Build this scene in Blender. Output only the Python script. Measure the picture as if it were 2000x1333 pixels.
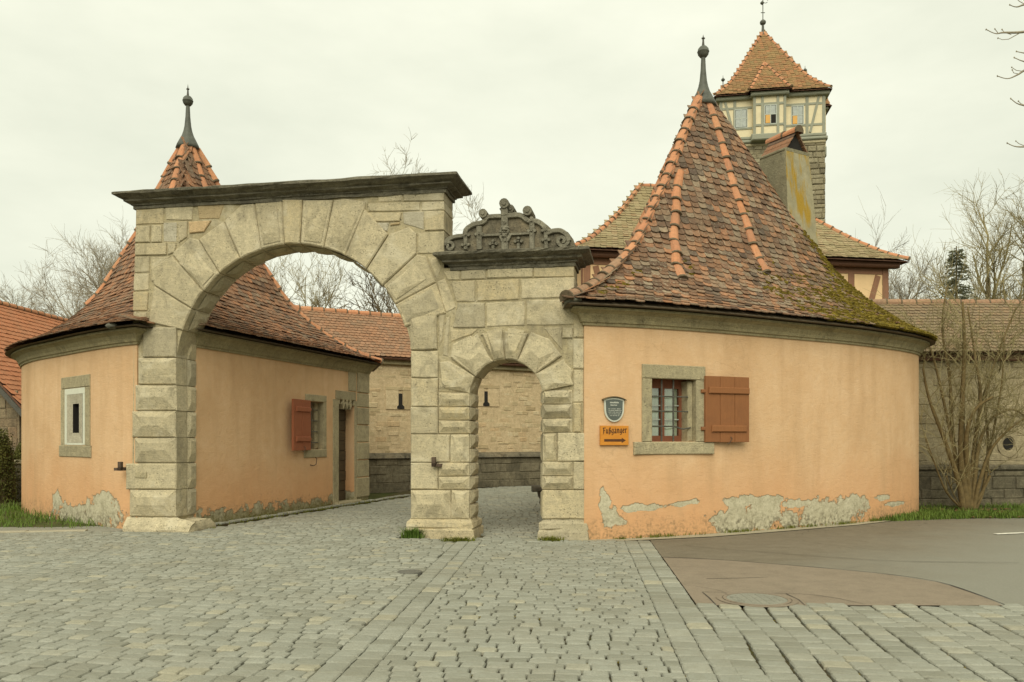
import bpy, math, random
from mathutils import Vector, Matrix, geometry
from mathutils import noise as mnoise

for _o in list(bpy.data.objects):
    bpy.data.objects.remove(_o)
SC = bpy.context.scene
R = math.radians
F = 1550.0          # focal length of the photograph, in its pixels
HY = 860.0          # its horizon line
EYE = 1.65

# ------------------------------------------------------------------ camera, sky, sun, exposure
cam_d = bpy.data.cameras.new('camera')
cam = bpy.data.objects.new('camera', cam_d)
SC.collection.objects.link(cam)
cam.location = (0, 0, EYE)
cam.rotation_euler = (R(90), 0, 0)
cam_d.sensor_width = 36.0
cam_d.lens = 36.0 * F / 2000.0
cam_d.shift_y = (HY - 666.5) / 2000.0
cam_d.clip_start = 0.1
cam_d.clip_end = 3000
SC.camera = cam

SUN_EL, SUN_AZ = R(40), R(187)     # azimuth the light comes from, clockwise from +Y
w = bpy.data.worlds.new('World')
SC.world = w
w.use_nodes = True
nt = w.node_tree
nt.nodes.clear()
wo = nt.nodes.new('ShaderNodeOutputWorld')
bg = nt.nodes.new('ShaderNodeBackground')
bg.inputs['Strength'].default_value = 0.1
sky = nt.nodes.new('ShaderNodeTexSky')
sky.sky_type = 'NISHITA'
sky.sun_disc = False
sky.sun_elevation = SUN_EL
sky.sun_rotation = SUN_AZ
tc = nt.nodes.new('ShaderNodeTexCoord')
mp = nt.nodes.new('ShaderNodeMapping')
mp.inputs['Scale'].default_value = (1, 1, 2.6)
cl = nt.nodes.new('ShaderNodeTexNoise')
cl.inputs['Scale'].default_value = 2.2
cl.inputs['Detail'].default_value = 6
cl.inputs['Roughness'].default_value = 0.55
cr = nt.nodes.new('ShaderNodeValToRGB')
cr.color_ramp.elements[0].position = 0.3
cr.color_ramp.elements[1].position = 0.66
cr.color_ramp.elements[0].color = (4.45, 4.6, 3.72, 1)
cr.color_ramp.elements[1].color = (5.7, 5.75, 4.7, 1)
mx = nt.nodes.new('ShaderNodeMixRGB')
mx.inputs[0].default_value = 0.97
nt.links.new(tc.outputs['Generated'], mp.inputs['Vector'])
nt.links.new(mp.outputs['Vector'], cl.inputs['Vector'])
nt.links.new(cl.outputs['Fac'], cr.inputs['Fac'])
nt.links.new(sky.outputs['Color'], mx.inputs[1])
nt.links.new(cr.outputs['Color'], mx.inputs[2])
nt.links.new(mx.outputs['Color'], bg.inputs['Color'])
nt.links.new(bg.outputs['Background'], wo.inputs['Surface'])

sun_d = bpy.data.lights.new('sun', 'SUN')
sun_d.energy = 1.5
sun_d.angle = R(50)
sun_d.color = (1.0, 0.95, 0.80)
sun = bpy.data.objects.new('sun', sun_d)
SC.collection.objects.link(sun)
_sd = Vector((math.sin(SUN_AZ) * math.cos(SUN_EL), math.cos(SUN_AZ) * math.cos(SUN_EL), math.sin(SUN_EL)))
sun.rotation_euler = (-_sd).to_track_quat('-Z', 'Y').to_euler()
sun.location = (-6, -12, 20)

SC.view_settings.view_transform = 'Standard'
SC.view_settings.look = 'None'
SC.view_settings.gamma = 1
SC.view_settings.use_curve_mapping = False
SC.view_settings.exposure = 0.85
SC.render.engine = 'CYCLES'
try:
    SC.cycles.use_denoising = True
    SC.cycles.max_bounces = 6
except Exception:
    pass

# ------------------------------------------------------------------ helpers: materials
MATS = {}


class MB:
    """small node builder"""
    def __init__(s, name, rough=0.9, spec=0.25):
        s.m = bpy.data.materials.new(name)
        s.m.use_nodes = True
        s.nt = s.m.node_tree
        s.b = s.nt.nodes['Principled BSDF']
        s.b.inputs['Roughness'].default_value = rough
        s.b.inputs['Specular IOR Level'].default_value = spec
        s.pos = s.nt.nodes.new('ShaderNodeNewGeometry').outputs['Position']
        MATS[name] = s.m

    def _set(s, sock, v):
        if isinstance(v, bpy.types.NodeSocket):
            s.nt.links.new(v, sock)
        elif isinstance(v, (tuple, list)) and len(v) == 3 and sock.type == 'RGBA':
            sock.default_value = (*v, 1)
        else:
            sock.default_value = v

    def node(s, typ, ins=None, **props):
        n = s.nt.nodes.new(typ)
        for k, v in props.items():
            setattr(n, k, v)
        for k, v in (ins or {}).items():
            s._set(n.inputs[k], v)
        return n

    def noise(s, scale, detail=4, rough=0.55, vec=None, stretch=None, dist=0.0):
        v = vec or s.pos
        if stretch:
            v = s.node('ShaderNodeMapping', {'Vector': v, 'Scale': stretch}).outputs[0]
        return s.node('ShaderNodeTexNoise', {'Vector': v, 'Scale': scale, 'Detail': detail, 'Roughness': rough, 'Distortion': dist}).outputs['Fac']

    def voro(s, scale, feature='F1', vec=None, stretch=None, out='Distance'):
        v = vec or s.pos
        if stretch:
            v = s.node('ShaderNodeMapping', {'Vector': v, 'Scale': stretch}).outputs[0]
        return s.node('ShaderNodeTexVoronoi', {'Vector': v, 'Scale': scale}, feature=feature).outputs[out]

    def ramp(s, fac, stops, interp='LINEAR'):
        n = s.node('ShaderNodeValToRGB', {'Fac': fac})
        e = n.color_ramp.elements
        n.color_ramp.interpolation = interp
        while len(e) > 1:
            e.remove(e[-1])
        for i, (p, c) in enumerate(stops):
            if not isinstance(c, (tuple, list)):
                c = (c, c, c)
            if i == 0:
                el = e[0]
                el.position = p
            else:
                el = e.new(p)
            el.color = (*c, 1)
        return n.outputs['Color']

    def mix(s, fac, a, b, mode='MIX'):
        return s.node('ShaderNodeMixRGB', {0: fac, 1: a, 2: b}, blend_type=mode).outputs[0]

    def math(s, op, a, b=0.0, c=0.0):
        n = s.node('ShaderNodeMath', {0: a, 1: b}, operation=op)
        s._set(n.inputs[2], c)
        return n.outputs[0]

    def sep(s, v):
        return s.node('ShaderNodeSeparateXYZ', {0: v}).outputs

    def comb(s, x, y, z):
        return s.node('ShaderNodeCombineXYZ', {0: x, 1: y, 2: z}).outputs[0]

    def rnd(s):
        """per piece random: object random plus the piece attribute of a joined mesh"""
        o = s.node('ShaderNodeObjectInfo').outputs['Random']
        a = s.node('ShaderNodeAttribute', attribute_name='piece').outputs['Fac']
        return s.math('FRACT', s.math('ADD', o, a))

    def bump(s, h, strength=0.5, dist=0.01, nrm=None):
        ins = {'Height': h, 'Strength': strength, 'Distance': dist}
        if nrm:
            ins['Normal'] = nrm
        n = s.node('ShaderNodeBump', ins).outputs[0]
        s.nt.links.new(n, s.b.inputs['Normal'])
        return n

    def color(s, c):
        s._set(s.b.inputs['Base Color'], c)
        return s

    def rough(s, v):
        s._set(s.b.inputs['Roughness'], v)
        return s


def stone_mat(name, lo, mid, hi, dark, grime=0.45, tint=0.5, pit=1.0, warm=None, bleach=0.0):
    b = MB(name, 0.92, 0.15)
    n1 = b.noise(1.3, 5, 0.6)
    n2 = b.noise(9, 5, 0.65)
    n3 = b.noise(60, 3, 0.6)
    base = b.ramp(n1, [(0.3, lo), (0.5, mid), (0.7, hi)])
    r = b.rnd()
    base = b.mix(tint, base, b.ramp(r, [(0.0, dark), (0.2, lo), (0.45, mid), (0.75, hi), (1.0, warm or mid)]))
    base = b.mix(b.ramp(n2, [(0.35, 0.0), (0.75, 0.7)]), base, dark)
    base = b.mix(b.ramp(b.noise(33, 5, 0.8), [(0.48, 0.0), (0.7, 0.6)]), base, tuple(x * 0.7 for x in dark))
    base = b.mix(b.ramp(b.noise(3.6, 5, 0.65, stretch=(0.6, 0.6, 4.5)), [(0.5, 0.0), (0.68, 0.16)]), base, tuple(x * 0.8 for x in dark))
    g = b.noise(2.4, 6, 0.7, stretch=(1, 1, 0.55), dist=0.6)
    base = b.mix(b.ramp(g, [(0.52, 0.0), (0.72, grime)]), base, tuple(x * 0.42 for x in dark))
    base = b.mix(b.ramp(n3, [(0.3, 0.35), (0.55, 0.0)]), base, tuple(x * 0.6 for x in dark))
    if bleach:
        bl = b.noise(1.7, 6, 0.68, vec=b.node('ShaderNodeVectorMath', {0: b.pos, 1: (7.3, 2.1, 4.4)}, operation='ADD').outputs[0], dist=0.8)
        base = b.mix(b.ramp(bl, [(0.54, 0.0), (0.68, bleach)]), base, (0.60, 0.54, 0.39))
    pits = b.voro(26, vec=None)
    pm = b.ramp(pits, [(0.06, 1.0), (0.2, 0.0)])
    pg = b.ramp(b.noise(3.1, 3), [(0.44, 0.0), (0.56, 1.0)])
    pm = b.mix(pg, (0, 0, 0), pm)
    base = b.mix(b.math('MULTIPLY', pm, 0.75), base, tuple(x * 0.3 for x in dark))
    b.color(base)
    h = b.math('ADD', b.math('MULTIPLY', n2, 0.6), b.math('MULTIPLY', n3, 0.5))
    h = b.math('SUBTRACT', h, b.math('MULTIPLY', pm, 1.3 * pit))
    st = b.noise(5, 4, 0.6, stretch=(0.5, 0.5, 5.0))
    h = b.math('ADD', h, b.math('MULTIPLY', st, 0.25))
    b.bump(h, 0.95, 0.028)
    return b.m


stone_mat('gate_stone', (0.48, 0.405, 0.255), (0.585, 0.50, 0.315), (0.67, 0.58, 0.385), (0.345, 0.305, 0.21), 0.6, 0.62, warm=(0.54, 0.42, 0.215), bleach=0.55)
stone_mat('gate_core', (0.38, 0.315, 0.185), (0.48, 0.405, 0.24), (0.55, 0.47, 0.29), (0.29, 0.255, 0.17), 0.5, 0.0, bleach=0.5)
stone_mat('pale_mortar', (0.44, 0.40, 0.29), (0.5, 0.455, 0.34), (0.55, 0.51, 0.39), (0.35, 0.31, 0.22), 0.2, 0.1)
stone_mat('frame_stone', (0.38, 0.325, 0.195), (0.46, 0.395, 0.24), (0.53, 0.455, 0.285), (0.27, 0.235, 0.155), 0.45, 0.3)
stone_mat('dark_stone', (0.12, 0.108, 0.078), (0.19, 0.172, 0.122), (0.28, 0.255, 0.18), (0.062, 0.057, 0.042), 0.75, 0.25)
stone_mat('crest_stone', (0.22, 0.205, 0.15), (0.275, 0.255, 0.185), (0.33, 0.305, 0.23), (0.11, 0.10, 0.075), 0.55, 0.15)
stone_mat('crest_field', (0.15, 0.135, 0.095), (0.23, 0.20, 0.135), (0.34, 0.27, 0.165), (0.06, 0.055, 0.042), 0.8, 0.1)
stone_mat('tower_stone', (0.27, 0.23, 0.14), (0.36, 0.31, 0.19), (0.45, 0.40, 0.26), (0.15, 0.13, 0.09), 0.5, 0.75)
stone_mat('rubble_stone', (0.50, 0.41, 0.24), (0.62, 0.51, 0.31), (0.72, 0.61, 0.40), (0.40, 0.30, 0.165), 0.3, 0.75, warm=(0.62, 0.42, 0.23))
stone_mat('moat_stone', (0.34, 0.28, 0.17), (0.42, 0.35, 0.215), (0.49, 0.415, 0.255), (0.24, 0.20, 0.12), 0.45, 0.35)
stone_mat('parapet_stone', (0.16, 0.14, 0.09), (0.23, 0.20, 0.13), (0.31, 0.265, 0.17), (0.08, 0.07, 0.048), 0.8, 0.4)
stone_mat('gable_stone', (0.20, 0.16, 0.10), (0.27, 0.215, 0.13), (0.34, 0.27, 0.165), (0.13, 0.105, 0.07), 0.5, 0.55, warm=(0.38, 0.22, 0.12))
stone_mat('cornice_stone', (0.30, 0.255, 0.14), (0.37, 0.315, 0.175), (0.43, 0.37, 0.21), (0.20, 0.17, 0.10), 0.6, 0.1)
stone_mat('chimney_plaster', (0.25, 0.225, 0.14), (0.31, 0.28, 0.18), (0.37, 0.335, 0.22), (0.17, 0.155, 0.10), 0.55, 0.0)


def plaster_mat(name, blobs, base_band=0.0, moss=0.0):
    """apricot lime plaster; uv = metres along the wall and above ground; blobs = places where it has come off"""
    b = MB(name, 0.95, 0.1)
    uv = b.node('ShaderNodeUVMap', uv_map='wall').outputs[0]
    sx, sy, _ = b.sep(uv)
    n1 = b.noise(0.9, 4, 0.6)
    n2 = b.noise(7, 6, 0.65)
    n3 = b.math('ADD', b.noise(110, 2, 0.6), b.math('MULTIPLY', b.noise(15, 4, 0.6, stretch=(0.5, 0.5, 1.6), dist=0.8), 1.4))
    c = b.ramp(n1, [(0.25, (0.545, 0.355, 0.195)), (0.5, (0.63, 0.425, 0.245)), (0.75, (0.68, 0.475, 0.285))])
    c = b.mix(b.ramp(b.noise(2.7, 6, 0.7, dist=0.5), [(0.5, 0.0), (0.72, 0.45)]), c, (0.66, 0.46, 0.285))
    c = b.mix(b.ramp(b.noise(45, 5, 0.75), [(0.5, 0.0), (0.75, 0.4)]), c, (0.44, 0.27, 0.135))
    hi = b.node('ShaderNodeMapRange', {'Value': b.math('ADD', sy, b.math('MULTIPLY', n1, 1.1)), 'From Min': 0.9, 'From Max': 2.1, 'To Min': 1.0, 'To Max': 0.0}).outputs[0]
    c = b.mix(b.math('MULTIPLY', hi, 0.85), c, (0.60, 0.325, 0.16))
    c = b.mix(b.ramp(n2, [(0.35, 0.0), (0.8, 0.4)]), c, (0.58, 0.34, 0.16))
    streak = b.noise(1.6, 5, 0.6, stretch=(1.6, 1.6, 0.22))
    c = b.mix(b.ramp(streak, [(0.48, 0.0), (0.74, 0.55)]), c, (0.47, 0.295, 0.155))
    crk = b.voro(0.55, 'DISTANCE_TO_EDGE', vec=b.node('ShaderNodeVectorMath', {0: b.pos, 1: b.node('ShaderNodeTexNoise', {'Vector': b.pos, 'Scale': 1.8, 'Detail': 5}).outputs['Color']}, operation='ADD').outputs[0])
    ck = b.math('MULTIPLY', b.ramp(crk, [(0.0, 1.0), (0.006, 0.0)]), b.ramp(b.noise(0.8, 2), [(0.5, 0.0), (0.62, 0.25)]))
    c = b.mix(ck, c, (0.30, 0.18, 0.09))
    # dirt near the ground
    dz = b.node('ShaderNodeMapRange', {'Value': b.math('ADD', sy, b.math('MULTIPLY', b.math('SUBTRACT', n2, 0.5), 1.1)), 'From Min': 0.0, 'From Max': 0.42, 'To Min': 1.0, 'To Max': 0.0}).outputs[0]
    c = b.mix(b.math('MULTIPLY', dz, b.ramp(b.noise(22, 4), [(0.42, 0.1), (0.62, 0.85)])), c, (0.22, 0.155, 0.08))
    # patches of lost plaster
    nd = b.math('SUBTRACT', b.noise(5.0, 6, 0.65), 0.5)
    nd2 = b.math('SUBTRACT', b.noise(1.9, 3, 0.6), 0.5)
    nd = b.math('ADD', b.math('MULTIPLY', nd, 2.1), b.math('MULTIPLY', nd2, 1.5))
    mask = None
    for (s0, h0, a, bb, rot) in blobs:
        dx = b.math('SUBTRACT', sx, s0)
        dy = b.math('SUBTRACT', sy, h0)
        ca, sa = math.cos(rot), math.sin(rot)
        ex = b.math('DIVIDE', b.math('ADD', b.math('MULTIPLY', dx, ca), b.math('MULTIPLY', dy, sa)), a)
        ey = b.math('DIVIDE', b.math('SUBTRACT', b.math('MULTIPLY', dy, ca), b.math('MULTIPLY', dx, sa)), bb)
        d = b.math('SQRT', b.math('ADD', b.math('MULTIPLY', ex, ex), b.math('MULTIPLY', ey, ey)))
        v = b.math('SUBTRACT', 1.0, d)
        mask = v if mask is None else b.math('MAXIMUM', mask, v)
    if base_band > 0:
        v = b.math('MULTIPLY', b.math('SUBTRACT', base_band, sy), 2.6)
        mask = v if mask is None else b.math('MAXIMUM', mask, v)
    if mask is not None:
        mk = b.ramp(b.math('ADD', mask, nd), [(0.07, 0.0), (0.10, 0.75), (0.2, 1.0)])
        edge = b.ramp(b.math('ADD', mask, nd), [(0.04, 0.0), (0.1, 1.0), (0.15, 0.0)])
        pc = b.ramp(b.noise(6, 6, 0.7), [(0.3, (0.37, 0.335, 0.225)), (0.5, (0.49, 0.45, 0.315)), (0.7, (0.56, 0.515, 0.37))])
        rvm = b.noise(9, 6, 0.7)
        pc = b.mix(b.ramp(b.noise(30, 4, 0.7), [(0.5, 0.0), (0.7, 0.5)]), pc, (0.20, 0.175, 0.115))
        pc = b.mix(b.math('MULTIPLY', dz, b.ramp(b.noise(16, 4), [(0.4, 0.0), (0.6, 0.9)])), pc, (0.11, 0.095, 0.06))
        if moss > 0:
            mz = b.node('ShaderNodeMapRange', {'Value': b.math('ADD', sy, b.math('MULTIPLY', nd, 0.25)), 'From Min': 0.05, 'From Max': 0.5, 'To Min': moss, 'To Max': 0.0}).outputs[0]
            pc = b.mix(mz, pc, (0.15, 0.125, 0.03))
        c = b.mix(mk, c, pc)
        c = b.mix(b.math('MULTIPLY', edge, 0.22), c, (0.30, 0.17, 0.08))
        h = b.math('SUBTRACT', b.math('ADD', b.math('MULTIPLY', n2, 0.45), b.math('MULTIPLY', n3, 0.16)), b.math('ADD', b.math('MULTIPLY', mk, 0.8), b.math('MULTIPLY', mk, b.math('MULTIPLY', rvm, 0.7))))
    else:
        h = b.math('ADD', b.math('MULTIPLY', n2, 0.25), b.math('MULTIPLY', n3, 0.12))
    b.color(c)
    b.bump(h, 0.9, 0.028)
    return b.m


def tile_mat(name, cols, lichen, lich_amt=0.4, dirt=(0.05, 0.04, 0.03), dirt_amt=0.5, mossy=None):
    b = MB(name, 0.88, 0.2)
    r = b.rnd()
    c = b.ramp(r, [(i / (len(cols) - 1), k) for i, k in enumerate(cols)])
    n1 = b.noise(14, 5, 0.7)
    n2 = b.noise(1.1, 4, 0.6)
    n3 = b.noise(70, 3, 0.65)
    c = b.mix(b.ramp(n1, [(0.42, 0.0), (0.7, dirt_amt)]), c, dirt)
    c = b.mix(b.ramp(n2, [(0.45, 0.0), (0.7, dirt_amt * 0.8)]), c, tuple(x * 1.6 for x in dirt))
    l = b.math('MULTIPLY', b.ramp(b.noise(26, 3, 0.75), [(0.55, 0.0), (0.66, 1.0)]), b.ramp(b.noise(0.8, 3), [(0.4, 0.2), (0.6, 1.0)]))
    c = b.mix(b.math('MULTIPLY', l, lich_amt), c, lichen)
    if mossy:
        px, py, pz = b.sep(b.pos)
        m = b.node('ShaderNodeMapRange', {'Value': b.math('ADD', px, b.math('MULTIPLY', b.noise(1.4, 4), 2.4)), 'From Min': mossy[0], 'From Max': mossy[1], 'To Min': 0.0, 'To Max': 1.0}).outputs[0]
        mk = b.math('MULTIPLY', m, b.ramp(b.noise(5, 5, 0.7), [(0.46, 0.0), (0.56, 1.0)]))
        c = b.mix(b.math('MULTIPLY', mk, 0.85), c, (0.115, 0.085, 0.012))
    b.color(c)
    b.bump(b.math('ADD', b.math('MULTIPLY', n1, 0.6), b.math('MULTIPLY', n3, 0.5)), 0.7, 0.012)
    return b.m


tile_mat('old_tile', [(0.09, 0.06, 0.042), (0.25, 0.13, 0.07), (0.13, 0.085, 0.058), (0.34, 0.17, 0.085), (0.25, 0.18, 0.12), (0.42, 0.20, 0.10), (0.11, 0.078, 0.058), (0.33, 0.25, 0.165), (0.19, 0.105, 0.06)],
         (0.42, 0.38, 0.27), 0.75, dirt=(0.06, 0.045, 0.03), dirt_amt=0.55, mossy=(6.6, 9.2))
tile_mat('left_tile', [(0.14, 0.08, 0.05), (0.31, 0.15, 0.078), (0.20, 0.11, 0.065), (0.42, 0.195, 0.095), (0.20, 0.13, 0.085), (0.34, 0.175, 0.095), (0.13, 0.085, 0.06), (0.32, 0.22, 0.14)],
         (0.40, 0.35, 0.25), 0.65, dirt=(0.07, 0.05, 0.032), dirt_amt=0.5)
tile_mat('hip_tile', [(0.50, 0.22, 0.105), (0.56, 0.25, 0.125), (0.45, 0.205, 0.11), (0.59, 0.28, 0.14)], (0.45, 0.40, 0.27), 0.3, dirt=(0.19, 0.11, 0.06), dirt_amt=0.4)
tile_mat('grey_tile', [(0.25, 0.20, 0.105), (0.32, 0.26, 0.14), (0.28, 0.215, 0.11), (0.36, 0.28, 0.16), (0.30, 0.20, 0.105)], (0.42, 0.40, 0.25), 0.5, dirt=(0.15, 0.12, 0.065), dirt_amt=0.45)
tile_mat('tower_tile', [(0.36, 0.165, 0.08), (0.27, 0.155, 0.075), (0.30, 0.17, 0.075), (0.42, 0.18, 0.085), (0.23, 0.155, 0.075)], (0.27, 0.23, 0.10), 0.6, dirt=(0.165, 0.125, 0.055), dirt_amt=0.8)
tile_mat('red_tile', [(0.47, 0.185, 0.09), (0.53, 0.21, 0.10), (0.44, 0.18, 0.085), (0.50, 0.215, 0.11)], (0.4, 0.3, 0.2), 0.15, dirt=(0.26, 0.14, 0.08), dirt_amt=0.35)
tile_mat('wall_tile', [(0.31, 0.165, 0.095), (0.36, 0.185, 0.10), (0.27, 0.155, 0.09), (0.41, 0.215, 0.12), (0.26, 0.165, 0.105)], (0.42, 0.36, 0.25), 0.6, dirt=(0.14, 0.095, 0.06), dirt_amt=0.6)
tile_mat('moat_tile', [(0.21, 0.155, 0.095), (0.27, 0.195, 0.115), (0.23, 0.165, 0.10), (0.31, 0.20, 0.115)], (0.37, 0.33, 0.22), 0.5, dirt=(0.11, 0.09, 0.055), dirt_amt=0.5)

# setts
b = MB('sett_stone', 0.75, 0.3)
r_ = b.rnd()
c_ = b.ramp(r_, [(0.0, (0.225, 0.225, 0.178)), (0.3, (0.27, 0.272, 0.222)), (0.6, (0.295, 0.298, 0.245)), (0.9, (0.32, 0.32, 0.262)), (0.97, (0.36, 0.34, 0.25)), (1.0, (0.38, 0.355, 0.255))])
c_ = b.mix(b.ramp(b.noise(14, 5, 0.7), [(0.4, 0.0), (0.75, 0.5)]), c_, (0.21, 0.205, 0.15))
c_ = b.mix(b.ramp(b.noise(0.7, 5, 0.7), [(0.45, 0.0), (0.7, 0.5)]), c_, (0.215, 0.198, 0.145))
c_ = b.mix(b.ramp(b.noise(60, 4, 0.8), [(0.5, 0.0), (0.7, 0.5)]), c_, (0.15, 0.145, 0.105))
b.color(c_)
b.bump(b.math('ADD', b.noise(30, 4, 0.7), b.math('MULTIPLY', b.noise(7, 3), 0.8)), 0.7, 0.012)
b = MB('joint_soil', 0.95, 0.1)
c_ = b.ramp(b.noise(3, 5, 0.7), [(0.3, (0.055, 0.045, 0.025)), (0.5, (0.085, 0.068, 0.036)), (0.62, (0.075, 0.075, 0.024)), (0.8, (0.12, 0.07, 0.042))])
b.color(c_)
b.bump(b.noise(40, 4), 0.8, 0.02)


def asphalt(name, a, bcol, spk, pale=None):
    b = MB(name, 0.9, 0.2)
    c = b.ramp(b.noise(0.6, 4, 0.6), [(0.3, a), (0.7, bcol)])
    c = b.mix(b.ramp(b.noise(170, 2, 0.7), [(0.45, 0.0), (0.7, 0.7)]), c, spk)
    c = b.mix(b.ramp(b.noise(3.5, 6, 0.75), [(0.42, 0.0), (0.75, 0.5)]), c, tuple(x * 0.6 for x in a))
    c = b.mix(b.ramp(b.noise(38, 4, 0.8), [(0.5, 0.0), (0.68, 0.55)]), c, spk)
    c = b.mix(b.ramp(b.noise(0.9, 5, 0.7, stretch=(0.35, 2.2, 1)), [(0.55, 0.0), (0.75, 0.35)]), c, tuple(x * 0.7 for x in a))
    k = b.voro(0.35, 'DISTANCE_TO_EDGE', vec=b.node('ShaderNodeVectorMath', {0: b.pos, 1: b.node('ShaderNodeTexNoise', {'Vector': b.pos, 'Scale': 1.1, 'Detail': 5}).outputs['Color']}, operation='ADD').outputs[0])
    c = b.mix(b.math('MULTIPLY', b.ramp(k, [(0.0, 1.0), (0.005, 0.0)]), b.ramp(b.noise(0.5, 2), [(0.5, 0.0), (0.6, 0.6)])), c, tuple(x * 0.35 for x in a))
    if pale:     # paler grey towards the right and the viewer, fading out unevenly
        px, py, _ = b.sep(b.pos)
        d = b.math('ADD', b.math('SUBTRACT', px, b.math('MULTIPLY', b.math('SUBTRACT', py, 10.65), 0.9)), b.math('MULTIPLY', b.math('SUBTRACT', b.noise(0.7, 4), 0.5), 2.6))
        k2 = b.node('ShaderNodeMapRange', {'Value': d, 'From Min': 3.6, 'From Max': 6.6, 'To Min': 0.0, 'To Max': 0.9}).outputs[0]
        c = b.mix(k2, c, b.mix(b.ramp(b.noise(60, 4, 0.8), [(0.4, 0.0), (0.7, 1.0)]), pale, tuple(x * 1.25 for x in pale)))
    b.color(c)
    b.bump(b.noise(150, 3, 0.7), 0.6, 0.008)


asphalt('asphalt_dark', (0.155, 0.13, 0.09), (0.19, 0.162, 0.118), (0.25, 0.22, 0.16), pale=(0.225, 0.22, 0.178))
asphalt('asphalt_red', (0.22, 0.178, 0.128), (0.255, 0.208, 0.15), (0.33, 0.27, 0.20))
asphalt('asphalt_grey', (0.23, 0.225, 0.178), (0.275, 0.27, 0.215), (0.34, 0.33, 0.27))
asphalt('kerb_concrete', (0.33, 0.29, 0.20), (0.40, 0.36, 0.255), (0.46, 0.42, 0.31))
b = MB('road_paint', 0.8)
b.color(b.ramp(b.noise(12, 4), [(0.4, (0.5, 0.48, 0.4)), (0.6, (0.72, 0.70, 0.6))]))
b = MB('ground_soil', 0.95, 0.1)
b.color(b.ramp(b.noise(1.5, 5, 0.7), [(0.35, (0.07, 0.06, 0.03)), (0.5, (0.07, 0.085, 0.025)), (0.7, (0.12, 0.095, 0.05))]))
b.bump(b.noise(20, 4), 0.8, 0.04)


def wood(name, a, c2, dark, rough=0.7, axis=(18, 18, 1.2)):
    b = MB(name, rough, 0.3)
    c = b.ramp(b.noise(3, 5, 0.65, stretch=axis), [(0.3, a), (0.7, c2)])
    c = b.mix(b.ramp(b.noise(2.1, 5, 0.7), [(0.5, 0.0), (0.75, 0.6)]), c, dark)
    c = b.mix(b.math('MULTIPLY', b.rnd(), 0.3), c, dark)
    b.color(c)
    b.bump(b.noise(4, 5, 0.7, stretch=axis), 0.5, 0.006)


wood('shutter_wood', (0.235, 0.095, 0.033), (0.28, 0.115, 0.04), (0.16, 0.068, 0.028))
wood('red_shutter', (0.30, 0.098, 0.045), (0.35, 0.12, 0.055), (0.21, 0.07, 0.034))
wood('sign_wood', (0.52, 0.20, 0.022), (0.58, 0.24, 0.03), (0.43, 0.155, 0.018), 0.5, (2, 2, 20))
wood('dark_door', (0.075, 0.055, 0.03), (0.12, 0.085, 0.042), (0.04, 0.03, 0.02), 0.8, (1.5, 1.5, 14))
wood('red_door', (0.17, 0.06, 0.032), (0.22, 0.075, 0.04), (0.10, 0.04, 0.025))
wood('sash_wood', (0.21, 0.075, 0.035), (0.26, 0.095, 0.045), (0.12, 0.05, 0.03))
wood('red_beam', (0.23, 0.115, 0.065), (0.29, 0.15, 0.085), (0.15, 0.08, 0.05), 0.85)
wood('grey_beam', (0.27, 0.275, 0.205), (0.33, 0.335, 0.255), (0.19, 0.19, 0.14), 0.85)
wood('eave_wood', (0.13, 0.065, 0.04), (0.17, 0.085, 0.05), (0.08, 0.045, 0.03), 0.85)


def plain(name, col, rough=0.6, var=0.25, scale=8, metal=0.0, spec=0.3):
    b = MB(name, rough, spec)
    b.color(b.mix(b.ramp(b.noise(scale, 5, 0.65), [(0.35, 0.0), (0.7, 1.0)]), col, tuple(x * (1 - var) for x in col)))
    b.b.inputs['Metallic'].default_value = metal
    b.bump(b.noise(scale * 3, 3), 0.25, 0.004)
    return b.m


plain('lead', (0.115, 0.12, 0.095), 0.55, 0.4, 9)
plain('flashing', (0.16, 0.155, 0.115), 0.7, 0.4, 9)
plain('iron', (0.10, 0.095, 0.075), 0.6, 0.5, 30)
plain('rust_iron', (0.11, 0.075, 0.05), 0.8, 0.5, 40)
plain('lettering_brown', (0.09, 0.035, 0.012), 0.7, 0.2)
plain('plaque_face', (0.10, 0.115, 0.10), 0.4, 0.15)
plain('plaque_rim', (0.55, 0.56, 0.47), 0.5, 0.15)
plain('plaque_text', (0.50, 0.51, 0.44), 0.6, 0.1)
plain('plaque_hood', (0.13, 0.10, 0.05), 0.5, 0.3)
plain('curtain', (0.62, 0.65, 0.58), 0.9, 0.2, 5)
plain('curtain_pane', (0.36, 0.39, 0.35), 0.3, 0.3, 6)
plain('interior_shade', (0.02, 0.018, 0.014), 0.9, 0.2)  # near-black colour stands for the shade inside openings
plain('white_rim', (0.62, 0.62, 0.50), 0.9, 0.12, 10)
plain('cream_infill', (0.70, 0.61, 0.40), 0.95, 0.12, 3)
plain('apricot_infill', (0.74, 0.52, 0.28), 0.95, 0.12, 3)
plain('grey_window_frame', (0.46, 0.49, 0.42), 0.7, 0.15)
plain('orange_blind', (0.68, 0.38, 0.11), 0.8, 0.1)
plain('tower_plaster', (0.66, 0.54, 0.31), 0.95, 0.15, 2)
plain('bark', (0.15, 0.115, 0.06), 0.95, 0.55, 12)
plain('shrub_bark', (0.19, 0.135, 0.055), 0.9, 0.5, 10)
plain('twig', (0.34, 0.30, 0.215), 0.95, 0.35, 6)
plain('yellow_twig', (0.30, 0.25, 0.12), 0.95, 0.35, 6)
plain('moss_green', (0.22, 0.165, 0.02), 1.0, 0.6, 7)
tile_mat('weathered_hip', [(0.34, 0.19, 0.11), (0.40, 0.24, 0.145), (0.30, 0.18, 0.11)], (0.42, 0.38, 0.27), 0.5, dirt=(0.14, 0.095, 0.06), dirt_amt=0.5)
plain('mortar_band', (0.15, 0.115, 0.07), 0.95, 0.4, 20)
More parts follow.
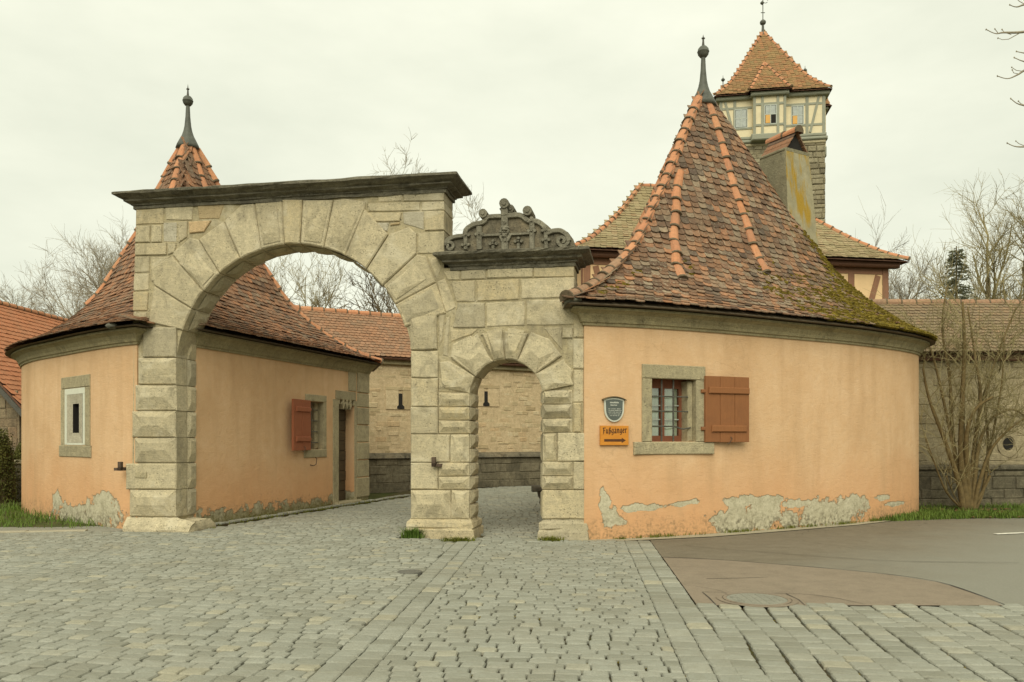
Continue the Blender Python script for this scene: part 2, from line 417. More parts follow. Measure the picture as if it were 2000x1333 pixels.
plain('tar', (0.055, 0.05, 0.04), 0.8, 0.4, 20)
plain('bench_stone', (0.13, 0.115, 0.085), 0.9, 0.5, 12)
plain('cast_iron', (0.15, 0.145, 0.12), 0.6, 0.4, 40)
plain('downpipe', (0.20, 0.20, 0.16), 0.6, 0.2)


def leafy(name, a, c2, dark):
    b = MB(name, 0.75, 0.25)
    c = b.ramp(b.noise(2.2, 4), [(0.3, a), (0.7, c2)])
    c = b.mix(b.math('MULTIPLY', b.ramp(b.noise(28, 3), [(0.4, 0.0), (0.7, 1.0)]), 0.6), c, dark)
    b.color(c)
    b.b.inputs['Subsurface Weight'].default_value = 0.0


leafy('grass_blade', (0.085, 0.155, 0.02), (0.14, 0.185, 0.03), (0.055, 0.09, 0.016))
leafy('yellow_grass', (0.11, 0.13, 0.012), (0.16, 0.16, 0.02), (0.06, 0.07, 0.012))
leafy('box_leaf', (0.07, 0.075, 0.016), (0.12, 0.12, 0.022), (0.03, 0.035, 0.01))
leafy('fir_needle', (0.24, 0.25, 0.175), (0.29, 0.30, 0.21), (0.17, 0.18, 0.12))
leafy('fallen_leaf', (0.16, 0.08, 0.035), (0.22, 0.12, 0.05), (0.09, 0.05, 0.025))
b = MB('window_glass', 0.08, 0.5)
b.color((0.10, 0.115, 0.10))
b = MB('clear_glass', 0.05, 0.5)
tr_ = b.node('ShaderNodeBsdfTransparent', {'Color': (0.9, 0.93, 0.88, 1)})
gl_ = b.node('ShaderNodeBsdfGlossy', {'Roughness': 0.04})
ms_ = b.node('ShaderNodeMixShader', {0: 0.12})
b.nt.links.new(tr_.outputs[0], ms_.inputs[1])
b.nt.links.new(gl_.outputs[0], ms_.inputs[2])
b.nt.links.new(ms_.outputs[0], [n for n in b.nt.nodes if n.type == 'OUTPUT_MATERIAL'][0].inputs['Surface'])
b = MB('stained_plaster', 0.95, 0.1)   # chimney flank: grey plaster with ochre lichen stains
c_ = b.ramp(b.noise(4, 5, 0.65), [(0.3, (0.25, 0.225, 0.14)), (0.7, (0.36, 0.32, 0.205))])
c_ = b.mix(b.ramp(b.noise(1.9, 4, 0.55, stretch=(2.2, 2.2, 0.5)), [(0.46, 0.0), (0.56, 0.95)]), c_, (0.34, 0.215, 0.03))
b.color(c_)
b.bump(b.noise(25, 4), 0.6, 0.012)

# ------------------------------------------------------------------ helpers: objects
COL = SC.collection


def mesh(name, verts, faces, mats, smooth=False, mi=None, piece=None, uv=None):
    me = bpy.data.meshes.new(name)
    me.from_pydata([tuple(v) for v in verts], [], faces)
    for m in (mats if isinstance(mats, (list, tuple)) else [mats]):
        me.materials.append(MATS[m])
    if mi:
        me.polygons.foreach_set('material_index', mi)
    if smooth:
        me.polygons.foreach_set('use_smooth', [True] * len(me.polygons))
    if piece:
        at = me.attributes.new('piece', 'FLOAT', 'POINT')
        at.data.foreach_set('value', piece)
    if uv:
        ul = me.uv_layers.new(name='wall')
        fl = []
        for lp in me.loops:
            fl.extend(uv[lp.vertex_index])
        ul.data.foreach_set('uv', fl)
    me.update()
    return me


def obj(name, me, parent=None, mat4=None):
    o = bpy.data.objects.new(name, me)
    COL.objects.link(o)
    if parent is not None:
        o.parent = parent
        L = parent.get('_l')
        if L is not None:
            o.matrix_parent_inverse = Matrix.Translation(-Vector(L))
    if mat4 is not None:
        o.matrix_basis = mat4
    return o


EMPTIES = []


def tag(o, label=None, cat=None, group=None, kind=None):
    if label:
        o['label'] = label
    if cat:
        o['category'] = cat
    if group:
        o['group'] = group
    if kind:
        o['kind'] = kind
    return o


def thing(name, loc, label, cat, group=None):
    o = bpy.data.objects.new(name, None)
    o.empty_display_size = 0.3
    COL.objects.link(o)
    o.location = loc
    o['_l'] = list(loc)
    EMPTIES.append(o)
    return tag(o, label, cat, group)


class G:
    """geometry collector; all coordinates are world coordinates"""
    def __init__(s):
        s.v, s.f, s.mi, s.pc = [], [], [], []
        s.cur = 0.0
        s.m = 0

    def add(s, vs, fs):
        n = len(s.v)
        s.v.extend(vs)
        s.pc.extend([s.cur] * len(vs))
        for f in fs:
            s.f.append([i + n for i in f])
            s.mi.append(s.m)

    def box(s, fr, a0, a1, b0, b1, c0, c1):
        P = fr.p
        vs = [P(a0, b0, c0), P(a1, b0, c0), P(a1, b1, c0), P(a0, b1, c0), P(a0, b0, c1), P(a1, b0, c1), P(a1, b1, c1), P(a0, b1, c1)]
        s.add(vs, [(0, 1, 2, 3), (7, 6, 5, 4), (0, 4, 5, 1), (1, 5, 6, 2), (2, 6, 7, 3), (3, 7, 4, 0)])

    def tube(s, pts, rad, k=6, cap=True):
        n = len(pts)
        vs = []
        up = Vector((0.13, 0.21, 0.97))
        for i, p in enumerate(pts):
            p = Vector(p)
            t = Vector(pts[min(i + 1, n - 1)]) - Vector(pts[max(i - 1, 0)])
            if t.length < 1e-9:
                t = Vector((0, 0, 1))
            t.normalize()
            a = t.cross(up)
            if a.length < 0.05:
                a = t.cross(Vector((1, 0, 0)))
            a.normalize()
            c = t.cross(a)
            r = rad[i] if isinstance(rad, (list, tuple)) else rad
            for j in range(k):
                an = 2 * math.pi * j / k
                vs.append(p + a * (r * math.cos(an)) + c * (r * math.sin(an)))
        fs = []
        for i in range(n - 1):
            for j in range(k):
                j2 = (j + 1) % k
                fs.append((i * k + j, i * k + j2, (i + 1) * k + j2, (i + 1) * k + j))
        if cap:
            fs.append(tuple(range(k))[::-1])
            fs.append(tuple((n - 1) * k + j for j in range(k)))
        s.add(vs, fs)

    def lathe(s, c, prof, k=16):
        c = Vector(c)
        vs, fs = [], []
        for (r, z) in prof:
            for j in range(k):
                an = 2 * math.pi * j / k
                vs.append(c + Vector((r * math.cos(an), r * math.sin(an), z)))
        for i in range(len(prof) - 1):
            for j in range(k):
                j2 = (j + 1) % k
                fs.append((i * k + j, i * k + j2, (i + 1) * k + j2, (i + 1) * k + j))
        fs.append(tuple(range(k))[::-1])
        fs.append(tuple((len(prof) - 1) * k + j for j in range(k)))
        s.add(vs, fs)

    def build(s, name, mats, parent=None, smooth=False, kind=None, piece=False):
        me = mesh(name, s.v, s.f, mats, smooth, s.mi if any(s.mi) else None, s.pc if piece else None)
        o = obj(name, me, parent)
        if kind:
            o['kind'] = kind
        return o


class Frame:
    def __init__(s, O, t, out):
        s.O, s.t, s.n = Vector(O), Vector(t).normalized(), Vector(out).normalized()

    def p(s, a, b, c):
        q = s.O + s.t * a + s.n * b
        return Vector((q.x, q.y, q.z + c))


def box(name, mat, fr, a0, a1, b0, b1, c0, c1, parent=None, bev=0.0):
    g = G()
    if bev <= 0:
        g.box(fr, a0, a1, b0, b1, c0, c1)
    else:   # chamfered towards +b (the outside)
        P = fr.p
        rings = [[P(a0, b0, c0), P(a1, b0, c0), P(a1, b0, c1), P(a0, b0, c1)],
                 [P(a0, b1 - bev, c0), P(a1, b1 - bev, c0), P(a1, b1 - bev, c1), P(a0, b1 - bev, c1)],
                 [P(a0 + bev, b1, c0 + bev), P(a1 - bev, b1, c0 + bev), P(a1 - bev, b1, c1 - bev), P(a0 + bev, b1, c1 - bev)]]
        fs = [(3, 2, 1, 0), (8, 9, 10, 11)]
        for k in range(2):
            for j in range(4):
                fs.append((k * 4 + j, k * 4 + (j + 1) % 4, k * 4 + 4 + (j + 1) % 4, k * 4 + 4 + j))
        g.add([v for r in rings for v in r], fs)
    return g.build(name, mat, parent)


def ray_poly(poly, px):
    """nearest crossing of the sight line through photo column px with a ground polyline: (s, point, tangent)"""
    dx, dy = (px - 1000) / F, 1.0
    best = None
    s = 0.0
    for i in range(len(poly) - 1):
        (x0, y0), (x1, y1) = poly[i], poly[i + 1]
        ex, ey = x1 - x0, y1 - y0
        L = math.hypot(ex, ey)
        den = dx * ey - dy * ex
        if abs(den) > 1e-9:
            t = (x0 * ey - y0 * ex) / den
            q = ((x0 + 0) * dy - y0 * dx)
            k = (x0 * dy - y0 * dx) / (dx * ey - dy * ex) if True else 0
            if -1e-6 <= k <= 1 + 1e-6 and t > 0:
                if best is None or t < best[3]:
                    best = (s + k * L, (x0 + k * ex, y0 + k * ey), (ex / L, ey / L), t)
        s += L
    return best


def hgt(py, depth):
    return EYE + (HY - py) * depth / F


def gnd(px, py):
    """ground point under photo pixel"""
    y = F * EYE / (py - HY)
    return ((px - 1000) / F * y, y)


def catmull(pts, step=0.25):
    out = []
    n = len(pts)
    for i in range(n - 1):
        p0, p1, p2, p3 = [Vector(pts[max(0, min(n - 1, i + k))]) for k in (-1, 0, 1, 2)]
        m = max(1, int((p2 - p1).length / step))
        for j in range(m):
            t = j / m
            q = 0.5 * (2 * p1 + (p2 - p0) * t + (2 * p0 - 5 * p1 + 4 * p2 - p3) * t * t + (3 * p1 - p0 - 3 * p2 + p3) * t ** 3)
            out.append((q.x, q.y))
    out.append(tuple(pts[-1]))
    return out


def cum(poly):
    s = [0.0]
    for a, b_ in zip(poly, poly[1:]):
        s.append(s[-1] + math.hypot(b_[0] - a[0], b_[1] - a[1]))
    return s


def at_s(poly, cs, s):
    import bisect
    i = max(0, min(len(poly) - 2, bisect.bisect_right(cs, s) - 1))
    L = cs[i + 1] - cs[i]
    k = (s - cs[i]) / L if L > 1e-9 else 0
    (x0, y0), (x1, y1) = poly[i], poly[i + 1]
    return (x0 + (x1 - x0) * k, y0 + (y1 - y0) * k), ((x1 - x0) / max(L, 1e-9), (y1 - y0) / max(L, 1e-9))


def wall_mesh(poly, H, holes, mat, name, parent, step=0.3, thick=0.5, z0=-0.05):
    """sheet along a ground polyline with real openings and reveals; outside on the right of the direction of travel"""
    cs = cum(poly)
    S = cs[-1]
    ss = [S * i / max(1, int(S / step)) for i in range(int(S / step) + 1)] if step else []
    ss = sorted(set([round(x, 4) for x in ss + [0.0, S] + cs]))
    zz = [z0, H] + [0.25 * k for k in range(1, int(H / 0.25))]
    for (a, b_, c, d, dep) in holes:
        ss = [x for x in ss if min(abs(x - a), abs(x - b_)) > 0.02] + [a, b_]
        zz = [z for z in zz if min(abs(z - c), abs(z - d)) > 0.02] + [c, d]
    ss, zz = sorted(set(ss)), sorted(set(zz))
    v, uv, f = [], [], []
    for s in ss:
        (x, y), _ = at_s(poly, cs, min(max(s, 0), S))
        for z in zz:
            v.append((x, y, z))
            uv.append((s, z))
    nz = len(zz)
    for i in range(len(ss) - 1):
        sm = (ss[i] + ss[i + 1]) / 2
        for j in range(nz - 1):
            zm = (zz[j] + zz[j + 1]) / 2
            if any(a < sm < b_ and c < zm < d for (a, b_, c, d, _) in holes):
                continue
            f.append((i * nz + j, (i + 1) * nz + j, (i + 1) * nz + j + 1, i * nz + j + 1))
    for (a, b_, c, d, dep) in holes:
        (xa, ya), _ = at_s(poly, cs, a)
        (xb, yb), _ = at_s(poly, cs, b_)
        t = Vector((xb - xa, yb - ya)).normalized()
        inn = Vector((-t.y, t.x)) * dep
        k = len(v)
        for (x, y, s) in ((xa, ya, a), (xb, yb, b_)):
            for z in (c, d):
                v.append((x, y, z)); uv.append((s, z))
                v.append((x + inn.x, y + inn.y, z)); uv.append((s, z))
        f += [(k, k + 1, k + 3, k + 2), (k + 4, k + 6, k + 7, k + 5), (k, k + 4, k + 5, k + 1), (k + 2, k + 3, k + 7, k + 6)]
    me = mesh(name, v, f, mat, smooth=False, uv=uv)
    return obj(name, me, parent)


# ------------------------------------------------------------------ helpers: roofs
def tile_mesh_data(wd, vis, L, th=0.016, seed=0):
    """one plain beaver tail tile: x across, y down the slope (0 = lower tip line of the course above), z up"""
    rr = random.Random(seed)
    hw = wd / 2 - 0.003
    j = lambda: rr.uniform(-0.004, 0.004)
    top = [(-hw, -(L - vis), 0), (hw, -(L - vis), 0), (hw + j(), vis - 0.045 + j(), 0), (hw * 0.72, vis - 0.014 + j(), 0), (0, vis + j(), 0), (-hw * 0.72, vis - 0.014 + j(), 0), (-hw + j(), vis - 0.045 + j(), 0)]
    lift = 0.042
    v = []
    for (x, y, z) in top:
        k = (y + (L - vis)) / L
        v.append((x, y, lift * k + th))
    for (x, y, z) in top[1:] + top[:1]:
        k = (y + (L - vis)) / L
        v.append((x, y, lift * k))
    f = [(6, 5, 4, 3, 2, 1, 0)]
    # skirt along the sides and the tip
    idx_top = [1, 2, 3, 4, 5, 6, 0]
    for a in range(6):
        f.append((idx_top[a], idx_top[a + 1], 7 + a + 1, 7 + a))
    return v, f


TILE_VARS = {}


def tile_vars(key, wd, vis, L):
    if key not in TILE_VARS:
        TILE_VARS[key] = [tile_mesh_data(wd, vis, L, 0.016, i) for i in range(6)]
    return TILE_VARS[key]


CAM = Vector((0, 0, EYE))


def frame4(P, X, Y, Z):
    return Matrix(((X.x, Y.x, Z.x, P.x), (X.y, Y.y, Z.y, P.y), (X.z, Y.z, Z.z, P.z), (0, 0, 0, 1)))


def place_tiles(recs, variants, mat, parent, n_single, rnd, name='tile', keep=-0.25):
    """recs: (matrix, normal); the largest in view become objects of their own, the rest one joined part"""
    sc = []
    for (M, N) in recs:
        P = M.translation
        d = CAM - P
        dist = d.length
        f = N.dot(d) / dist
        if f < keep:
            continue
        inv = 0.0
        px = 1000 + F * P.x / P.y
        if -20 < px < 2020 and f > 0.02:
            inv = f / dist ** 2
        sc.append((inv, M))
    sc.sort(key=lambda t: -t[0])
    ms = []
    if n_single:
        for i, (v, f) in enumerate(variants):
            ms.append(mesh(name, v, f, mat))
    for (q, M) in sc[:n_single]:
        obj(name, rnd.choice(ms), parent, M)
    g = G()
    for (q, M) in sc[n_single:]:
        v, f = rnd.choice(variants)
        g.cur = rnd.random()
        g.add([M @ Vector(p) for p in v], f)
    if g.v:
        g.build(name + '_field', mat, parent, kind='stuff', piece=True)


def interp(tab, t):
    for (a, va), (b_, vb) in zip(tab, tab[1:]):
        if t <= b_:
            k = (t - a) / (b_ - a)
            return va + (vb - va) * k
    return tab[-1][1]


class RoofSurf:
    def __init__(s, E, ridge, ze, zt, prof, N=240):
        cs = cum(list(E) + [E[0]])
        P = list(E) + [E[0]]
        S = cs[-1]
        s.E = []
        ss = sorted(set([round(S * i / N, 4) for i in range(N)] + [round(x, 4) for x in cs[:-1]]))
        for q in ss:
            s.E.append(Vector(at_s(P, cs, q)[0]))
        a, b_ = Vector(ridge[0]), Vector(ridge[1])
        s.A = []
        for e in s.E:
            d = b_ - a
            k = 0 if d.length < 1e-6 else max(0, min(1, (e - a).dot(d) / d.length_squared))
            s.A.append(a + d * k)
        s.ze, s.zt, s.prof = ze, zt, prof

    def pt(s, t, i):
        n = len(s.E)
        i0 = int(math.floor(i)) % n
        i1 = (i0 + 1) % n
        k = i - math.floor(i)
        e = s.E[i0].lerp(s.E[i1], k)
        a = s.A[i0].lerp(s.A[i1], k)
        q = a.lerp(e, t)
        return Vector((q.x, q.y, s.ze + (s.zt - s.ze) * interp(s.prof, t)))

    def nearest(s, x, y):
        return min(range(len(s.E)), key=lambda i: (s.E[i] - Vector((x, y))).length)

    def find_px(s, px, py, lo, hi, trange=(0.15, 0.95)):
        """index and t where the surface shows at a photo pixel"""
        best = None
        i = lo
        while i <= hi:
            for k in range(40):
                t = trange[0] + (trange[1] - trange[0]) * k / 39
                p = s.pt(t, i)
                X = 1000 + F * p.x / p.y
                Y = HY - F * (p.z - EYE) / p.y
                d = (X - px) ** 2 + (Y - py) ** 2
                if best is None or d < best[0]:
                    best = (d, i, t)
            i += 1
        return best

    def sheet(s, mat, name, parent, t0, drop=0.02, nt_=22):
        n = len(s.E)
        v, f = [], []
        for k in range(nt_ + 1):
            t = t0 + (1 - t0) * k / nt_
            for i in range(n):
                p = s.pt(t, i)
                v.append((p.x, p.y, p.z - drop))
        for k in range(nt_):
            for i in range(n):
                j = (i + 1) % n
                f.append((k * n + i, (k + 1) * n + i, (k + 1) * n + j, k * n + j))
        return obj(name, mesh(name, v, f, mat, smooth=True), parent)

    def tiles(s, wd, vis, t0, rnd, jit=0.012, irange=None):
        """matrices for courses of tiles"""
        n = len(s.E)
        Rm = sum((s.E[i] - s.A[i]).length for i in range(n)) / n
        ts, acc, t = [], 0.0, 0.0
        prev = None
        K = 600
        nxt = 0.0
        for k in range(K + 1):
            t = 1 - (1 - t0) * k / K
            z = s.ze + (s.zt - s.ze) * interp(s.prof, t)
            if prev:
                acc += math.hypot((prev[0] - t) * Rm, z - prev[1])
            prev = (t, z)
            if acc >= nxt:
                ts.append(t)
                nxt += vis
        recs = []
        for r, t in enumerate(ts):
            ring = [s.pt(t, i) for i in range(n)]
            ring.append(ring[0])
            L = [0.0]
            for a, b_ in zip(ring, ring[1:]):
                L.append(L[-1] + (b_ - a).length)
            m = max(4, int(round(L[-1] / wd)))
            wob = rnd.uniform(-0.5, 0.5)
            j = 0
            for q in range(m):
                sL = (q + (r % 2) * 0.5 + 0.25) * L[-1] / m
                sL += rnd.uniform(-0.008, 0.008)
                sL %= L[-1]
                while L[j + 1] < sL:
                    j += 1
                while j > 0 and L[j] > sL:
                    j -= 1
                k = (sL - L[j]) / max(1e-9, L[j + 1] - L[j])
                i = j + k
                P = s.pt(t, i)
                X = (ring[j + 1] - ring[j]).normalized()
                D = s.pt(min(1, t + 0.02), i) - s.pt(min(1, t + 0.02) - 0.04, i)
                D = (D - X * D.dot(X)).normalized()
                Z = X.cross(D)
                if Z.z < 0:
                    X = -X
                    Z = X.cross(D)
                a = rnd.gauss(0, 0.03)
                X2 = X * math.cos(a) + D * math.sin(a)
                D2 = Z.cross(X2)
                P = P - D * vis + Z * (0.012 + rnd.uniform(0, jit)) + D * rnd.uniform(-0.012, 0.012)
                tl = rnd.gauss(0, 0.035)
                D3 = D2 * math.cos(tl) + Z * math.sin(tl)
                Z3 = X2.cross(D3)
                recs.append((frame4(P, X2, D3, Z3), Z))
        return recs


def hip_tile_mesh(name='hip_tile', L=0.42, r0=0.085, r1=0.115, mats=('hip_tile', 'mortar_band')):
    k = 8
    v, f, mi = [], [], []
    rings = [(-0.06, r0), (L - 0.03, r1 * 0.98), (L - 0.028, r1 * 1.05), (L + 0.012, r1 * 1.06), (L + 0.012, r1 * 0.7)]
    for (y, r) in rings:
        for j in range(k + 1):
            an = math.pi * (-0.12 + 1.24 * j / k)
            v.append((r * math.cos(an), y, r * math.sin(an)))
    for a in range(len(rings) - 1):
        for j in range(k):
            f.append((a * (k + 1) + j, (a + 1) * (k + 1) + j, (a + 1) * (k + 1) + j + 1, a * (k + 1) + j + 1))
            mi.append(0 if a == 0 else 1)
    f.append(tuple(4 * (k + 1) + j for j in range(k + 1)))
    mi.append(1)
    me = mesh(name, v, f, list(mats), smooth=False, mi=mi)
    return me


def hip_run(path, me, parent, L=0.38, rnd=random, lift=0.02, name='hip_tile'):
    """path from top to bottom, list of (point, up normal)"""
    d = [0.0]
    for (a, _), (b_, _) in zip(path, path[1:]):
        d.append(d[-1] + (b_ - a).length)
    n = max(1, int(round(d[-1] / L)))
    st = d[-1] / n
    k = 0
    out = []
    for q in range(n):
        def at(s_):
            for i in range(len(d) - 1):
                if s_ <= d[i + 1] or i == len(d) - 2:
                    kk = (s_ - d[i]) / max(1e-9, d[i + 1] - d[i])
                    return path[i][0].lerp(path[i + 1][0], kk), path[i][1].lerp(path[i + 1][1], kk)
        a, na = at(q * st)
        b_, _ = at((q + 1) * st)
        Y = (b_ - a).normalized()
        X = Y.cross(na).normalized()
        Z = X.cross(Y)
        X = (X + Y * rnd.gauss(0, 0.025)).normalized()
        Y = Z.cross(X)
        M = frame4(a + Z * (lift + rnd.uniform(-0.008, 0.008)), X, Y, Z) @ Matrix.Diagonal((1, st / L * 0.98, 1, 1))
        out.append(obj(name, me, parent, M))
    return out


def blob(g, c, r, rnd, flat=0.6, k=7, rows=4):
    """small lumpy dome"""
    c = Vector(c)
    vs, fs = [], []
    for i in range(rows + 1):
        th = math.pi * (0.04 + 0.92 * i / rows)
        for j in range(k):
            an = 2 * math.pi * j / k + i * 0.4
            q = r * rnd.uniform(0.78, 1.2)
            vs.append(c + Vector((q * math.sin(th) * math.cos(an), q * math.sin(th) * math.sin(an), q * flat * math.cos(th))))
    for i in range(rows):
        for j in range(k):
            fs.append((i * k + j, (i + 1) * k + j, (i + 1) * k + (j + 1) % k, i * k + (j + 1) % k))
    fs.append(tuple(range(k)))
    g.add(vs, fs)


def offset_poly(E, d):
    """move a closed outline outwards (right of travel)"""
    n = len(E)
    out = []
    for i in range(n):
        p0, p1, p2 = Vector(E[i - 1]), Vector(E[i]), Vector(E[(i + 1) % n])
        t1, t2 = (p1 - p0).normalized(), (p2 - p1).normalized()
        n1, n2 = Vector((t1.y, -t1.x)), Vector((t2.y, -t2.x))
        m = n1 + n2
        if m.length < 0.2:
            m = n1
        m.normalize()
        c = max(0.45, m.dot(n1))
        q = p1 + m * (d / c)
        out.append((q.x, q.y))
    return out

# ------------------------------------------------------------------ the stone gateway: its own frame (u along the front, v back, w up)
def gs(px):
    return 120.0 * (1 + 1.1e-4 * (px - 1145))


def _gp3(px):
    s = gs(px)
    return Vector(((px - 1000) / s, F / s))


GO = _gp3(1145)
GD = (_gp3(1145) - _gp3(228)).normalized()
GN = Vector((-GD.y, GD.x))


def gu(px):
    return (_gp3(px) - GO).dot(GD)


def gw_(px, py):
    return EYE + (HY - py) / gs(px)


def gp(px, py):
    return (gu(px), gw_(px, py))


def gworld(u, v, w):
    q = GO + GD * u + GN * v
    return Vector((q.x, q.y, w))


def crop(x0, y0, k):
    return lambda pts: [gp(x0 + x / k, y0 + y / k) for (x, y) in pts]


def area2(P):
    return sum(P[i][0] * P[(i + 1) % len(P)][1] - P[(i + 1) % len(P)][0] * P[i][1] for i in range(len(P)))


def inset(P, ds):
    """move each edge of a convex polygon (anticlockwise) inwards by ds[i]"""
    n = len(P)
    L = []
    for i in range(n):
        a, b_ = Vector(P[i]), Vector(P[(i + 1) % n])
        t = (b_ - a).normalized()
        nn = Vector((-t.y, t.x))
        L.append((a + nn * ds[i], t))
    out = []
    for i in range(n):
        (p, t), (q, s_) = L[i - 1], L[i]
        den = t.x * s_.y - t.y * s_.x
        if abs(den) < 0.05:
            out.append(tuple(q))
            continue
        k = ((q.x - p.x) * s_.y - (q.y - p.y) * s_.x) / den
        r = p + t * k
        out.append((r.x, r.y))
    return out


RG = random.Random(7)


def stone(parent, P, front=0.035, back=0.12, bev=0.018, mat='gate_stone', boss=None, name='stone', gap=0.006, back_to=None):
    """one ashlar block; P in gate coordinates; boss = (bottom, top, side insets, height) of a diamond cut face"""
    P = list(P)
    if area2(P) < 0:
        P.reverse()
    P = inset(P, [gap] * len(P))
    # wobbly outline
    Q = []
    n = len(P)
    for i in range(n):
        a, b_ = Vector(P[i]), Vector(P[(i + 1) % n])
        Q.append(a + Vector((RG.uniform(-.006, .006), RG.uniform(-.006, .006))))
        L = (b_ - a).length
        if L > 0.3:
            m = a.lerp(b_, RG.uniform(0.35, 0.65)) + Vector((RG.uniform(-.007, .007), RG.uniform(-.007, .007)))
            Q.append(m)
    Q = [tuple(q) for q in Q]
    n = len(Q)
    vb = back if back_to is None else back_to
    fr = front + RG.uniform(-0.008, 0.012)
    I = inset(Q, [bev] * n)
    tl, tw = RG.uniform(-0.012, 0.012), RG.uniform(-0.01, 0.01)
    cu = sum(q[0] for q in Q) / n
    cw = sum(q[1] for q in Q) / n

    def vf(q):
        return -(fr + (q[0] - cu) * tl + (q[1] - cw) * tw)
    v = [gworld(q[0], vb, q[1]) for q in Q]
    v += [gworld(q[0], vf(q) + bev * 0.9, q[1]) for q in Q]
    v += [gworld(q[0], vf(q), q[1]) for q in I]
    f = [tuple(range(n))]
    for k in range(2):
        for j in range(n):
            f.append((k * n + j, k * n + n + j, k * n + n + (j + 1) % n, k * n + (j + 1) % n))
    if boss:
        bot, top, side, hh = boss
        us = [q[0] for q in I]
        ws = [q[1] for q in I]
        u0, u1, w0, w1 = min(us), max(us), min(ws), max(ws)
        k0 = len(v)
        # the face inside the rim becomes a low truncated pyramid
        base = [(u0 + .006, w0 + .004), (u1 - .006, w0 + .004), (u1 - .006, w1 - .004), (u0 + .006, w1 - .004)]
        bl = (u1 - u0)
        peak = [(u0 + side * bl, w0 + bot * (w1 - w0)), (u1 - side * bl, w0 + bot * (w1 - w0)), (u1 - side * bl * .6, w1 - top * (w1 - w0)), (u0 + side * bl * .6, w1 - top * (w1 - w0))]
        jit = lambda q: (q[0] + RG.uniform(-.015, .015), q[1] + RG.uniform(-.015, .015))
        v += [gworld(q[0], vf(q) + 0.002, q[1]) for q in base]
        v += [gworld(q[0], vf(q) - hh, q[1]) for q in map(jit, peak)]
        f.append(tuple(2 * n + j for j in range(n)))
        for j in range(4):
            f.append((k0 + j, k0 + (j + 1) % 4, k0 + 4 + (j + 1) % 4, k0 + 4 + j))
        f.append((k0 + 4, k0 + 5, k0 + 6, k0 + 7))
    else:
        f.append(tuple(2 * n + j for j in range(n)))
    return obj(name, mesh(name, v, f, mat), parent)


GATE_T = 0.57
gate = thing('stone_gateway', tuple(gworld(gu(700), 0.28, 0)), 'weathered sandstone gateway with a wide cart arch and a narrow foot arch', 'gateway')
# --- opening curves
UL, UR = gu(347), gu(803)
RA = (UR - UL) / 2
CA = ((UL + UR) / 2, gw_(587, 477) - RA)
SL, SR = gu(918), gu(1059)
RB = (SR - SL) / 2
CB = ((SL + SR) / 2, gw_(988, 703) - RB)


def arcp(c, r, a):
    return (c[0] + r * math.cos(a), c[1] + r * math.sin(a))


out = [(gu(257), -0.05), gp(262, 640), gp(266, 405), (gu(867), gw_(266, 405) - 0.02), (gu(867), gw_(1000, 519)), (gu(1121), gw_(1000, 519)), gp(1121, 604), (gu(1141), gw_(1141, 604)), (gu(1144), -0.05)]
e = 0.03
out += [(SR + e, -0.05)] + [arcp(CB, RB + e, math.pi * k / 16) for k in range(17)] + [(SL - e, -0.05)]
out += [(UR + e, -0.05)] + [arcp(CA, RA + e, math.pi * k / 32) for k in range(33)] + [(UL - e, -0.05)]
tri = geometry.tessellate_polygon([[Vector((u, w, 0)) for (u, w) in out]])
n = len(out)
v = [gworld(u, 0.0, w) for (u, w) in out] + [gworld(u, GATE_T, w) for (u, w) in out]
f = [tuple(t) for t in tri] + [tuple(i + n for i in t) for t in tri] + [(i, (i + 1) % n, (i + 1) % n + n, i + n) for i in range(n)]
obj('masonry_core', mesh('masonry_core', v, f, 'gate_core'), gate)

# --- big arch: wedge stones
c2 = crop(220, 320, 2.7778)
J = [((378, 905), (200, 862)), ((428, 785), (228, 660)), ((490, 690), (330, 500)), ((580, 592), (470, 415)), ((690, 503), (605, 312)), ((810, 465), (770, 213)),
     ((935, 440), (925, 200)), ((1020, 436), (1035, 198)), ((1152, 445), (1200, 200)), ((1275, 482), (1372, 250)), ((1390, 562), (1500, 385)), ((1490, 645), (1650, 492)), ((1560, 750), (1757, 645)), ((1612, 880), (1810, 812))]
EXTRA = {1: [(210, 570)], 2: [(330, 480), (425, 402)], 4: [(700, 222)], 5: [], 8: [(1260, 188), (1375, 205)], 10: [(1612, 342), (1652, 380)], 11: [(1700, 503)], 12: [(1790, 740)]}


def on_intrados(p):
    a = math.atan2(p[1] - CA[1], p[0] - CA[0])
    return arcp(CA, RA, a), a


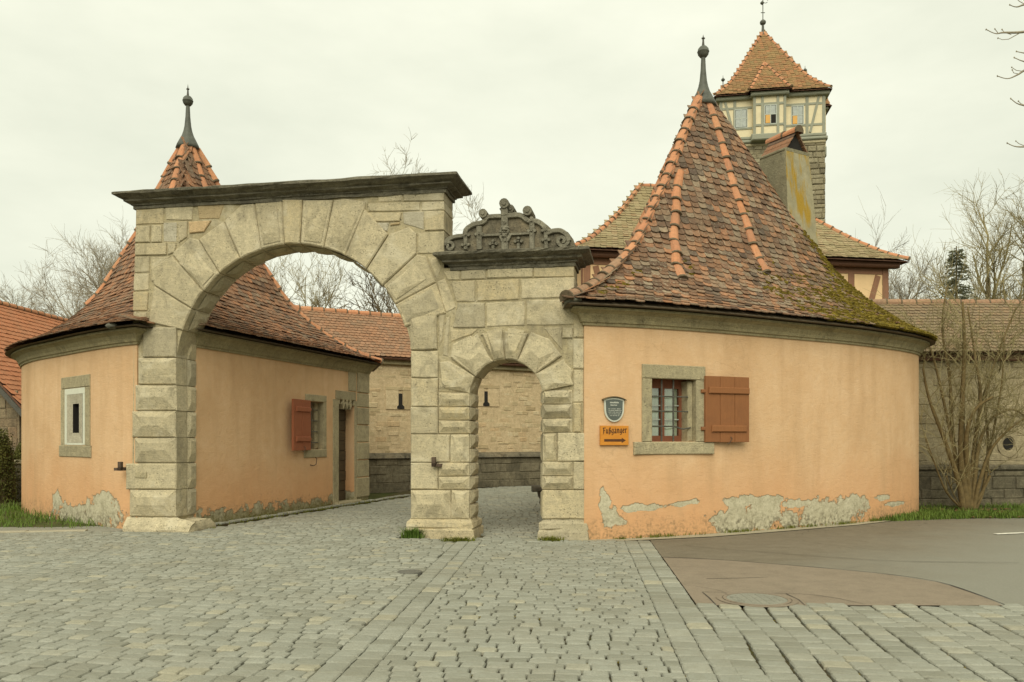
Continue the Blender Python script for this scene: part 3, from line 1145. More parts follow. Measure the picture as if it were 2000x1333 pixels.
for k in range(len(J) - 1):
    (i0, o0), (i1, o1) = J[k], J[k + 1]
    I0, a0 = on_intrados(c2([i0])[0])
    I1, a1 = on_intrados(c2([i1])[0])
    mid = [arcp(CA, RA, a0 + (a1 - a0) * q) for q in (0.33, 0.66)]
    O = c2([o0] + EXTRA.get(k, []) + [o1])
    P = [I0] + O + [I1] + mid[::-1]
    st = stone(gate, P, 0.035 + 0.012 * (k % 3 == 0), bev=0.02, back_to=GATE_T + 0.02, name='arch_stone')
    # diamond cut foot on the face of some wedges
    if k in (2, 5, 7, 8, 11, 12):
        ci = Vector(arcp(CA, RA + 0.06, (a0 + a1) / 2))
        t = Vector((math.sin((a0 + a1) / 2), -math.cos((a0 + a1) / 2)))
        r_ = Vector((math.cos((a0 + a1) / 2), math.sin((a0 + a1) / 2)))
        hw = abs(a1 - a0) * RA * 0.36
        T = [ci - t * hw, ci + t * hw, ci + t * hw * 0.5 + r_ * 0.17, ci - t * hw * 0.62 + r_ * 0.17]
        g = G()
        fr = -0.045
        g.add([gworld(T[0].x, fr, T[0].y), gworld(T[1].x, fr, T[1].y), gworld(T[2].x, fr - .03, T[2].y), gworld(T[3].x, fr - .03, T[3].y),
               gworld(ci.x + r_.x * .62 - t.x * hw * 1.2, fr + .004, ci.y + r_.y * .62 - t.y * hw * 1.2), gworld(ci.x + r_.x * .62 + t.x * hw * 1.2, fr + .004, ci.y + r_.y * .62 + t.y * hw * 1.2)],
              [(0, 1, 2, 3), (3, 2, 5, 4), (0, 3, 4), (1, 5, 2)])
        g.build('diamond_boss', 'gate_stone', gate)
# underside facets between the two reveals of the arch
for k in range(len(J) - 1):
    I0, a0 = on_intrados(c2([J[k][0]])[0])
    I1, a1 = on_intrados(c2([J[k + 1][0]])[0])
    g = G()
    am = (a0 + a1) / 2
    d0 = a0 + (a1 - a0) * 0.06
    d1 = a0 + (a1 - a0) * 0.94
    r0, r1 = RA - 0.002, RA - 0.05
    vs = [gworld(*(lambda p, v_: (p[0], v_, p[1]))(arcp(CA, r0, a), v_)) for (a, v_) in ((d0, .13), (d1, .13), (d1, .55), (d0, .55))]
    e0, e1 = a0 + (a1 - a0) * 0.3, a0 + (a1 - a0) * 0.7
    vs += [gworld(*(lambda p, v_: (p[0], v_, p[1]))(arcp(CA, r1, a), v_)) for (a, v_) in ((e0, .24), (e1, .24), (e1, .44), (e0, .44))]
    g.add(vs, [(0, 1, 5, 4), (1, 2, 6, 5), (2, 3, 7, 6), (3, 0, 4, 7), (4, 5, 6, 7)])
    g.build('soffit_boss', 'gate_stone', gate)

rect = lambda x0, y0, x1, y1: [(x0, y1), (x1, y1), (x1, y0), (x0, y0)]
fp = crop(0, 0, 1)
# --- left pier, courses of one block each, right edge at the opening
lrows = [(640, 699, 281), (699, 752, 272), (752, 803, 266), (803, 855, 260), (855, 905, 265), (905, 957, 248), (957, 1010, 256)]
for i, (y0, y1, xl) in enumerate(lrows):
    P = [(gu(xl), gw_(300, y1)), (UL, gw_(347, y1)), (UL, gw_(347, y0)), (gu(xl), gw_(300, y0))]
    hi = [None, (0.55, 0.12, 0.16, 0.05), (0.5, 0.1, 0.2, 0.085), (0.42, 0.2, 0.3, 0.06), (0.5, 0.15, 0.2, 0.06), None, (0.45, 0.25, 0.22, 0.06)][i]
    stone(gate, P, 0.045, bev=0.022, boss=hi, back_to=0.30, name='pier_stone')
    # the block behind it, on the passage side
    g = G()
    w0, w1 = gw_(347, y1) + .008, gw_(347, y0) - .008
    A = [(UL + 0.0, .315, w0), (UL + 0.0, .315, w1), (UL + 0.0, GATE_T + .02, w1), (UL + 0.0, GATE_T + .02, w0)]
    g.add([gworld(u - .06, v_, w_) for (u, v_, w_) in A] + [gworld(u, v_, w_) for (u, v_, w_) in A] +
          [gworld(UL + .035, .37, w0 + .16), gworld(UL + .035, .37, w1 - .06), gworld(UL + .035, .53, w1 - .06), gworld(UL + .035, .53, w0 + .16)],
          [(0, 1, 5, 4), (1, 2, 6, 5), (2, 3, 7, 6), (3, 0, 4, 7)] + [(4 + j, 4 + (j + 1) % 4, 8 + (j + 1) % 4, 8 + j) for j in range(4)] + [(8, 9, 10, 11)])
    g.build('jamb_stone', 'gate_stone', gate)
# left base, worn to a rounded lump
g = G()
P0, P1 = gu(250), UL + 0.34
K = 14
prof = [(0.14, -0.05), (0.15, 0.06), (0.12, 0.15), (0.07, 0.22), (0.02, 0.27), (0.0, 0.275)]
rings = []
for (o, w_) in prof:
    ring = []
    for k in range(K + 1):
        q = k / K
        ring.append((P0 + (P1 - P0) * q - 0.25 * o * (q == 1), -o * (1 - 0.15 * math.sin(q * 9)) + RG.uniform(-.012, .012), max(-.05, w_ * (1 - 0.3 * max(0, q - .72) / .28) + RG.uniform(-.012, .012))))
    for k in range(1, 7):
        ring.append((P1 - 0.42 * (o < 0.05) * 0 + 0.30 * o - .06, -o + (GATE_T + 2 * o) * k / 6 - (0.0), max(-.05, w_ * 0.72 + RG.uniform(-.012, .012))))
    rings.append(ring)
m = len(rings[0])
g.add([gworld(*p) for r_ in rings for p in r_], [(a * m + j, a * m + j + 1, (a + 1) * m + j + 1, (a + 1) * m + j) for a in range(len(prof) - 1) for j in range(m - 1)])
top = len(g.v)
g.add([gworld(*p) for p in rings[-1]] + [gworld(P0, GATE_T, .29), gworld(UL - .05, GATE_T, .29)], [(j, j + 1, m) for j in range(m - 1)])
g.build('worn_plinth', 'gate_stone', gate, smooth=False)

# --- middle pier
X0, XM, X1 = 803, 857, 918
ys = [622, 686, 739, 795, 848, 904, 957, 1014]
for i in range(len(ys) - 1):
    y0, y1 = ys[i], ys[i + 1]
    if i < 1:
        P = c2([(1612, 880), (1762, 812), (1765, 1008), (1620, 1015)])
        stone(gate, P, 0.04, back_to=GATE_T + .02, boss=(0.35, 0.2, 0.2, 0.03), name='pier_stone')
        continue
    if i == 6:
        stone(gate, [(UR, gw_(803, y1)), (gu(882), gw_(882, y1)), (gu(882), gw_(882, y0)), (UR, gw_(803, y0))], 0.05, boss=(0.5, 0.1, 0.17, 0.07), back_to=.3, name='pier_stone')
        stone(gate, [(gu(882), gw_(882, y1)), (SL, gw_(918, y1)), (SL, gw_(918, y0)), (gu(882), gw_(882, y0))], 0.045, boss=(0.42, 0.1, 0.36, 0.06), back_to=.3, name='pier_stone')
    elif i == 4:
        stone(gate, [(UR, gw_(803, y1)), (gu(880), gw_(880, y1)), (gu(880), gw_(880, y0)), (UR, gw_(803, y0))], 0.04, back_to=.3, name='pier_stone')
        stone(gate, [(gu(880), gw_(880, y1)), (SL, gw_(918, y1)), (SL, gw_(918, y0)), (gu(880), gw_(880, y0))], 0.035, back_to=.3, boss=(0.35, .1, .35, .04), name='pier_stone')
    else:
        stone(gate, [(UR, gw_(803, y1)), (gu(XM), gw_(XM, y1)), (gu(XM), gw_(XM, y0)), (UR, gw_(803, y0))], 0.04, back_to=.3, name='pier_stone')
        if i >= 2:
            ym = (y0 + y1) / 2
            for (ya, yb) in ((y0, ym), (ym, y1)):
                stone(gate, [(gu(XM), gw_(XM, yb)), (SL, gw_(918, yb)), (SL, gw_(918, ya)), (gu(XM), gw_(XM, ya))], 0.03, boss=(0.55, .15, .14, .05), back_to=.3, gap=0.003, name='pier_stone')
    # passage faces of the pier (towards the foot arch and the cart arch)
    for (uu, sgn) in ((SL, 1), (UR, -1)):
        w0, w1 = gw_(918, y1) + .006, gw_(918, y0) - .006
        if sgn == 1 and i < 2:
            continue
        g = G()
        wm = (w0 + w1) / 2
        for (a, b_) in ((w0, wm - .01), (wm + .01, w1)):
            A = [(.02, a), (.02, b_), (GATE_T + .02, b_), (GATE_T + .02, a)]
            B = [(.16, a + .1), (.16, b_ - .03), (.42, b_ - .03), (.42, a + .1)]
            g.add([gworld(uu - sgn * .05, v_, w_) for (v_, w_) in A] + [gworld(uu + sgn * .004, v_, w_) for (v_, w_) in A] + [gworld(uu + sgn * .055, v_, w_) for (v_, w_) in B],
                  [(j, (j + 1) % 4, 4 + (j + 1) % 4, 4 + j) for j in range(4)] + [(4 + j, 4 + (j + 1) % 4, 8 + (j + 1) % 4, 8 + j) for j in range(4)] + [(8, 9, 10, 11)])
        g.build('jamb_stone', 'gate_stone', gate)
# extra blocks right of the big arch
stone(gate, c2([(1755, 640), (1805, 622), (1868, 785), (1805, 815)]), 0.02, name='wall_stone')
stone(gate, c2([(1765, 815), (1808, 815), (1790, 960), (1768, 1000)]), 0.02, name='wall_stone')
stone(gate, c2([(1705, 503), (1765, 505), (1790, 560), (1760, 640)]), 0.015, name='wall_stone')


def plinth(x0, x1, y_top, name):
    """moulded foot of a pier"""
    u0, u1 = gu(x0), gu(x1)
    wt = gw_((x0 + x1) / 2, y_top)
    g = G()
    prof = [(0.11, -0.05), (0.10, wt * .42), (0.075, wt * .5), (0.09, wt * .58), (0.085, wt * .8), (0.04, wt * .9), (0.015, wt)]
    rings = []
    for (o, w_) in prof:
        ring = []
        cs_ = [(u0 - o, -o), (u1 + o, -o), (u1 + o, GATE_T + o), (u0 - o, GATE_T + o)]
        for a in range(4):
            p, q = cs_[a], cs_[(a + 1) % 4]
            for k in range(4):
                ring.append((p[0] + (q[0] - p[0]) * k / 4 + RG.uniform(-.014, .014), p[1] + (q[1] - p[1]) * k / 4 + RG.uniform(-.014, .014), w_ + RG.uniform(-.008, .008)))
        rings.append(ring)
    g.add([gworld(*p) for r_ in rings for p in r_], [(a * 16 + j, a * 16 + (j + 1) % 16, (a + 1) * 16 + (j + 1) % 16, (a + 1) * 16 + j) for a in range(len(prof) - 1) for j in range(16)] + [tuple((len(prof) - 1) * 16 + j for j in range(16))])
    return g.build(name, 'gate_stone', gate)


plinth(806, 916, 1012, 'plinth')
plinth(1063, 1138, 1014, 'plinth')

# --- right pier
yr = [(762, 790, 1118), (790, 818, 1118), (818, 846, 1118), (846, 902, 1144), (902, 957, 1143), (957, 1014, 1144)]
for i, (y0, y1, xr) in enumerate(yr):
    P = [(SR, gw_(1060, y1)), (gu(xr), gw_(xr, y1)), (gu(xr), gw_(xr, y0)), (SR, gw_(1060, y0))]
    if i == 4:
        ym = (y0 + y1) / 2
        for (ya, yb) in ((y0, ym), (ym, y1)):
            stone(gate, [(SR, gw_(1060, yb)), (gu(1120), gw_(1120, yb)), (gu(1120), gw_(1120, ya)), (SR, gw_(1060, ya))], .035, boss=(.5, .15, .14, .06), back_to=.3, gap=.003, name='pier_stone')
        stone(gate, [(gu(1120), gw_(1120, y1)), (gu(xr), gw_(xr, y1)), (gu(xr), gw_(xr, y0)), (gu(1120), gw_(1120, y0))], .045, back_to=.3, gap=.003, name='pier_stone')
    elif i == 3:
        stone(gate, [(SR, gw_(1060, y1)), (gu(1089), gw_(1089, y1)), (gu(1089), gw_(1089, y0)), (SR, gw_(1060, y0))], .035, boss=(.3, .1, .3, .05), back_to=.3, name='pier_stone')
        stone(gate, [(gu(1089), gw_(1089, y1)), (gu(xr), gw_(xr, y1)), (gu(xr), gw_(xr, y0)), (gu(1089), gw_(1089, y0))], .05, back_to=.3, gap=.003, name='pier_stone')
    else:
        stone(gate, P, .035 if i < 3 else .05, boss=(.5, .2, .1, .075) if i < 3 else None, back_to=.3, gap=.004, name='pier_stone')
    g = G()
    w0, w1 = gw_(1060, y1), gw_(1060, y0)
    g.add([gworld(SR - .004 - k * .04, v_, w_) for k in (0, 1) for (v_, w_) in ((.02 + .1 * k, w0 + .005 + k * .05), (.02 + .1 * k, w1 - .005 - k * .05), (GATE_T - .1 * k, w1 - .005 - k * .05), (GATE_T - .1 * k, w0 + .005 + k * .05))],
          [(j, (j + 1) % 4, 4 + (j + 1) % 4, 4 + j) for j in range(4)] + [(4, 5, 6, 7)])
    g.build('jamb_stone', 'gate_stone', gate)
for (x0, y0, x1, y1) in ((1119, 608, 1142, 661), (1119, 662, 1142, 722), (1119, 722, 1142, 787), (1119, 787, 1136, 846), (1098, 640, 1119, 662)):
    stone(gate, fp(rect(x0, y0, x1, y1)), .025, name='wall_stone')

# --- small arch wedges
c3 = crop(760, 370, 3.332)
S = [([(345, 1290), (330, 1122), (395, 1118)], 176, 147), ([(400, 1095), (415, 1005), (538, 952)], 147, 109), ([(600, 938), (738, 922)], 109, 90.5), ([(752, 922), (908, 938)], 90.5, 71),
     ([(925, 930), (1045, 972), (1128, 1082)], 71, 36), ([(1132, 1108), (1202, 1182), (1185, 1252)], 36, 5)]
for k, (O, a0, a1) in enumerate(S):
    a0, a1 = R(a0), R(a1)
    arc = [arcp(CB, RB, a0 + (a1 - a0) * q) for q in (0, 0.33, 0.66, 1)]
    stone(gate, c3(O) + arc[::-1], 0.05, bev=0.02, back_to=GATE_T + .02, name='arch_stone')
    am = (a0 + a1) / 2
    ci = Vector(arcp(CB, RB + .03, am))
    t = Vector((math.sin(am), -math.cos(am)))
    r_ = Vector((math.cos(am), math.sin(am)))
    hw = abs(a1 - a0) * RB * 0.44
    g = G()
    fr = -0.06
    ln = .20 if k in (1, 4, 5) else .12
    T = [ci - t * hw, ci + t * hw, ci + t * hw * .62 + r_ * ln, ci - t * hw * .62 + r_ * ln, ci + r_ * .48 - t * hw * 1.55, ci + r_ * .48 + t * hw * 1.55]
    g.add([gworld(q.x, fr + .012 * (j > 3) - (.045 if j in (2, 3) else 0), q.y) for j, q in enumerate(T)], [(0, 1, 2, 3), (3, 2, 5, 4), (0, 3, 4), (1, 5, 2)])
    g.build('diamond_boss', 'gate_stone', gate)

# --- spandrel ashlar of the big gate
blocks = [[(128, 240), (280, 234), (280, 330), (128, 333)], [(284, 235), (440, 226), (436, 310), (290, 308)],
          [(128, 337), (208, 335), (206, 430), (124, 432)], [(213, 334), (270, 333), (268, 428), (212, 430)], [(356, 315), (410, 312), (405, 400), (358, 432)],
          [(124, 436), (298, 432), (296, 498), (122, 500)], [(302, 434), (352, 436), (340, 480), (302, 498)], [(120, 505), (204, 504), (200, 590), (118, 594)], [(209, 505), (318, 502), (222, 640), (210, 640)],
          [(117, 598), (200, 596), (200, 690), (115, 692)], [(114, 696), (198, 696), (190, 800), (112, 802)], [(112, 806), (188, 806), (190, 895), (108, 898)],
          [(1440, 158), (1572, 150), (1572, 206), (1440, 212)], [(1385, 215), (1670, 206), (1670, 258), (1385, 264)], [(1372, 268), (1570, 266), (1560, 315), (1376, 318)]]
for P in blocks:
    stone(gate, c2(P), 0.018, bev=0.012, name='wall_stone')
for P in ([(460, 226), (612, 214), (580, 300), (468, 304)], [(416, 314), (540, 308), (498, 372), (418, 380)]):
    stone(gate, c2(P), 0.02, bev=0.012, mat='rubble_stone', name='wall_stone')
for P in ([(275, 318), (352, 316), (350, 428), (274, 426)], [(1575, 263), (1690, 260), (1690, 362), (1580, 330)], [(1392, 322), (1500, 320), (1492, 372), (1450, 360)]):
    stone(gate, c2(P), 0.012, bev=0.012, mat='pale_mortar', name='wall_stone')
stone(gate, c2([(1505, 322), (1562, 318), (1560, 332), (1506, 340)]), 0.02, bev=.01, mat='rubble_stone', name='wall_stone')
uR = gu(867) + 0.012
for P in ([(1576, 150), (1785, 140), (1785, 204), (1576, 206)], [(1676, 208), (1785, 206), (1785, 256), (1676, 258)], [(1694, 260), (1785, 259), (1785, 364), (1694, 366)], [(1655, 376), (1780, 370), (1780, 490), (1655, 492)]):
    Q = c2(P)
    Q = [(uR if q[0] > gu(858) else q[0], q[1]) for q in Q]
    stone(gate, Q, 0.02, bev=0.012, back_to=GATE_T + .012, name='wall_stone')
# --- wall over the foot arch
for P in ([(350, 533), (462, 528), (462, 593), (380, 597)], [(468, 527), (632, 520), (632, 586), (468, 592)], [(638, 520), (935, 512), (935, 576), (638, 582)], [(941, 512), (1185, 504), (1185, 572), (941, 577)],
          [(402, 600), (560, 594), (562, 733), (436, 736)], [(570, 593), (846, 584), (848, 722), (572, 732)], [(858, 582), (1185, 572), (1185, 706), (858, 716)],
          [(448, 742), (625, 738), (627, 903), (412, 902)], [(632, 737), (884, 728), (886, 890), (634, 898)], [(892, 722), (1185, 712), (1185, 884), (892, 890)],
          [(395, 912), (590, 908), (545, 945), (400, 1000)], [(1000, 897), (1130, 892), (1130, 1060), (1050, 965)], [(370, 830), (402, 830), (385, 1090), (345, 1080)]):
    Q = c3(P)
    Q = [(gu(1121) + .01 if q[0] > gu(1113) else q[0], q[1]) for q in Q]
    stone(gate, Q, 0.02, bev=0.014, name='wall_stone', back_to=(GATE_T + .012) if max(q[0] for q in Q) > gu(1118) else None)


# --- mouldings
def moulding(u0, u1, w0, prof, name, mat='dark_stone', v0=0.0, v1=GATE_T, wear=.012):
    K = 22
    rings = []
    for (o, h) in prof:
        cs_ = [(u0 - o, v0 - o), (u1 + o, v0 - o), (u1 + o, v1 + o), (u0 - o, v1 + o)]
        ring = []
        for a, m_ in ((0, K), (1, 4), (2, K), (3, 4)):
            p, q = cs_[a], cs_[(a + 1) % 4]
            for k in range(m_):
                j = wear if 0 < k else 0.0
                ring.append((p[0] + (q[0] - p[0]) * k / m_ + RG.uniform(-j, j) * .3, p[1] + (q[1] - p[1]) * k / m_ + RG.uniform(-j, j), w0 + h + RG.uniform(-j, j) * .8))
        rings.append(ring)
    m_ = len(rings[0])
    g = G()
    g.add([gworld(*p) for r_ in rings for p in r_], [(a * m_ + j, a * m_ + (j + 1) % m_, (a + 1) * m_ + (j + 1) % m_, (a + 1) * m_ + j) for a in range(len(prof) - 1) for j in range(m_)])
    c0 = len(g.v)
    Kf = K
    g.add([gworld(*p) for p in rings[-1]], [(j, j + 1, m_ - 4 - (j + 1), m_ - 4 - j) for j in range(0, K)])
    return g.build(name, mat, gate)


wb = gw_(266, 405)
moulding(gu(266), gu(868), wb - .03, [(o_, h_ * .84) for (o_, h_) in [(0, -.02), (.035, -.02), (.035, .05), (.06, .055), (.06, .075), (.10, .10), (.15, .12), (.15, .155), (.21, .18), (.27, .225), (.285, .23), (.285, .275), (.25, .295), (0, .33)]], 'cornice')
g = G()
u = gu(266)
while u < gu(868) - .05:
    Fg = Frame(gworld(u, 0, wb + .03), (GD.x, GD.y, 0), (-GN.x, -GN.y, 0))
    if RG.random() < .82:
        g.box(Fg, 0.012, .058, .02, .062 + RG.uniform(-.01, .012), -.012, .022)
    u += .078
g.build('dentils', 'dark_stone', gate, kind='stuff')
ws = gw_(1000, 519)
moulding(gu(883), gu(1121), ws - .02, [(0, -.03), (.03, -.03), (.03, .03), (.055, .035), (.055, .06), (.09, .075), (.14, .09), (.14, .12), (.20, .145), (.25, .18), (.265, .185), (.265, .225), (.23, .24), (0, .27)], 'cornice')
g = G()
u = gu(880)
while u < gu(1121) - .05:
    Fg = Frame(gworld(u, 0, ws + .02), (GD.x, GD.y, 0), (-GN.x, -GN.y, 0))
    if RG.random() < .85:
        g.box(Fg, 0.01, .05, .02, .058 + RG.uniform(-.01, .012), -.008, .022)
    u += .07
g.build('dentils', 'dark_stone', gate, kind='stuff')

# --- strapwork crest over the foot arch
c8 = crop(840, 380, 6.25)
wtop = ws + .245
V0, V1 = 0.06, 0.30
outl = [(150, 692), (150, 560), (135, 512), (175, 508), (232, 520), (290, 482), (390, 475), (410, 428), (450, 380), (520, 345), (622, 318), (660, 285), (700, 255), (780, 245), (872, 238), (940, 238), (1052, 228), (1105, 228), (1150, 262), (1225, 290), (1345, 302), (1430, 368), (1480, 415), (1580, 410), (1680, 450), (1745, 540), (1768, 620), (1755, 650)]
O = [(q[0], max(q[1], wtop)) for q in c8(outl)]
O[0] = (O[0][0], wtop)
O[-1] = (O[-1][0], wtop)
tri = geometry.tessellate_polygon([[Vector((a, b_, 0)) for (a, b_) in O]])
n = len(O)
v = [gworld(a, V0, b_) for (a, b_) in O] + [gworld(a, V1, b_) for (a, b_) in O]
crest = obj('crest', mesh('crest', v, [tuple(t) for t in tri] + [tuple(i + n for i in t) for t in tri] + [(i, (i + 1) % n, (i + 1) % n + n, i + n) for i in range(n)], 'crest_field'), gate)


def strap(pts, wd, name='strap', h=0.05, smooth_=True):
    """a raised band following a photo polyline"""
    wd = wd * 1.25
    P = c8(pts)
    if smooth_ and len(P) > 2:
        P = catmull(P, 0.04)
    g = G()
    vs, fs = [], []
    n = len(P)
    for i in range(n):
        t = (Vector(P[min(i + 1, n - 1)]) - Vector(P[max(0, i - 1)])).normalized()
        nn = Vector((-t.y, t.x)) * wd / 2
        p = Vector(P[i])
        a, b_ = p + nn, p - nn
        a2, b2 = p + nn * .72, p - nn * .72
        j = RG.uniform(-.006, .006)
        vs += [gworld(a.x, V0, max(a.y, wtop - .01)), gworld(a.x, V0 - h * .7 + j, max(a.y, wtop - .01)), gworld(a2.x, V0 - h + j, max(a2.y, wtop - .01)), gworld(b2.x, V0 - h + j, max(b2.y, wtop - .01)), gworld(b_.x, V0 - h * .7 + j, max(b_.y, wtop - .01)), gworld(b_.x, V0, max(b_.y, wtop - .01))]
        if i:
            for q in range(5):
                fs.append(((i - 1) * 6 + q, i * 6 + q, i * 6 + q + 1, (i - 1) * 6 + q + 1))
    fs += [(0, 1, 2, 3, 4, 5), tuple((n - 1) * 6 + q for q in (5, 4, 3, 2, 1, 0))]
    g.add(vs, fs)
    return g.build(name, 'crest_stone', crest)


def spiral(cx, cy, r0, r1, a0, turns, sgn):
    return [(cx + (r0 + (r1 - r0) * k / 20) * math.cos(a0 + sgn * 2 * math.pi * turns * k / 20), cy - (r0 + (r1 - r0) * k / 20) * math.sin(a0 + sgn * 2 * math.pi * turns * k / 20)) for k in range(21)]


PX = 1 / 6.25 / 118     # one crop pixel in metres
strap([(395, 500), (300, 512), (215, 545), (170, 590)], 42 * PX)
strap(spiral(232, 632, 62, 14, math.pi * .9, 1.15, -1), 34 * PX)
strap([(1420, 470), (1500, 440), (1590, 438), (1665, 490), (1690, 560)], 46 * PX)
strap(spiral(1610, 560, 78, 16, 0.1, 1.25, -1), 36 * PX)
strap([(420, 500), (430, 430), (480, 385), (560, 352), (630, 340), (680, 300)], 48 * PX)
strap([(670, 300), (705, 268), (790, 262), (880, 258)], 44 * PX)
strap([(930, 258), (1050, 246), (1120, 258), (1200, 320), (1290, 320), (1370, 365), (1415, 440)], 50 * PX)
strap([(592, 385), (594, 480), (596, 668)], 54 * PX, smooth_=False)
strap([(1238, 330), (1240, 440), (1240, 652)], 52 * PX, smooth_=False)
strap([(905, 240), (906, 400), (908, 670)], 66 * PX, smooth_=False)
strap([(625, 498), (740, 492), (850, 488)], 26 * PX, smooth_=False)
strap([(960, 484), (1100, 478), (1210, 470)], 26 * PX, smooth_=False)
strap([(425, 500), (428, 560), (428, 670)], 40 * PX, smooth_=False)
strap([(1408, 440), (1412, 540), (1414, 648)], 38 * PX, smooth_=False)
strap([(850, 490), (880, 560), (908, 590), (940, 556), (975, 486)], 34 * PX)
strap([(1075, 660), (1075, 590)], 30 * PX, smooth_=False)
strap([(765, 665), (765, 600)], 30 * PX, smooth_=False)
for (x, y) in ((430, 495), (1408, 438), (1412, 552), (1236, 442), (428, 612), (594, 482), (1074, 570), (766, 600), (1234, 322)):
    # four lobed flowers with a round boss
    (cu, cw) = c8([(x, y)])[0]
    g = G()
    for dx, dy in ((38, 0), (-38, 0), (0, 38), (0, -38), (0, 0)):
        q = (cu + dx * PX, max(cw + dy * PX, wtop + .02))
        rr = 26 * PX if (dx or dy) else 17 * PX
        dd = .055 if (dx or dy) else .085
        K = 8
        vs = [gworld(q[0] + rr * math.cos(2 * math.pi * k / K), V0, q[1] + rr * math.sin(2 * math.pi * k / K)) for k in range(K)]
        vs += [gworld(q[0] + rr * .7 * math.cos(2 * math.pi * k / K), V0 - dd, q[1] + rr * .7 * math.sin(2 * math.pi * k / K)) for k in range(K)]
        g.add(vs, [(k, (k + 1) % K, K + (k + 1) % K, K + k) for k in range(K)] + [tuple(K + k for k in range(K))])
    g.build('rosette', 'crest_stone', crest)
# mask in the middle
g = G()
rr_ = random.Random(3)
for (x, y, r_) in ((905, 420, 52), (870, 455, 34), (945, 455, 34), (905, 500, 44), (908, 560, 32), (880, 400, 26), (935, 400, 26), (910, 340, 34)):
    (cu, cw) = c8([(x, y)])[0]
    blob(g, gworld(cu, V0 - .03, cw), r_ * PX, rr_, flat=1.0, k=8, rows=5)
g.build('carved_mask', 'crest_stone', crest)


def drum(cx, cy, r_, va, vb, name='volute'):
    (cu, cw) = c8([(cx, cy)])[0]
    g = G()
    K = 12
    for (v0_, v1_, q) in ((va, vb, r_ * PX), (va - .02, va + .02, r_ * PX * .45)):
        A = [gworld(cu + q * math.cos(2 * math.pi * k / K), v0_ - .0, cw + q * math.sin(2 * math.pi * k / K)) for k in range(K)]
        B = [gworld(cu + q * math.cos(2 * math.pi * k / K), v1_, cw + q * math.sin(2 * math.pi * k / K)) for k in range(K)]
        g.add(A + B, [(k, (k + 1) % K, K + (k + 1) % K, K + k) for k in range(K)] + [tuple(range(K)), tuple(K + k for k in range(K))])
    g.build(name, 'crest_stone', crest)


drum(645, 232, 54, -.02, .30)
drum(1188, 200, 58, -.02, .42)
drum(965, 150, 50, .1, .42)
drum(905, 112, 60, -.03, .40)
strap([(905, 250), (902, 190), (880, 150)], 70 * PX, smooth_=False, h=.06)
strap([(690, 262), (665, 275), (640, 262)], 40 * PX)

# --- iron hinge hooks let into the stone
def hook(px, py, side, name='hinge_hook'):
    (u, w_) = gp(px, py)
    g = G()
    Fg = Frame(gworld(u, 0, w_), (GD.x, GD.y, 0), (-GN.x, -GN.y, 0))
    g.box(Fg, -.03, .03, 0, .16, -.03, .03)
    g.box(Fg, -.035 + side * .10, .035 + side * .10, .05, .12, -.03, .02)
    g.box(Fg, min(0, side * .10), max(0, side * .10), .06, .11, -.025, .015)
    g.box(Fg, -.03, .03, .09, .16, -.03, .13)
    g.build(name, 'rust_iron', gate)


hook(851, 908, 1)
hook(244, 916, -1)
# date tablet on the left pier
stone(gate, fp(rect(268, 922, 291, 934)), 0.065, bev=.006, mat='frame_stone', name='tablet')

# ------------------------------------------------------------------ the two guard houses
RND = random.Random(21)
PROF = [(0, 1.03), (.014, .995), (.065, .925), (.13, .84), (.215, .715), (.33, .545), (.46, .385), (.535, .285), (.63, .20), (.73, .128), (.845, .06), (.93, .022), (1, 0)]


def closed_dense(*segs):
    out = []
    for s_ in segs:
        for p in s_:
            if not out or math.hypot(p[0] - out[-1][0], p[1] - out[-1][1]) > 0.03:
                out.append(tuple(p))
    if math.hypot(out[0][0] - out[-1][0], out[0][1] - out[-1][1]) < .03:
        out.pop()
    return out


def sweep(E, prof, name, mat, parent, z0):
    """cornice along a closed outline; prof = (outwards, height)"""
    rings = [[(x, y, z0 + h) for (x, y) in offset_poly(E, o)] for (o, h) in prof]
    n = len(E)
    v = [p for r_ in rings for p in r_]
    f = [(a * n + j, a * n + (j + 1) % n, (a + 1) * n + (j + 1) % n, (a + 1) * n + j) for a in range(len(prof) - 1) for j in range(n)]
    return obj(name, mesh(name, v, f, mat), parent)


CORN = [(0.0, -.02), (.03, -.02), (.035, .02), (.06, .03), (.075, .085), (.12, .16), (.19, .205), (.215, .21), (.215, .25), (.10, .27), (-.25, .27)]


def finial(cx, cy, z, r0, parent, ztop):
    g = G()
    h = ztop - z
    g.lathe((cx, cy, z), [(r0 * 1.5, -.22), (r0 * 1.32, -.12), (r0 * 1.0, 0.0), (r0 * .74, .09), (r0 * .55, .2), (r0 * .42, .32), (r0 * .30, .55), (r0 * .24, .80), (r0 * .24, .83)], 16)
    f = g.build('spire_skirt', 'lead', parent, smooth=True)
    g = G()
    zb = z + .93
    g.lathe((cx, cy, zb), [(.02, -.125), (.07, -.11), (.108, -.06), (.12, -.006), (.126, 0), (.12, .006), (.108, .06), (.07, .105), (.03, .12)], 16)
    g.build('ball', 'lead', f, smooth=True)
    g = G()
    g.lathe((cx, cy, zb + .1), [(.034, 0), (.022, .1), (.018, .16), (.03, .175), (.03, .19), (.014, .205), (.002, h - .93 - .1)], 8)
    for s_ in (-1, 1):
        g.tube([(cx, cy, zb + .27), (cx + s_ * .03, cy, zb + .30), (cx + s_ * .035, cy, zb + .27)], .006, 5)
    g.build('spike', 'iron', f)
    return f


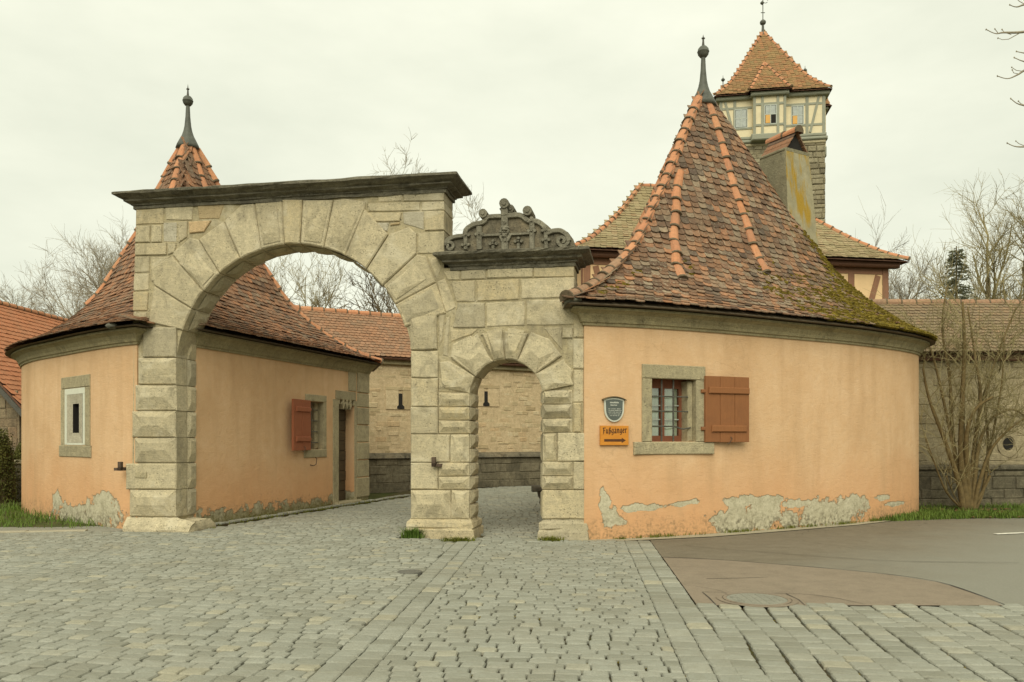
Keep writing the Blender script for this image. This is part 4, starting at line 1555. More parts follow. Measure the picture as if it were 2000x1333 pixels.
# ---------------- right guard house
RW = catmull([(1.17, 12.86), (2.2, 13.17), (3.38, 13.69), (4.91, 14.5), (6.67, 15.5), (8.17, 16.62), (8.97, 17.5), (9.27, 18.3), (9.38, 19.4), (9.05, 20.8)], 0.3)
HR = 3.54
IN_R = [(8.6, 21.2), (3.2, 21.2), (1.25, 19.9), (1.12, 13.45)]
right_E = closed_dense(RW, IN_R)
house_r = thing('guard_house', (4.0, 16.6, 0), 'apricot plastered round guard house with chimney, mossy tiled roof and open brown shutter', 'guard house', 'guard houses flanking the gateway')


def rblob(px, py, wpx, hpx, rot=0.0):
    h_ = ray_poly(RW, px)
    k = h_[3]
    c = abs(h_[2][0] + 0) or 1
    t = Vector(h_[2])
    ray = Vector(((px - 1000) / F, 1)).normalized()
    fore = abs(ray.x * t.y - ray.y * t.x)
    return (h_[0], hgt(py, k), wpx * k / F / max(.35, fore) / 2, hpx * k / F / 2, rot)


plaster_mat('plaster_right', [rblob(1181, 986, 24, 64), rblob(1194, 1014, 46, 46), rblob(1255, 992, 84, 17), rblob(1331, 984, 70, 14, .1), rblob(1440, 1018, 96, 62), rblob(1490, 1006, 90, 66), rblob(1448, 980, 60, 30), rblob(1500, 976, 70, 18),
                              rblob(1543, 1017, 36, 40), rblob(1585, 1010, 48, 56), rblob(1632, 1002, 110, 62), rblob(1668, 985, 50, 44), rblob(1555, 984, 64, 18), rblob(1722, 972, 34, 14), rblob(1750, 984, 44, 10)])
CSR = cum(RW)


def rpos(px):
    return ray_poly(RW, px)


hw0, hw1 = rpos(1272), rpos(1361)
zc = (hw0[3] + hw1[3]) / 2
zt_, zb_ = hgt(738, zc), hgt(863, zc)
wall_mesh(RW, HR + .05, [(hw0[0], hw1[0], zb_, zt_, 0.33)], 'plaster_right', 'wall', house_r)
wall_mesh(IN_R[::1] + [RW[0]], HR + .05, [], 'plaster_right', 'rear_wall', house_r)
wall_mesh([RW[-1], IN_R[0]], HR + .05, [], 'plaster_right', 'rear_wall', house_r)
cor = sweep(right_E, CORN, 'cornice', 'cornice_stone', house_r, HR - .01)
# vertical joints in the cornice are thin dark gaps between its blocks: built as slots of mortar
# ---- window
mid = rpos(1316)
WF = Frame((mid[1][0], mid[1][1], 0), (mid[2][0], mid[2][1], 0), (mid[2][1], -mid[2][0], 0))
hw = (hw1[0] - hw0[0]) / 2


def fa(px, poly_frame=None):
    """offset along the window frame tangent for a photo column"""
    fr = poly_frame or WF
    dx, dy = (px - 1000) / F, 1.0
    O, t = fr.O, fr.t
    den = dx * t.y - dy * t.x
    return (O.x * dy - O.y * dx) / den * 1.0 if den else 0


def fz(py, fr, a):
    q = fr.p(a, 0, 0)
    return EYE + (HY - py) * q.y / F


win = box('window_frame', 'frame_stone', WF, fa(1254), fa(1377), -.05, .022, fz(741, WF, 0), fz(714, WF, 0), house_r, bev=.012)
box('jamb', 'frame_stone', WF, fa(1254), fa(1273), -.30, .018, fz(863, WF, 0), fz(741.5, WF, 0), win, bev=.01)
box('jamb', 'frame_stone', WF, fa(1359), fa(1377), -.30, .018, fz(863, WF, 0), fz(741.5, WF, 0), win, bev=.01)
box('sill', 'frame_stone', WF, fa(1238), fa(1394), -.30, .03, fz(888, WF, 0), fz(863.5, WF, 0), win, bev=.014)
a0, a1 = fa(1273), fa(1359)
z0_, z1_ = fz(863, WF, 0), fz(741, WF, 0)
box('inner_jamb', 'frame_stone', WF, a1 - .10, a1, -.32, -.08, z0_, z1_ - .02, win, bev=.02)
g = G()
bk = -.27
g.box(WF, a0 - .02, a1 + .02, bk - .05, bk - .005, z0_, z0_ + .10)
g.box(WF, a0 - .02, a1 + .02, bk - .05, bk - .005, z1_ - .14, z1_ + .02)
am = (a0 + a1 - .1) / 2
for (x, wd) in ((a0 - .015, .02), (am, .04), (a1 - .12, .035)):
    g.box(WF, x - wd, x + wd, bk - .05, bk, z0_ + .10, z1_ - .14)
sash_o = g.build('casement', 'sash_wood', house_r)
g = G()
for zz_ in (z0_ + .38, z0_ + .62):
    g.box(WF, a0, a1, bk - .04, bk - .008, zz_ - .008, zz_ + .008)
g.build('glazing_bar', 'grey_window_frame', sash_o)
for (x0, x1) in ((a0 + .005, am - .04), (am + .04, a1 - .155)):
    box('pane', 'clear_glass', WF, x0, x1, bk - .034, bk - .03, z0_ + .1, z1_ - .14, sash_o)
    # net curtain in folds
    g = G()
    n = 26
    vs = []
    for i in range(n + 1):
        x = x0 + (x1 - x0) * i / n
        y = bk - .062 - .012 * math.sin(i * 1.7) - .008 * math.sin(i * 4.1)
        vs += [WF.p(x, y, z0_ + .05), WF.p(x, y, z1_ - .13)]
    g.add(vs, [(2 * i, 2 * i + 2, 2 * i + 3, 2 * i + 1) for i in range(n)])
    g.build('curtain', 'curtain', sash_o)
box('room_back', 'interior_shade', WF, a0 - .2, a1 + .2, -.62, -.6, z0_ - .1, z1_ + .1, sash_o)
for k, x in enumerate((fa(1298), fa(1321))):
    g = G()
    g.box(WF, x - .011, x + .011, -.10, -.078, z0_, z1_)
    g.build('grille_bar', 'iron', house_r)
for k, py in enumerate((774.5, 803.5)):
    zz_ = fz(py, WF, 0)
    g = G()
    g.tube([WF.p(a0, -.089, zz_), WF.p(a1 - .1, -.089, zz_)], .012, 6)
    g.build('grille_bar', 'iron', house_r)
zz_ = fz(833, WF, 0)
g = G()
xk = fa(1321)
g.tube([WF.p(a0, -.089, zz_), WF.p(xk, -.089, zz_), WF.p(xk + .07, -.08, zz_ - .015), WF.p(xk + .13, -.06, zz_ - .04), WF.p(xk + .19, -.06, zz_ - .045), WF.p(a1 - .06, -.07, zz_ - .02)], .013, 6)
g.build('grille_bar', 'iron', house_r)

# ---- shutter folded back against the wall


def shutter(fr, a0, a1, z0, z1, mat, parent, nboards, battens, hinge, hook=True):
    box0 = G()
    box0.box(fr, a0, a1, .03, .055, z0, z1)
    s_ = box0.build('shutter', mat, parent)
    st = (a1 - a0) / nboards
    for k in range(nboards):
        box('board', mat, fr, a0 + k * st + .003, a0 + (k + 1) * st - .003, .05, .074 + RND.uniform(-.002, .003), z0 + RND.uniform(-.003, .004), z1 + RND.uniform(-.004, .003), s_, bev=.004)
    for (x0, x1, zz) in battens:
        box('batten', mat, fr, x0, x1, .07, .108, zz - .055, zz + .055, s_, bev=.012)
    for zz in hinge[1]:
        box('hinge', mat, fr, hinge[0] - .05, hinge[0] + .05, .015, .07, zz - .03, zz + .03, s_, bev=.01)
    if hook:
        g = G()
        xm = (a0 + a1) / 2 + .02
        g.tube([fr.p(xm + .04, .08, z0 + .09), fr.p(xm + .04, .12, z0 + .06), fr.p(xm, .13, z0 + .02), fr.p(xm - .02, .11, z0 - .03), fr.p(xm - .04, .09, z0 - .02)], .008, 5)
        g.build('latch_hook', 'rust_iron', s_)
    return s_


sm = rpos(1413)
SF = Frame((sm[1][0], sm[1][1], 0), (sm[2][0] + .02, sm[2][1] - .10, 0), (sm[2][1] - .10, -sm[2][0] - .02, 0))
sa0, sa1 = fa(1370, SF), fa(1455, SF)
sz0, sz1 = fz(864, SF, 0), fz(737, SF, 0)
SF.O = SF.O + SF.n * .045
shutter(SF, sa0, sa1, sz0, sz1, 'shutter_wood', house_r, 3, [(sa0 + .06, sa1 - .01, fz(764, SF, 0)), (sa0 + .12, sa1 - .07, fz(838, SF, 0))], (sa0 - .02, [fz(766, SF, 0), fz(838, SF, 0)]))

# ---- roof
APR = (4.0, 16.6)
eaveR = offset_poly(right_E, 0.33)
TOPZ = 8.86
surfR = RoofSurf(eaveR, (APR, APR), HR + .285, TOPZ, PROF)
roof_r = surfR.sheet('mortar_band', 'roof', house_r, 0.035, drop=0.03)
place_tiles(surfR.tiles(.172, .152, .045, RND), tile_vars('a', .172, .152, .32), 'old_tile', roof_r, 300, RND)
# eave fascia closing the roof underside
g = G()
ins = offset_poly(right_E, .05)
n = len(eaveR)
g.add([Vector((x, y, HR + .262)) for (x, y) in eaveR] + [Vector((x, y, HR + .255)) for (x, y) in ins], [(j, n + j, n + (j + 1) % n, (j + 1) % n) for j in range(n)])
g.build('soffit', 'mortar_band', house_r)
HT = hip_tile_mesh('hip_tile')
HTs = hip_tile_mesh('hip_tile', r0=.095, r1=.125, mats=('weathered_hip', 'mortar_band'))


def hip_path(surf, i, t0, t1, n=16, i1=None):
    out_ = []
    for k in range(n + 1):
        t = t0 + (t1 - t0) * k / n
        ii = i if i1 is None else i + (i1 - i) * k / n
        p = surf.pt(t, ii)
        dn = surf.pt(min(1, t + .02), ii) - surf.pt(max(0, t - .02), ii)
        dn.normalize()
        out2 = Vector((dn.x, dn.y, 0))
        x = dn.cross(Vector((0, 0, 1))).normalized()
        out_.append((p, x.cross(dn).normalized()))
    return out_


iC = surfR.nearest(.85, 12.55)
top_t = .040
hip_run(hip_path(surfR, iC, top_t, .66), HT, roof_r, .34, RND, lift=.05)
hip_run(hip_path(surfR, iC, .66, .975), HTs, roof_r, .30, RND, lift=.07)
nE = len(surfR.E)
b2 = surfR.find_px(1326, 545, iC + 2, iC + 70)
b3 = surfR.find_px(1489, 533, iC + 10, iC + 110)
hip_run(hip_path(surfR, iC + .35 * (b2[1] - iC), .30, b2[2], i1=b2[1]), HT, roof_r, .34, RND)
hip_run(hip_path(surfR, b3[1], top_t, b3[2]), HT, roof_r, .34, RND)
ib = surfR.nearest(8.9, 21.6)
i4 = (b3[1] + ib) // 2 - 6
hip_run(hip_path(surfR, i4, top_t, .62), HT, roof_r, .36, RND)
hip_run(hip_path(surfR, ib, top_t, .97), HT, roof_r, .38, RND)
il = surfR.nearest(.9, 20.2)
hip_run(hip_path(surfR, il, top_t, .95), HT, roof_r, .38, RND)
finial(APR[0], APR[1], TOPZ - .02, .185, house_r, 10.13)
# grey flashing cap where the hip meets the gate
g = G()
blob(g, surfR.pt(.985, iC) + Vector((.06, .02, .03)), .15, RND, flat=.55, k=10, rows=6)
g.build('flashing_cap', 'flashing', roof_r, smooth=True)

# ---- moss on the right slope
g = G()
rm = random.Random(5)
iR = surfR.nearest(9.2, 17.2)
if iR < iC:
    iR += nE


def moss_at(px_, py_, n_, si, st__, r0, r1):
    b_ = surfR.find_px(px_, py_, iC, iR + 30, (.15, .99))
    for q in range(n_):
        p = surfR.pt(min(.992, b_[2] + rm.gauss(0, st__)), b_[1] + rm.gauss(0, si))
        blob(g, p + Vector((0, 0, .055)), rm.uniform(r0, r1), rm, flat=.5, k=6, rows=3)


for (px_, py_, n_) in ((1588, 478, 14), (1604, 500, 22), (1622, 525, 30), (1640, 548, 36), (1655, 570, 40), (1672, 582, 40), (1690, 596, 44), (1708, 606, 44), (1726, 616, 44), (1745, 628, 44), (1764, 638, 40), (1782, 648, 36), (1800, 657, 30), (1812, 664, 20),
                       (1640, 585, 20), (1670, 605, 22), (1700, 625, 22), (1740, 645, 20), (1770, 655, 16)):
    moss_at(px_, py_, n_ * 5, 4.2, .026, .035, .095)
for k in range(240):
    px_ = 1480 + 330 * rm.random() ** .7
    t = rm.random()
    py_ = 545 + (px_ - 1480) * .30 + t * 70 - 25
    moss_at(px_, min(py_, 668), rm.randint(4, 14), .8, .011, .03, .075)
for (px_, py_) in ((1345, 538), (1338, 520), (1505, 520), (1512, 530), (1455, 428), (1462, 440), (1180, 580), (1195, 572), (1215, 560), (1240, 540), (1500, 510)):
    moss_at(px_, py_, 9, .8, .012, .025, .07)
g.build('moss', 'moss_green', roof_r, kind='stuff')

# ---- chimney
cx, cy = 5.95, 17.35
CF = Frame((cx, cy, 0), (.50, -.866, 0), (-.866, -.50, 0))     # front face looks left of the camera
chim = None
g = G()
hwc, hdc = .37, .38
zt2 = hgt(308, cy)
vs = []
for (z, k, lean) in ((5.2, 1.28, .10), (6.2, 1.16, .05), (7.2, 1.04, .02), (zt2, .96, 0)):
    for (a, b_) in ((-1, 1), (1, 1), (1, -1), (-1, -1)):
        vs.append(CF.p(a * hwc * k + lean * 1.2, b_ * hdc * k, z + RND.uniform(-.01, .01)))
g.add(vs, [(r_ * 4 + j, r_ * 4 + (j + 1) % 4, r_ * 4 + 4 + (j + 1) % 4, r_ * 4 + 4 + j) for r_ in range(3) for j in range(4)] + [(12, 13, 14, 15)])
g.mi = [1 if (k % 4) in (1,) else 0 for k in range(12)] + [0]
chim = g.build('chimney', ['chimney_plaster', 'stained_plaster'], house_r)
# little tiled hood: two leaning slabs and a ridge tile, open gable to the right
for sgn in (-1, 1):
    for row in range(3):
        g = G()
        L0, L1 = row / 3, (row + 1.15) / 3
        def hp(a, l, th):
            # a along the ridge, l from ridge (0) to foot (1)
            return CF.p(a, sgn * (.02 + l * .30), zt2 + .42 - l * .40 + th)
        for c_ in range(3):
            x0 = -.36 + c_ * .24
            x1 = x0 + .232
            g.add([hp(x0, L0, .005), hp(x1, L0, .005), hp(x1, L1, .03), hp(x0, L1, .03), hp(x0, L0, .035), hp(x1, L0, .035), hp(x1, L1, .06), hp(x0, L1, .06)],
                  [(0, 1, 2, 3), (7, 6, 5, 4), (0, 4, 5, 1), (1, 5, 6, 2), (2, 6, 7, 3), (3, 7, 4, 0)])
        g.build('hood_tile', 'left_tile', chim)
hr = [(CF.p(-.40, 0, zt2 + .43), Vector((0, 0, 1))), (CF.p(.40, 0, zt2 + .43), Vector((0, 0, 1)))]
hip_run(hr, HT, chim, .4, RND)
g = G()
g.add([CF.p(.30, -.26, zt2 + .06), CF.p(.30, .26, zt2 + .06), CF.p(.30, 0, zt2 + .40), CF.p(-.3, -.26, zt2 + .06), CF.p(-.3, .26, zt2 + .06), CF.p(-.3, 0, zt2 + .40)], [(0, 1, 2), (5, 4, 3)])
g.build('flue', 'interior_shade', chim)
box('chimney_cap', 'chimney_plaster', CF, -.36, .36, -.38, .38, zt2 - .02, zt2 + .05, chim, bev=.02)
# lead flashing along the foot of the chimney
g = G()
pts = [CF.p(-.5, .43, 7.35), CF.p(-.42, .46, 6.9), CF.p(-.30, .50, 6.45), CF.p(.05, .55, 6.05), CF.p(.5, .55, 5.75)]
g.tube(pts, [.035, .05, .06, .07, .07], 6)
g.build('flashing', 'flashing', chim)

# ---------------- left guard house
LW = catmull([(-11.55, 22.9), (-12.12, 21.2), (-12.02, 19.8), (-11.56, 18.7), (-10.45, 17.33), (-9.1, 16.12), (-8.0, 15.16), (-7.1, 14.47), (-6.74, 14.265)], 0.3)
HL = 3.40
A_ = (-5.86, 14.72)
B_ = (-3.80, 21.0)
LIN = [A_, B_]
left_E = closed_dense(LW, [(-6.6, 14.6), A_, B_, (-4.3, 22.9)])
house_l = thing('guard_house', (-7.8, 19, 0), 'apricot plastered round guard house left of the cart arch with red shutter and side door', 'guard house', 'guard houses flanking the gateway')


def lblob(px, py, wpx, hpx, rot=0.0):
    h_ = ray_poly(LW, px)
    t = Vector(h_[2])
    ray = Vector(((px - 1000) / F, 1)).normalized()
    fore = abs(ray.x * t.y - ray.y * t.x)
    return (h_[0], hgt(py, h_[3]), wpx * h_[3] / F / max(.35, fore) / 2, hpx * h_[3] / F / 2, rot)


plaster_mat('plaster_left', [lblob(150, 1012, 110, 52), lblob(195, 995, 74, 60), lblob(112, 980, 20, 40), lblob(208, 970, 26, 26)])
plaster_mat('plaster_inner', [], base_band=.30, moss=.75)
ls0, ls1 = ray_poly(LW, 141), ray_poly(LW, 153)
lz = ls0[3]
wall_mesh(LW, HL + .05, [(ray_poly(LW, 131.6)[0], ray_poly(LW, 162.4)[0], hgt(865.6, lz), hgt(770.1, lz), .05)], 'plaster_left', 'wall', house_l)
wall_mesh([LW[-1], (-6.6, 14.6), A_], HL + .05, [], 'plaster_left', 'return_wall', house_l)
IF = Frame((A_[0], A_[1], 0), (B_[0] - A_[0], B_[1] - A_[1], 0), (B_[1] - A_[1], -(B_[0] - A_[0]), 0))
ILEN = math.hypot(B_[0] - A_[0], B_[1] - A_[1])
ii = lambda px: fa(px, IF)
iz = lambda px, py: fz(py, IF, ii(px))
wx0, wx1 = ii(600), ii(632)
wz0, wz1 = iz(616, 878), iz(616, 785)
dx0, dx1 = ii(661), ii(692)
dz0, dz1 = .12, iz(676, 782)
wall_mesh([A_, B_], HL + .05, [(wx0, wx1, wz0, wz1, .32), (dx0, dx1, dz0, dz1, .30)], 'plaster_inner', 'inner_wall', house_l)
wall_mesh([B_, (-4.3, 22.9), LW[0]], HL + .05, [], 'plaster_left', 'rear_wall', house_l)
sweep(left_E, CORN, 'cornice', 'cornice_stone', house_l, HL - .01)
# loophole with stone surround on the outer wall
lm = ray_poly(LW, 147)
LF = Frame((lm[1][0], lm[1][1], 0), (lm[2][0], lm[2][1], 0), (lm[2][1], -lm[2][0], 0))
la = lambda px: fa(px, LF)
lzz = lambda py: fz(py, LF, 0)
sur = box('loophole_frame', 'frame_stone', LF, la(121), la(176), -.03, .02, lzz(758), lzz(735), house_l, bev=.012)
box('jamb', 'frame_stone', LF, la(120), la(127), -.03, .016, lzz(872), lzz(758.5), sur, bev=.008)
box('jamb', 'frame_stone', LF, la(167), la(176), -.03, .016, lzz(870), lzz(758.5), sur, bev=.008)
box('sill', 'frame_stone', LF, la(117), la(178), -.03, .022, lzz(893), lzz(870.5), sur, bev=.012)
for (x0, x1, y0, y1) in ((127.3, 166.7, 770, 758.8), (127.3, 131.5, 869, 770.3), (162.5, 166.7, 869, 770.3), (131.8, 162.2, 869.5, 865.5)):
    box('white_band', 'white_rim', LF, la(x0), la(x1), -.03, .010, lzz(y0), lzz(y1), sur)
g = G()
A4 = [(131.8, 770.3, 162.2, 865.3), (141, 789, 153, 846)]
o_, i_ = [[(la(q[0]), lzz(q[3])), (la(q[2]), lzz(q[3])), (la(q[2]), lzz(q[1])), (la(q[0]), lzz(q[1]))] for q in A4]
g.add([LF.p(a, .012, z) for (a, z) in o_] + [LF.p(a, -.012, z) for (a, z) in i_], [(j, (j + 1) % 4, 4 + (j + 1) % 4, 4 + j) for j in range(4)])
g.build('splayed_stone', 'pale_mortar', sur)
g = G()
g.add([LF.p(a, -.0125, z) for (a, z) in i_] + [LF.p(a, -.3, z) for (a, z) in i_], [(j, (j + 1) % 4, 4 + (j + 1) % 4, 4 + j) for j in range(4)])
g.build('slot_side', 'interior_shade', sur)  # slot sides and end coloured near black, shade painted in
box('dark_slot', 'interior_shade', LF, la(139), la(155), -.32, -.28, lzz(850), lzz(785), sur)

# quoins and door surround on the road side corner
for k, (x0, x1, y0, y1) in enumerate([(680, 695, 727, 765), (697, 720, 729, 768), (697, 720, 769, 796), (697, 720, 797, 830), (697, 720, 831, 864), (697, 720, 865, 898), (697, 720, 899, 932), (695, 720, 933, 971)]):
    z0q, z1q = iz((x0 + x1) / 2, y1), iz((x0 + x1) / 2, y0)
    zz0 = HL - .02 if k < 2 else z1q
    box('quoin_stone', 'frame_stone', IF, ii(x0), min(ii(x1), ILEN + .012), -.25, .02 + .012 * (k % 2), max(.05, z0q + .006), min(HL, z1q) - .002, house_l, bev=.015)
ds = box('door_surround', 'frame_stone', IF, ii(655), ii(694), -.30, .024, dz1 + .005, dz1 + .22, house_l, bev=.012)
box('jamb', 'frame_stone', IF, ii(650), ii(661), -.30, .018, .05, dz1, ds, bev=.012)
box('jamb', 'frame_stone', IF, ii(692), ii(696.5), -.30, .016, .05, dz1, ds, bev=.01)
box('door_step', 'frame_stone', IF, ii(652), ii(696), -.1, .16, .03, .13, ds, bev=.02)
# hanging tracery of the lintel: three pendants between small arches
xs0, xs1 = ii(661), ii(692)
for k in range(3):
    xm = xs0 + (xs1 - xs0) * (.28 + .22 * k)
    w_ = (xs1 - xs0) * .09
    g = G()
    P = [(-w_, 0), (w_, 0), (w_ * .5, -.07), (w_ * 1.0, -.13), (0, -.26), (-w_ * 1.0, -.13), (-w_ * .5, -.07)]
    g.add([IF.p(xm + a, .02, dz1 + .03 + z) for (a, z) in P] + [IF.p(xm + a, -.1, dz1 + .03 + z) for (a, z) in P], [tuple(range(7)), tuple(range(13, 6, -1))] + [(j, (j + 1) % 7, 7 + (j + 1) % 7, 7 + j) for j in range(7)])
    g.build('lintel_pendant', 'frame_stone', ds)
for (x0, x1) in ((xs0, xs0 + .05), (xs1 - .05, xs1)):
    box('lintel_shoulder', 'frame_stone', IF, x0, x1, -.1, .015, dz1 - .12, dz1 + .02, ds, bev=.01)
door = box('door', 'dark_door', IF, xs0 - .02, xs1 + .02, -.31, -.28, dz0, dz1, house_l)
nb = 9
for k in range(nb):
    zz0 = dz0 + .24 + (dz1 - dz0 - .24) * k / nb
    zz1 = dz0 + .24 + (dz1 - dz0 - .24) * (k + 1) / nb
    box('door_board', 'dark_door', IF, xs0 + .20, xs1, -.285, -.25 + RND.uniform(-.006, .01), zz0 + .004, zz1 - .004, door, bev=.008)
box('door_board', 'dark_door', IF, xs0 + .20, xs1, -.285, -.245, dz0, dz0 + .23, door, bev=.012)
box('door_post', 'red_door', IF, xs0, xs0 + .19, -.285, -.20, dz0, dz1, door, bev=.012)
# window on the road side
iwn = box('window_frame', 'frame_stone', IF, ii(596), ii(637), -.04, .02, wz1 + .003, wz1 + .16, house_l, bev=.012)
box('jamb', 'frame_stone', IF, ii(631.5), ii(637), -.31, .016, wz0, wz1, iwn, bev=.01)
box('sill', 'frame_stone', IF, ii(593), ii(637), -.31, .026, wz0 - .19, wz0 - .003, iwn, bev=.012)
box('inner_reveal', 'frame_stone', IF, wx1 - .16, wx1 - .01, -.33, -.12, wz0, wz1, iwn, bev=.03)
cs2 = box('casement', 'sash_wood', IF, wx0 - .02, wx1 + .02, -.36, -.30, wz1 - .1, wz1 + .03, house_l)
for (x0, x1) in ((wx0 - .02, wx0 + .05), (wx0 + .20, wx0 + .27), (wx1 - .22, wx1 - .15)):
    box('sash_stile', 'sash_wood', IF, x0, x1, -.35, -.29, wz0 + .08, wz1 - .1, cs2)
box('sash_rail', 'sash_wood', IF, wx0 - .02, wx1 + .02, -.36, -.30, wz0, wz0 + .08, cs2)
box('pane', 'window_glass', IF, wx0 - .02, wx1 + .02, -.345, -.335, wz0 + .08, wz1 - .1, cs2)
box('curtain', 'curtain', IF, wx0 + .04, wx0 + .21, -.334, -.33, wz0 + .1, wz1 - .12, cs2)
for k in range(4):
    zz_ = wz0 + (wz1 - wz0) * (.14 + .23 * k)
    g = G()
    g.tube([IF.p(wx0, -.1, zz_), IF.p(wx1 - .1, -.1, zz_)], .012, 6)
    g.build('grille_bar', 'iron', house_l)
g = G()
g.box(IF, (wx0 + wx1) / 2 - .06, (wx0 + wx1) / 2 - .035, -.11, -.085, wz0, wz1)
g.build('grille_bar', 'iron', house_l)
IF2 = Frame(IF.p(ii(600), .02, 0), IF.t + IF.n * -.10, IF.n + IF.t * .10)
wS = ii(600) - ii(558)
shutter(IF2, -wS * .97, 0, iz(580, 880), iz(580, 781), 'red_shutter', house_l, 2, [(-wS * .85, -.06, iz(580, 800)), (-wS * .85, -.05, iz(580, 858))], (0.0, [iz(590, 800), iz(590, 858)]))
# shutter stay below the window
g = G()
xa = ii(606)
g.tube([IF.p(xa, .0, wz0 - .36), IF.p(xa, .08, wz0 - .38), IF.p(xa + .10, .09, wz0 - .35), IF.p(xa + .14, .09, wz0 - .22), IF.p(xa + .10, .07, wz0 - .18)], .011, 5)
g.build('shutter_stay', 'rust_iron', house_l)

# roof
APL = (-7.76, 19.0)
eaveL = offset_poly(left_E, 0.33)
PROFL = [(t * (.82 + .18 * t * t), g_) for (t, g_) in PROF]
surfL = RoofSurf(eaveL, (APL, APL), HL + .285, TOPZ - .02, PROFL)
roof_l = surfL.sheet('mortar_band', 'roof', house_l, 0.035, drop=0.03)
place_tiles(surfL.tiles(.172, .152, .045, RND), tile_vars('a', .172, .152, .32), 'left_tile', roof_l, 300, RND)
g = G()
ins = offset_poly(left_E, .05)
n = len(eaveL)
g.add([Vector((x, y, HL + .262)) for (x, y) in eaveL] + [Vector((x, y, HL + .255)) for (x, y) in ins], [(j, n + j, n + (j + 1) % n, (j + 1) % n) for j in range(n)])
g.build('soffit', 'mortar_band', house_l)
iB = surfL.nearest(-3.3, 21.2)
hip_run(hip_path(surfL, iB, top_t, .99), HT, roof_l, .36, RND, lift=.04)
bl = surfL.find_px(172, 594, 0, surfL.nearest(-7.2, 14.2), (.2, .9))
hip_run(hip_path(surfL, bl[1], top_t, bl[2]), HT, roof_l, .36, RND)
for (px_, py_) in ((349, 335), (388, 335)):
    iG = surfL.nearest(-6.5, 14.2)
    b_ = surfL.find_px(px_, py_, iG - 60, iG + 60, (.05, .3))
    hip_run(hip_path(surfL, b_[1], top_t, .42), HT, roof_l, .36, RND)
finial(APL[0], APL[1], TOPZ - .02, .185, house_l, 10.17)
# dark verge flashing against the gate
g = G()
p = surfL.pt(.995, surfL.nearest(-7.15, 14.2))
blob(g, p + Vector((.02, .05, .0)), .10, RND, flat=.6, k=10, rows=6)
g.build('flashing_cap', 'flashing', roof_l, smooth=True)

# ------------------------------------------------------------------ signs on the right guard house
pm = rpos(1198)
PF = Frame((pm[1][0], pm[1][1], 0), (pm[2][0], pm[2][1], 0), (pm[2][1], -pm[2][0], 0))
pk = pm[3]
sc_ = pk / F / (abs(PF.t.x))      # metres along the wall for one photo pixel
plq = thing('plaque', tuple(PF.p(0, 0, hgt(824, pk))), 'small grey shield shaped plaque with pale rim above the wooden sign', 'plaque')
pz = lambda py: hgt(py, pk)
pa = lambda px: fa(px, PF)


def shield(x0, x1, y0, y1, bow):
    P = []
    xm, hx = (x0 + x1) / 2, (x1 - x0) / 2
    for k in range(9):
        q = -1 + 2 * k / 8
        P.append((xm + hx * q, y0 + bow * q * q))
    ym = y0 + (y1 - y0) * .42
    for k in range(1, 16):
        an = math.pi * k / 16
        P.append((xm + hx * .98 * math.cos(an) ** 1 if True else 0, ym + (y1 - ym) * math.sin(an) ** .9))
    return [(pa(x), pz(y)) for (x, y) in P]


def slab(P, b0, b1, mat, name, parent, fr):
    n = len(P)
    g = G()
    g.add([fr.p(a, b1, z) for (a, z) in P] + [fr.p(a, b0, z) for (a, z) in P], [tuple(range(n)), tuple(range(2 * n - 1, n - 1, -1))] + [(j, (j + 1) % n, n + (j + 1) % n, n + j) for j in range(n)])
    return g.build(name, mat, parent)


slab(shield(1178.5, 1217.5, 777.5, 824.5, 3.5), .01, .035, 'plaque_rim', 'rim', plq, PF)
slab(shield(1181.5, 1214.5, 780.5, 821.5, 3), .034, .04, 'plaque_face', 'face', plq, PF)
g = G()
hp_ = []
for k in range(13):
    q = -1 + 2 * k / 12
    hp_.append((1198 + 23 * q, 775 + 6.5 * q * q))
vs = []
for (x, y) in hp_:
    for (b_, dz_) in ((0, .006), (.07, .0), (.07, -.012), (0, -.006)):
        vs.append(PF.p(pa(x), b_, pz(y) + dz_))
g.add(vs, [(k * 4 + j, k * 4 + 4 + j, k * 4 + 4 + (j + 1) % 4, k * 4 + (j + 1) % 4) for k in range(12) for j in range(4)])
g.build('rain_hood', 'plaque_hood', plq)
# lines of lettering too small to read in the photo, as rows of raised letter strokes
g = G()
rl = random.Random(4)
for (y, x0, x1, hh) in ((786.8, 1189.5, 1206.5, 1.5), (791.8, 1190.5, 1205.5, 1.2), (799.2, 1186.3, 1210.5, .8), (802.4, 1185.8, 1212, .8), (805.5, 1186.5, 1211, .8), (809, 1188.5, 1209, .8), (812.3, 1190, 1208, .8)):
    x = x0
    while x < x1:
        wl = rl.choice((.35, .35, .5, .7)) * (1.5 if hh > 1 else .8)
        if rl.random() < .86:
            g.box(PF, pa(x), pa(x + wl), .0395, .0425, pz(y + hh), pz(y - hh * rl.choice((.5, .6, 1.0))))
        x += wl + .28
g.build('lettering', 'plaque_text', plq)

sg = thing('wooden_sign', tuple(PF.p(0, .03, hgt(870, pk))), 'orange wooden sign with brown lettering and an arrow pointing right', 'sign')
sx0, sx1, sy0, sy1 = pa(1170.5), pa(1225.5), pz(870), pz(832)
box('board', 'sign_wood', PF, sx0, sx1, .012, .05, sy0, sy1, sg, bev=.004)
SWd, SHt = sx1 - sx0, sy1 - sy0
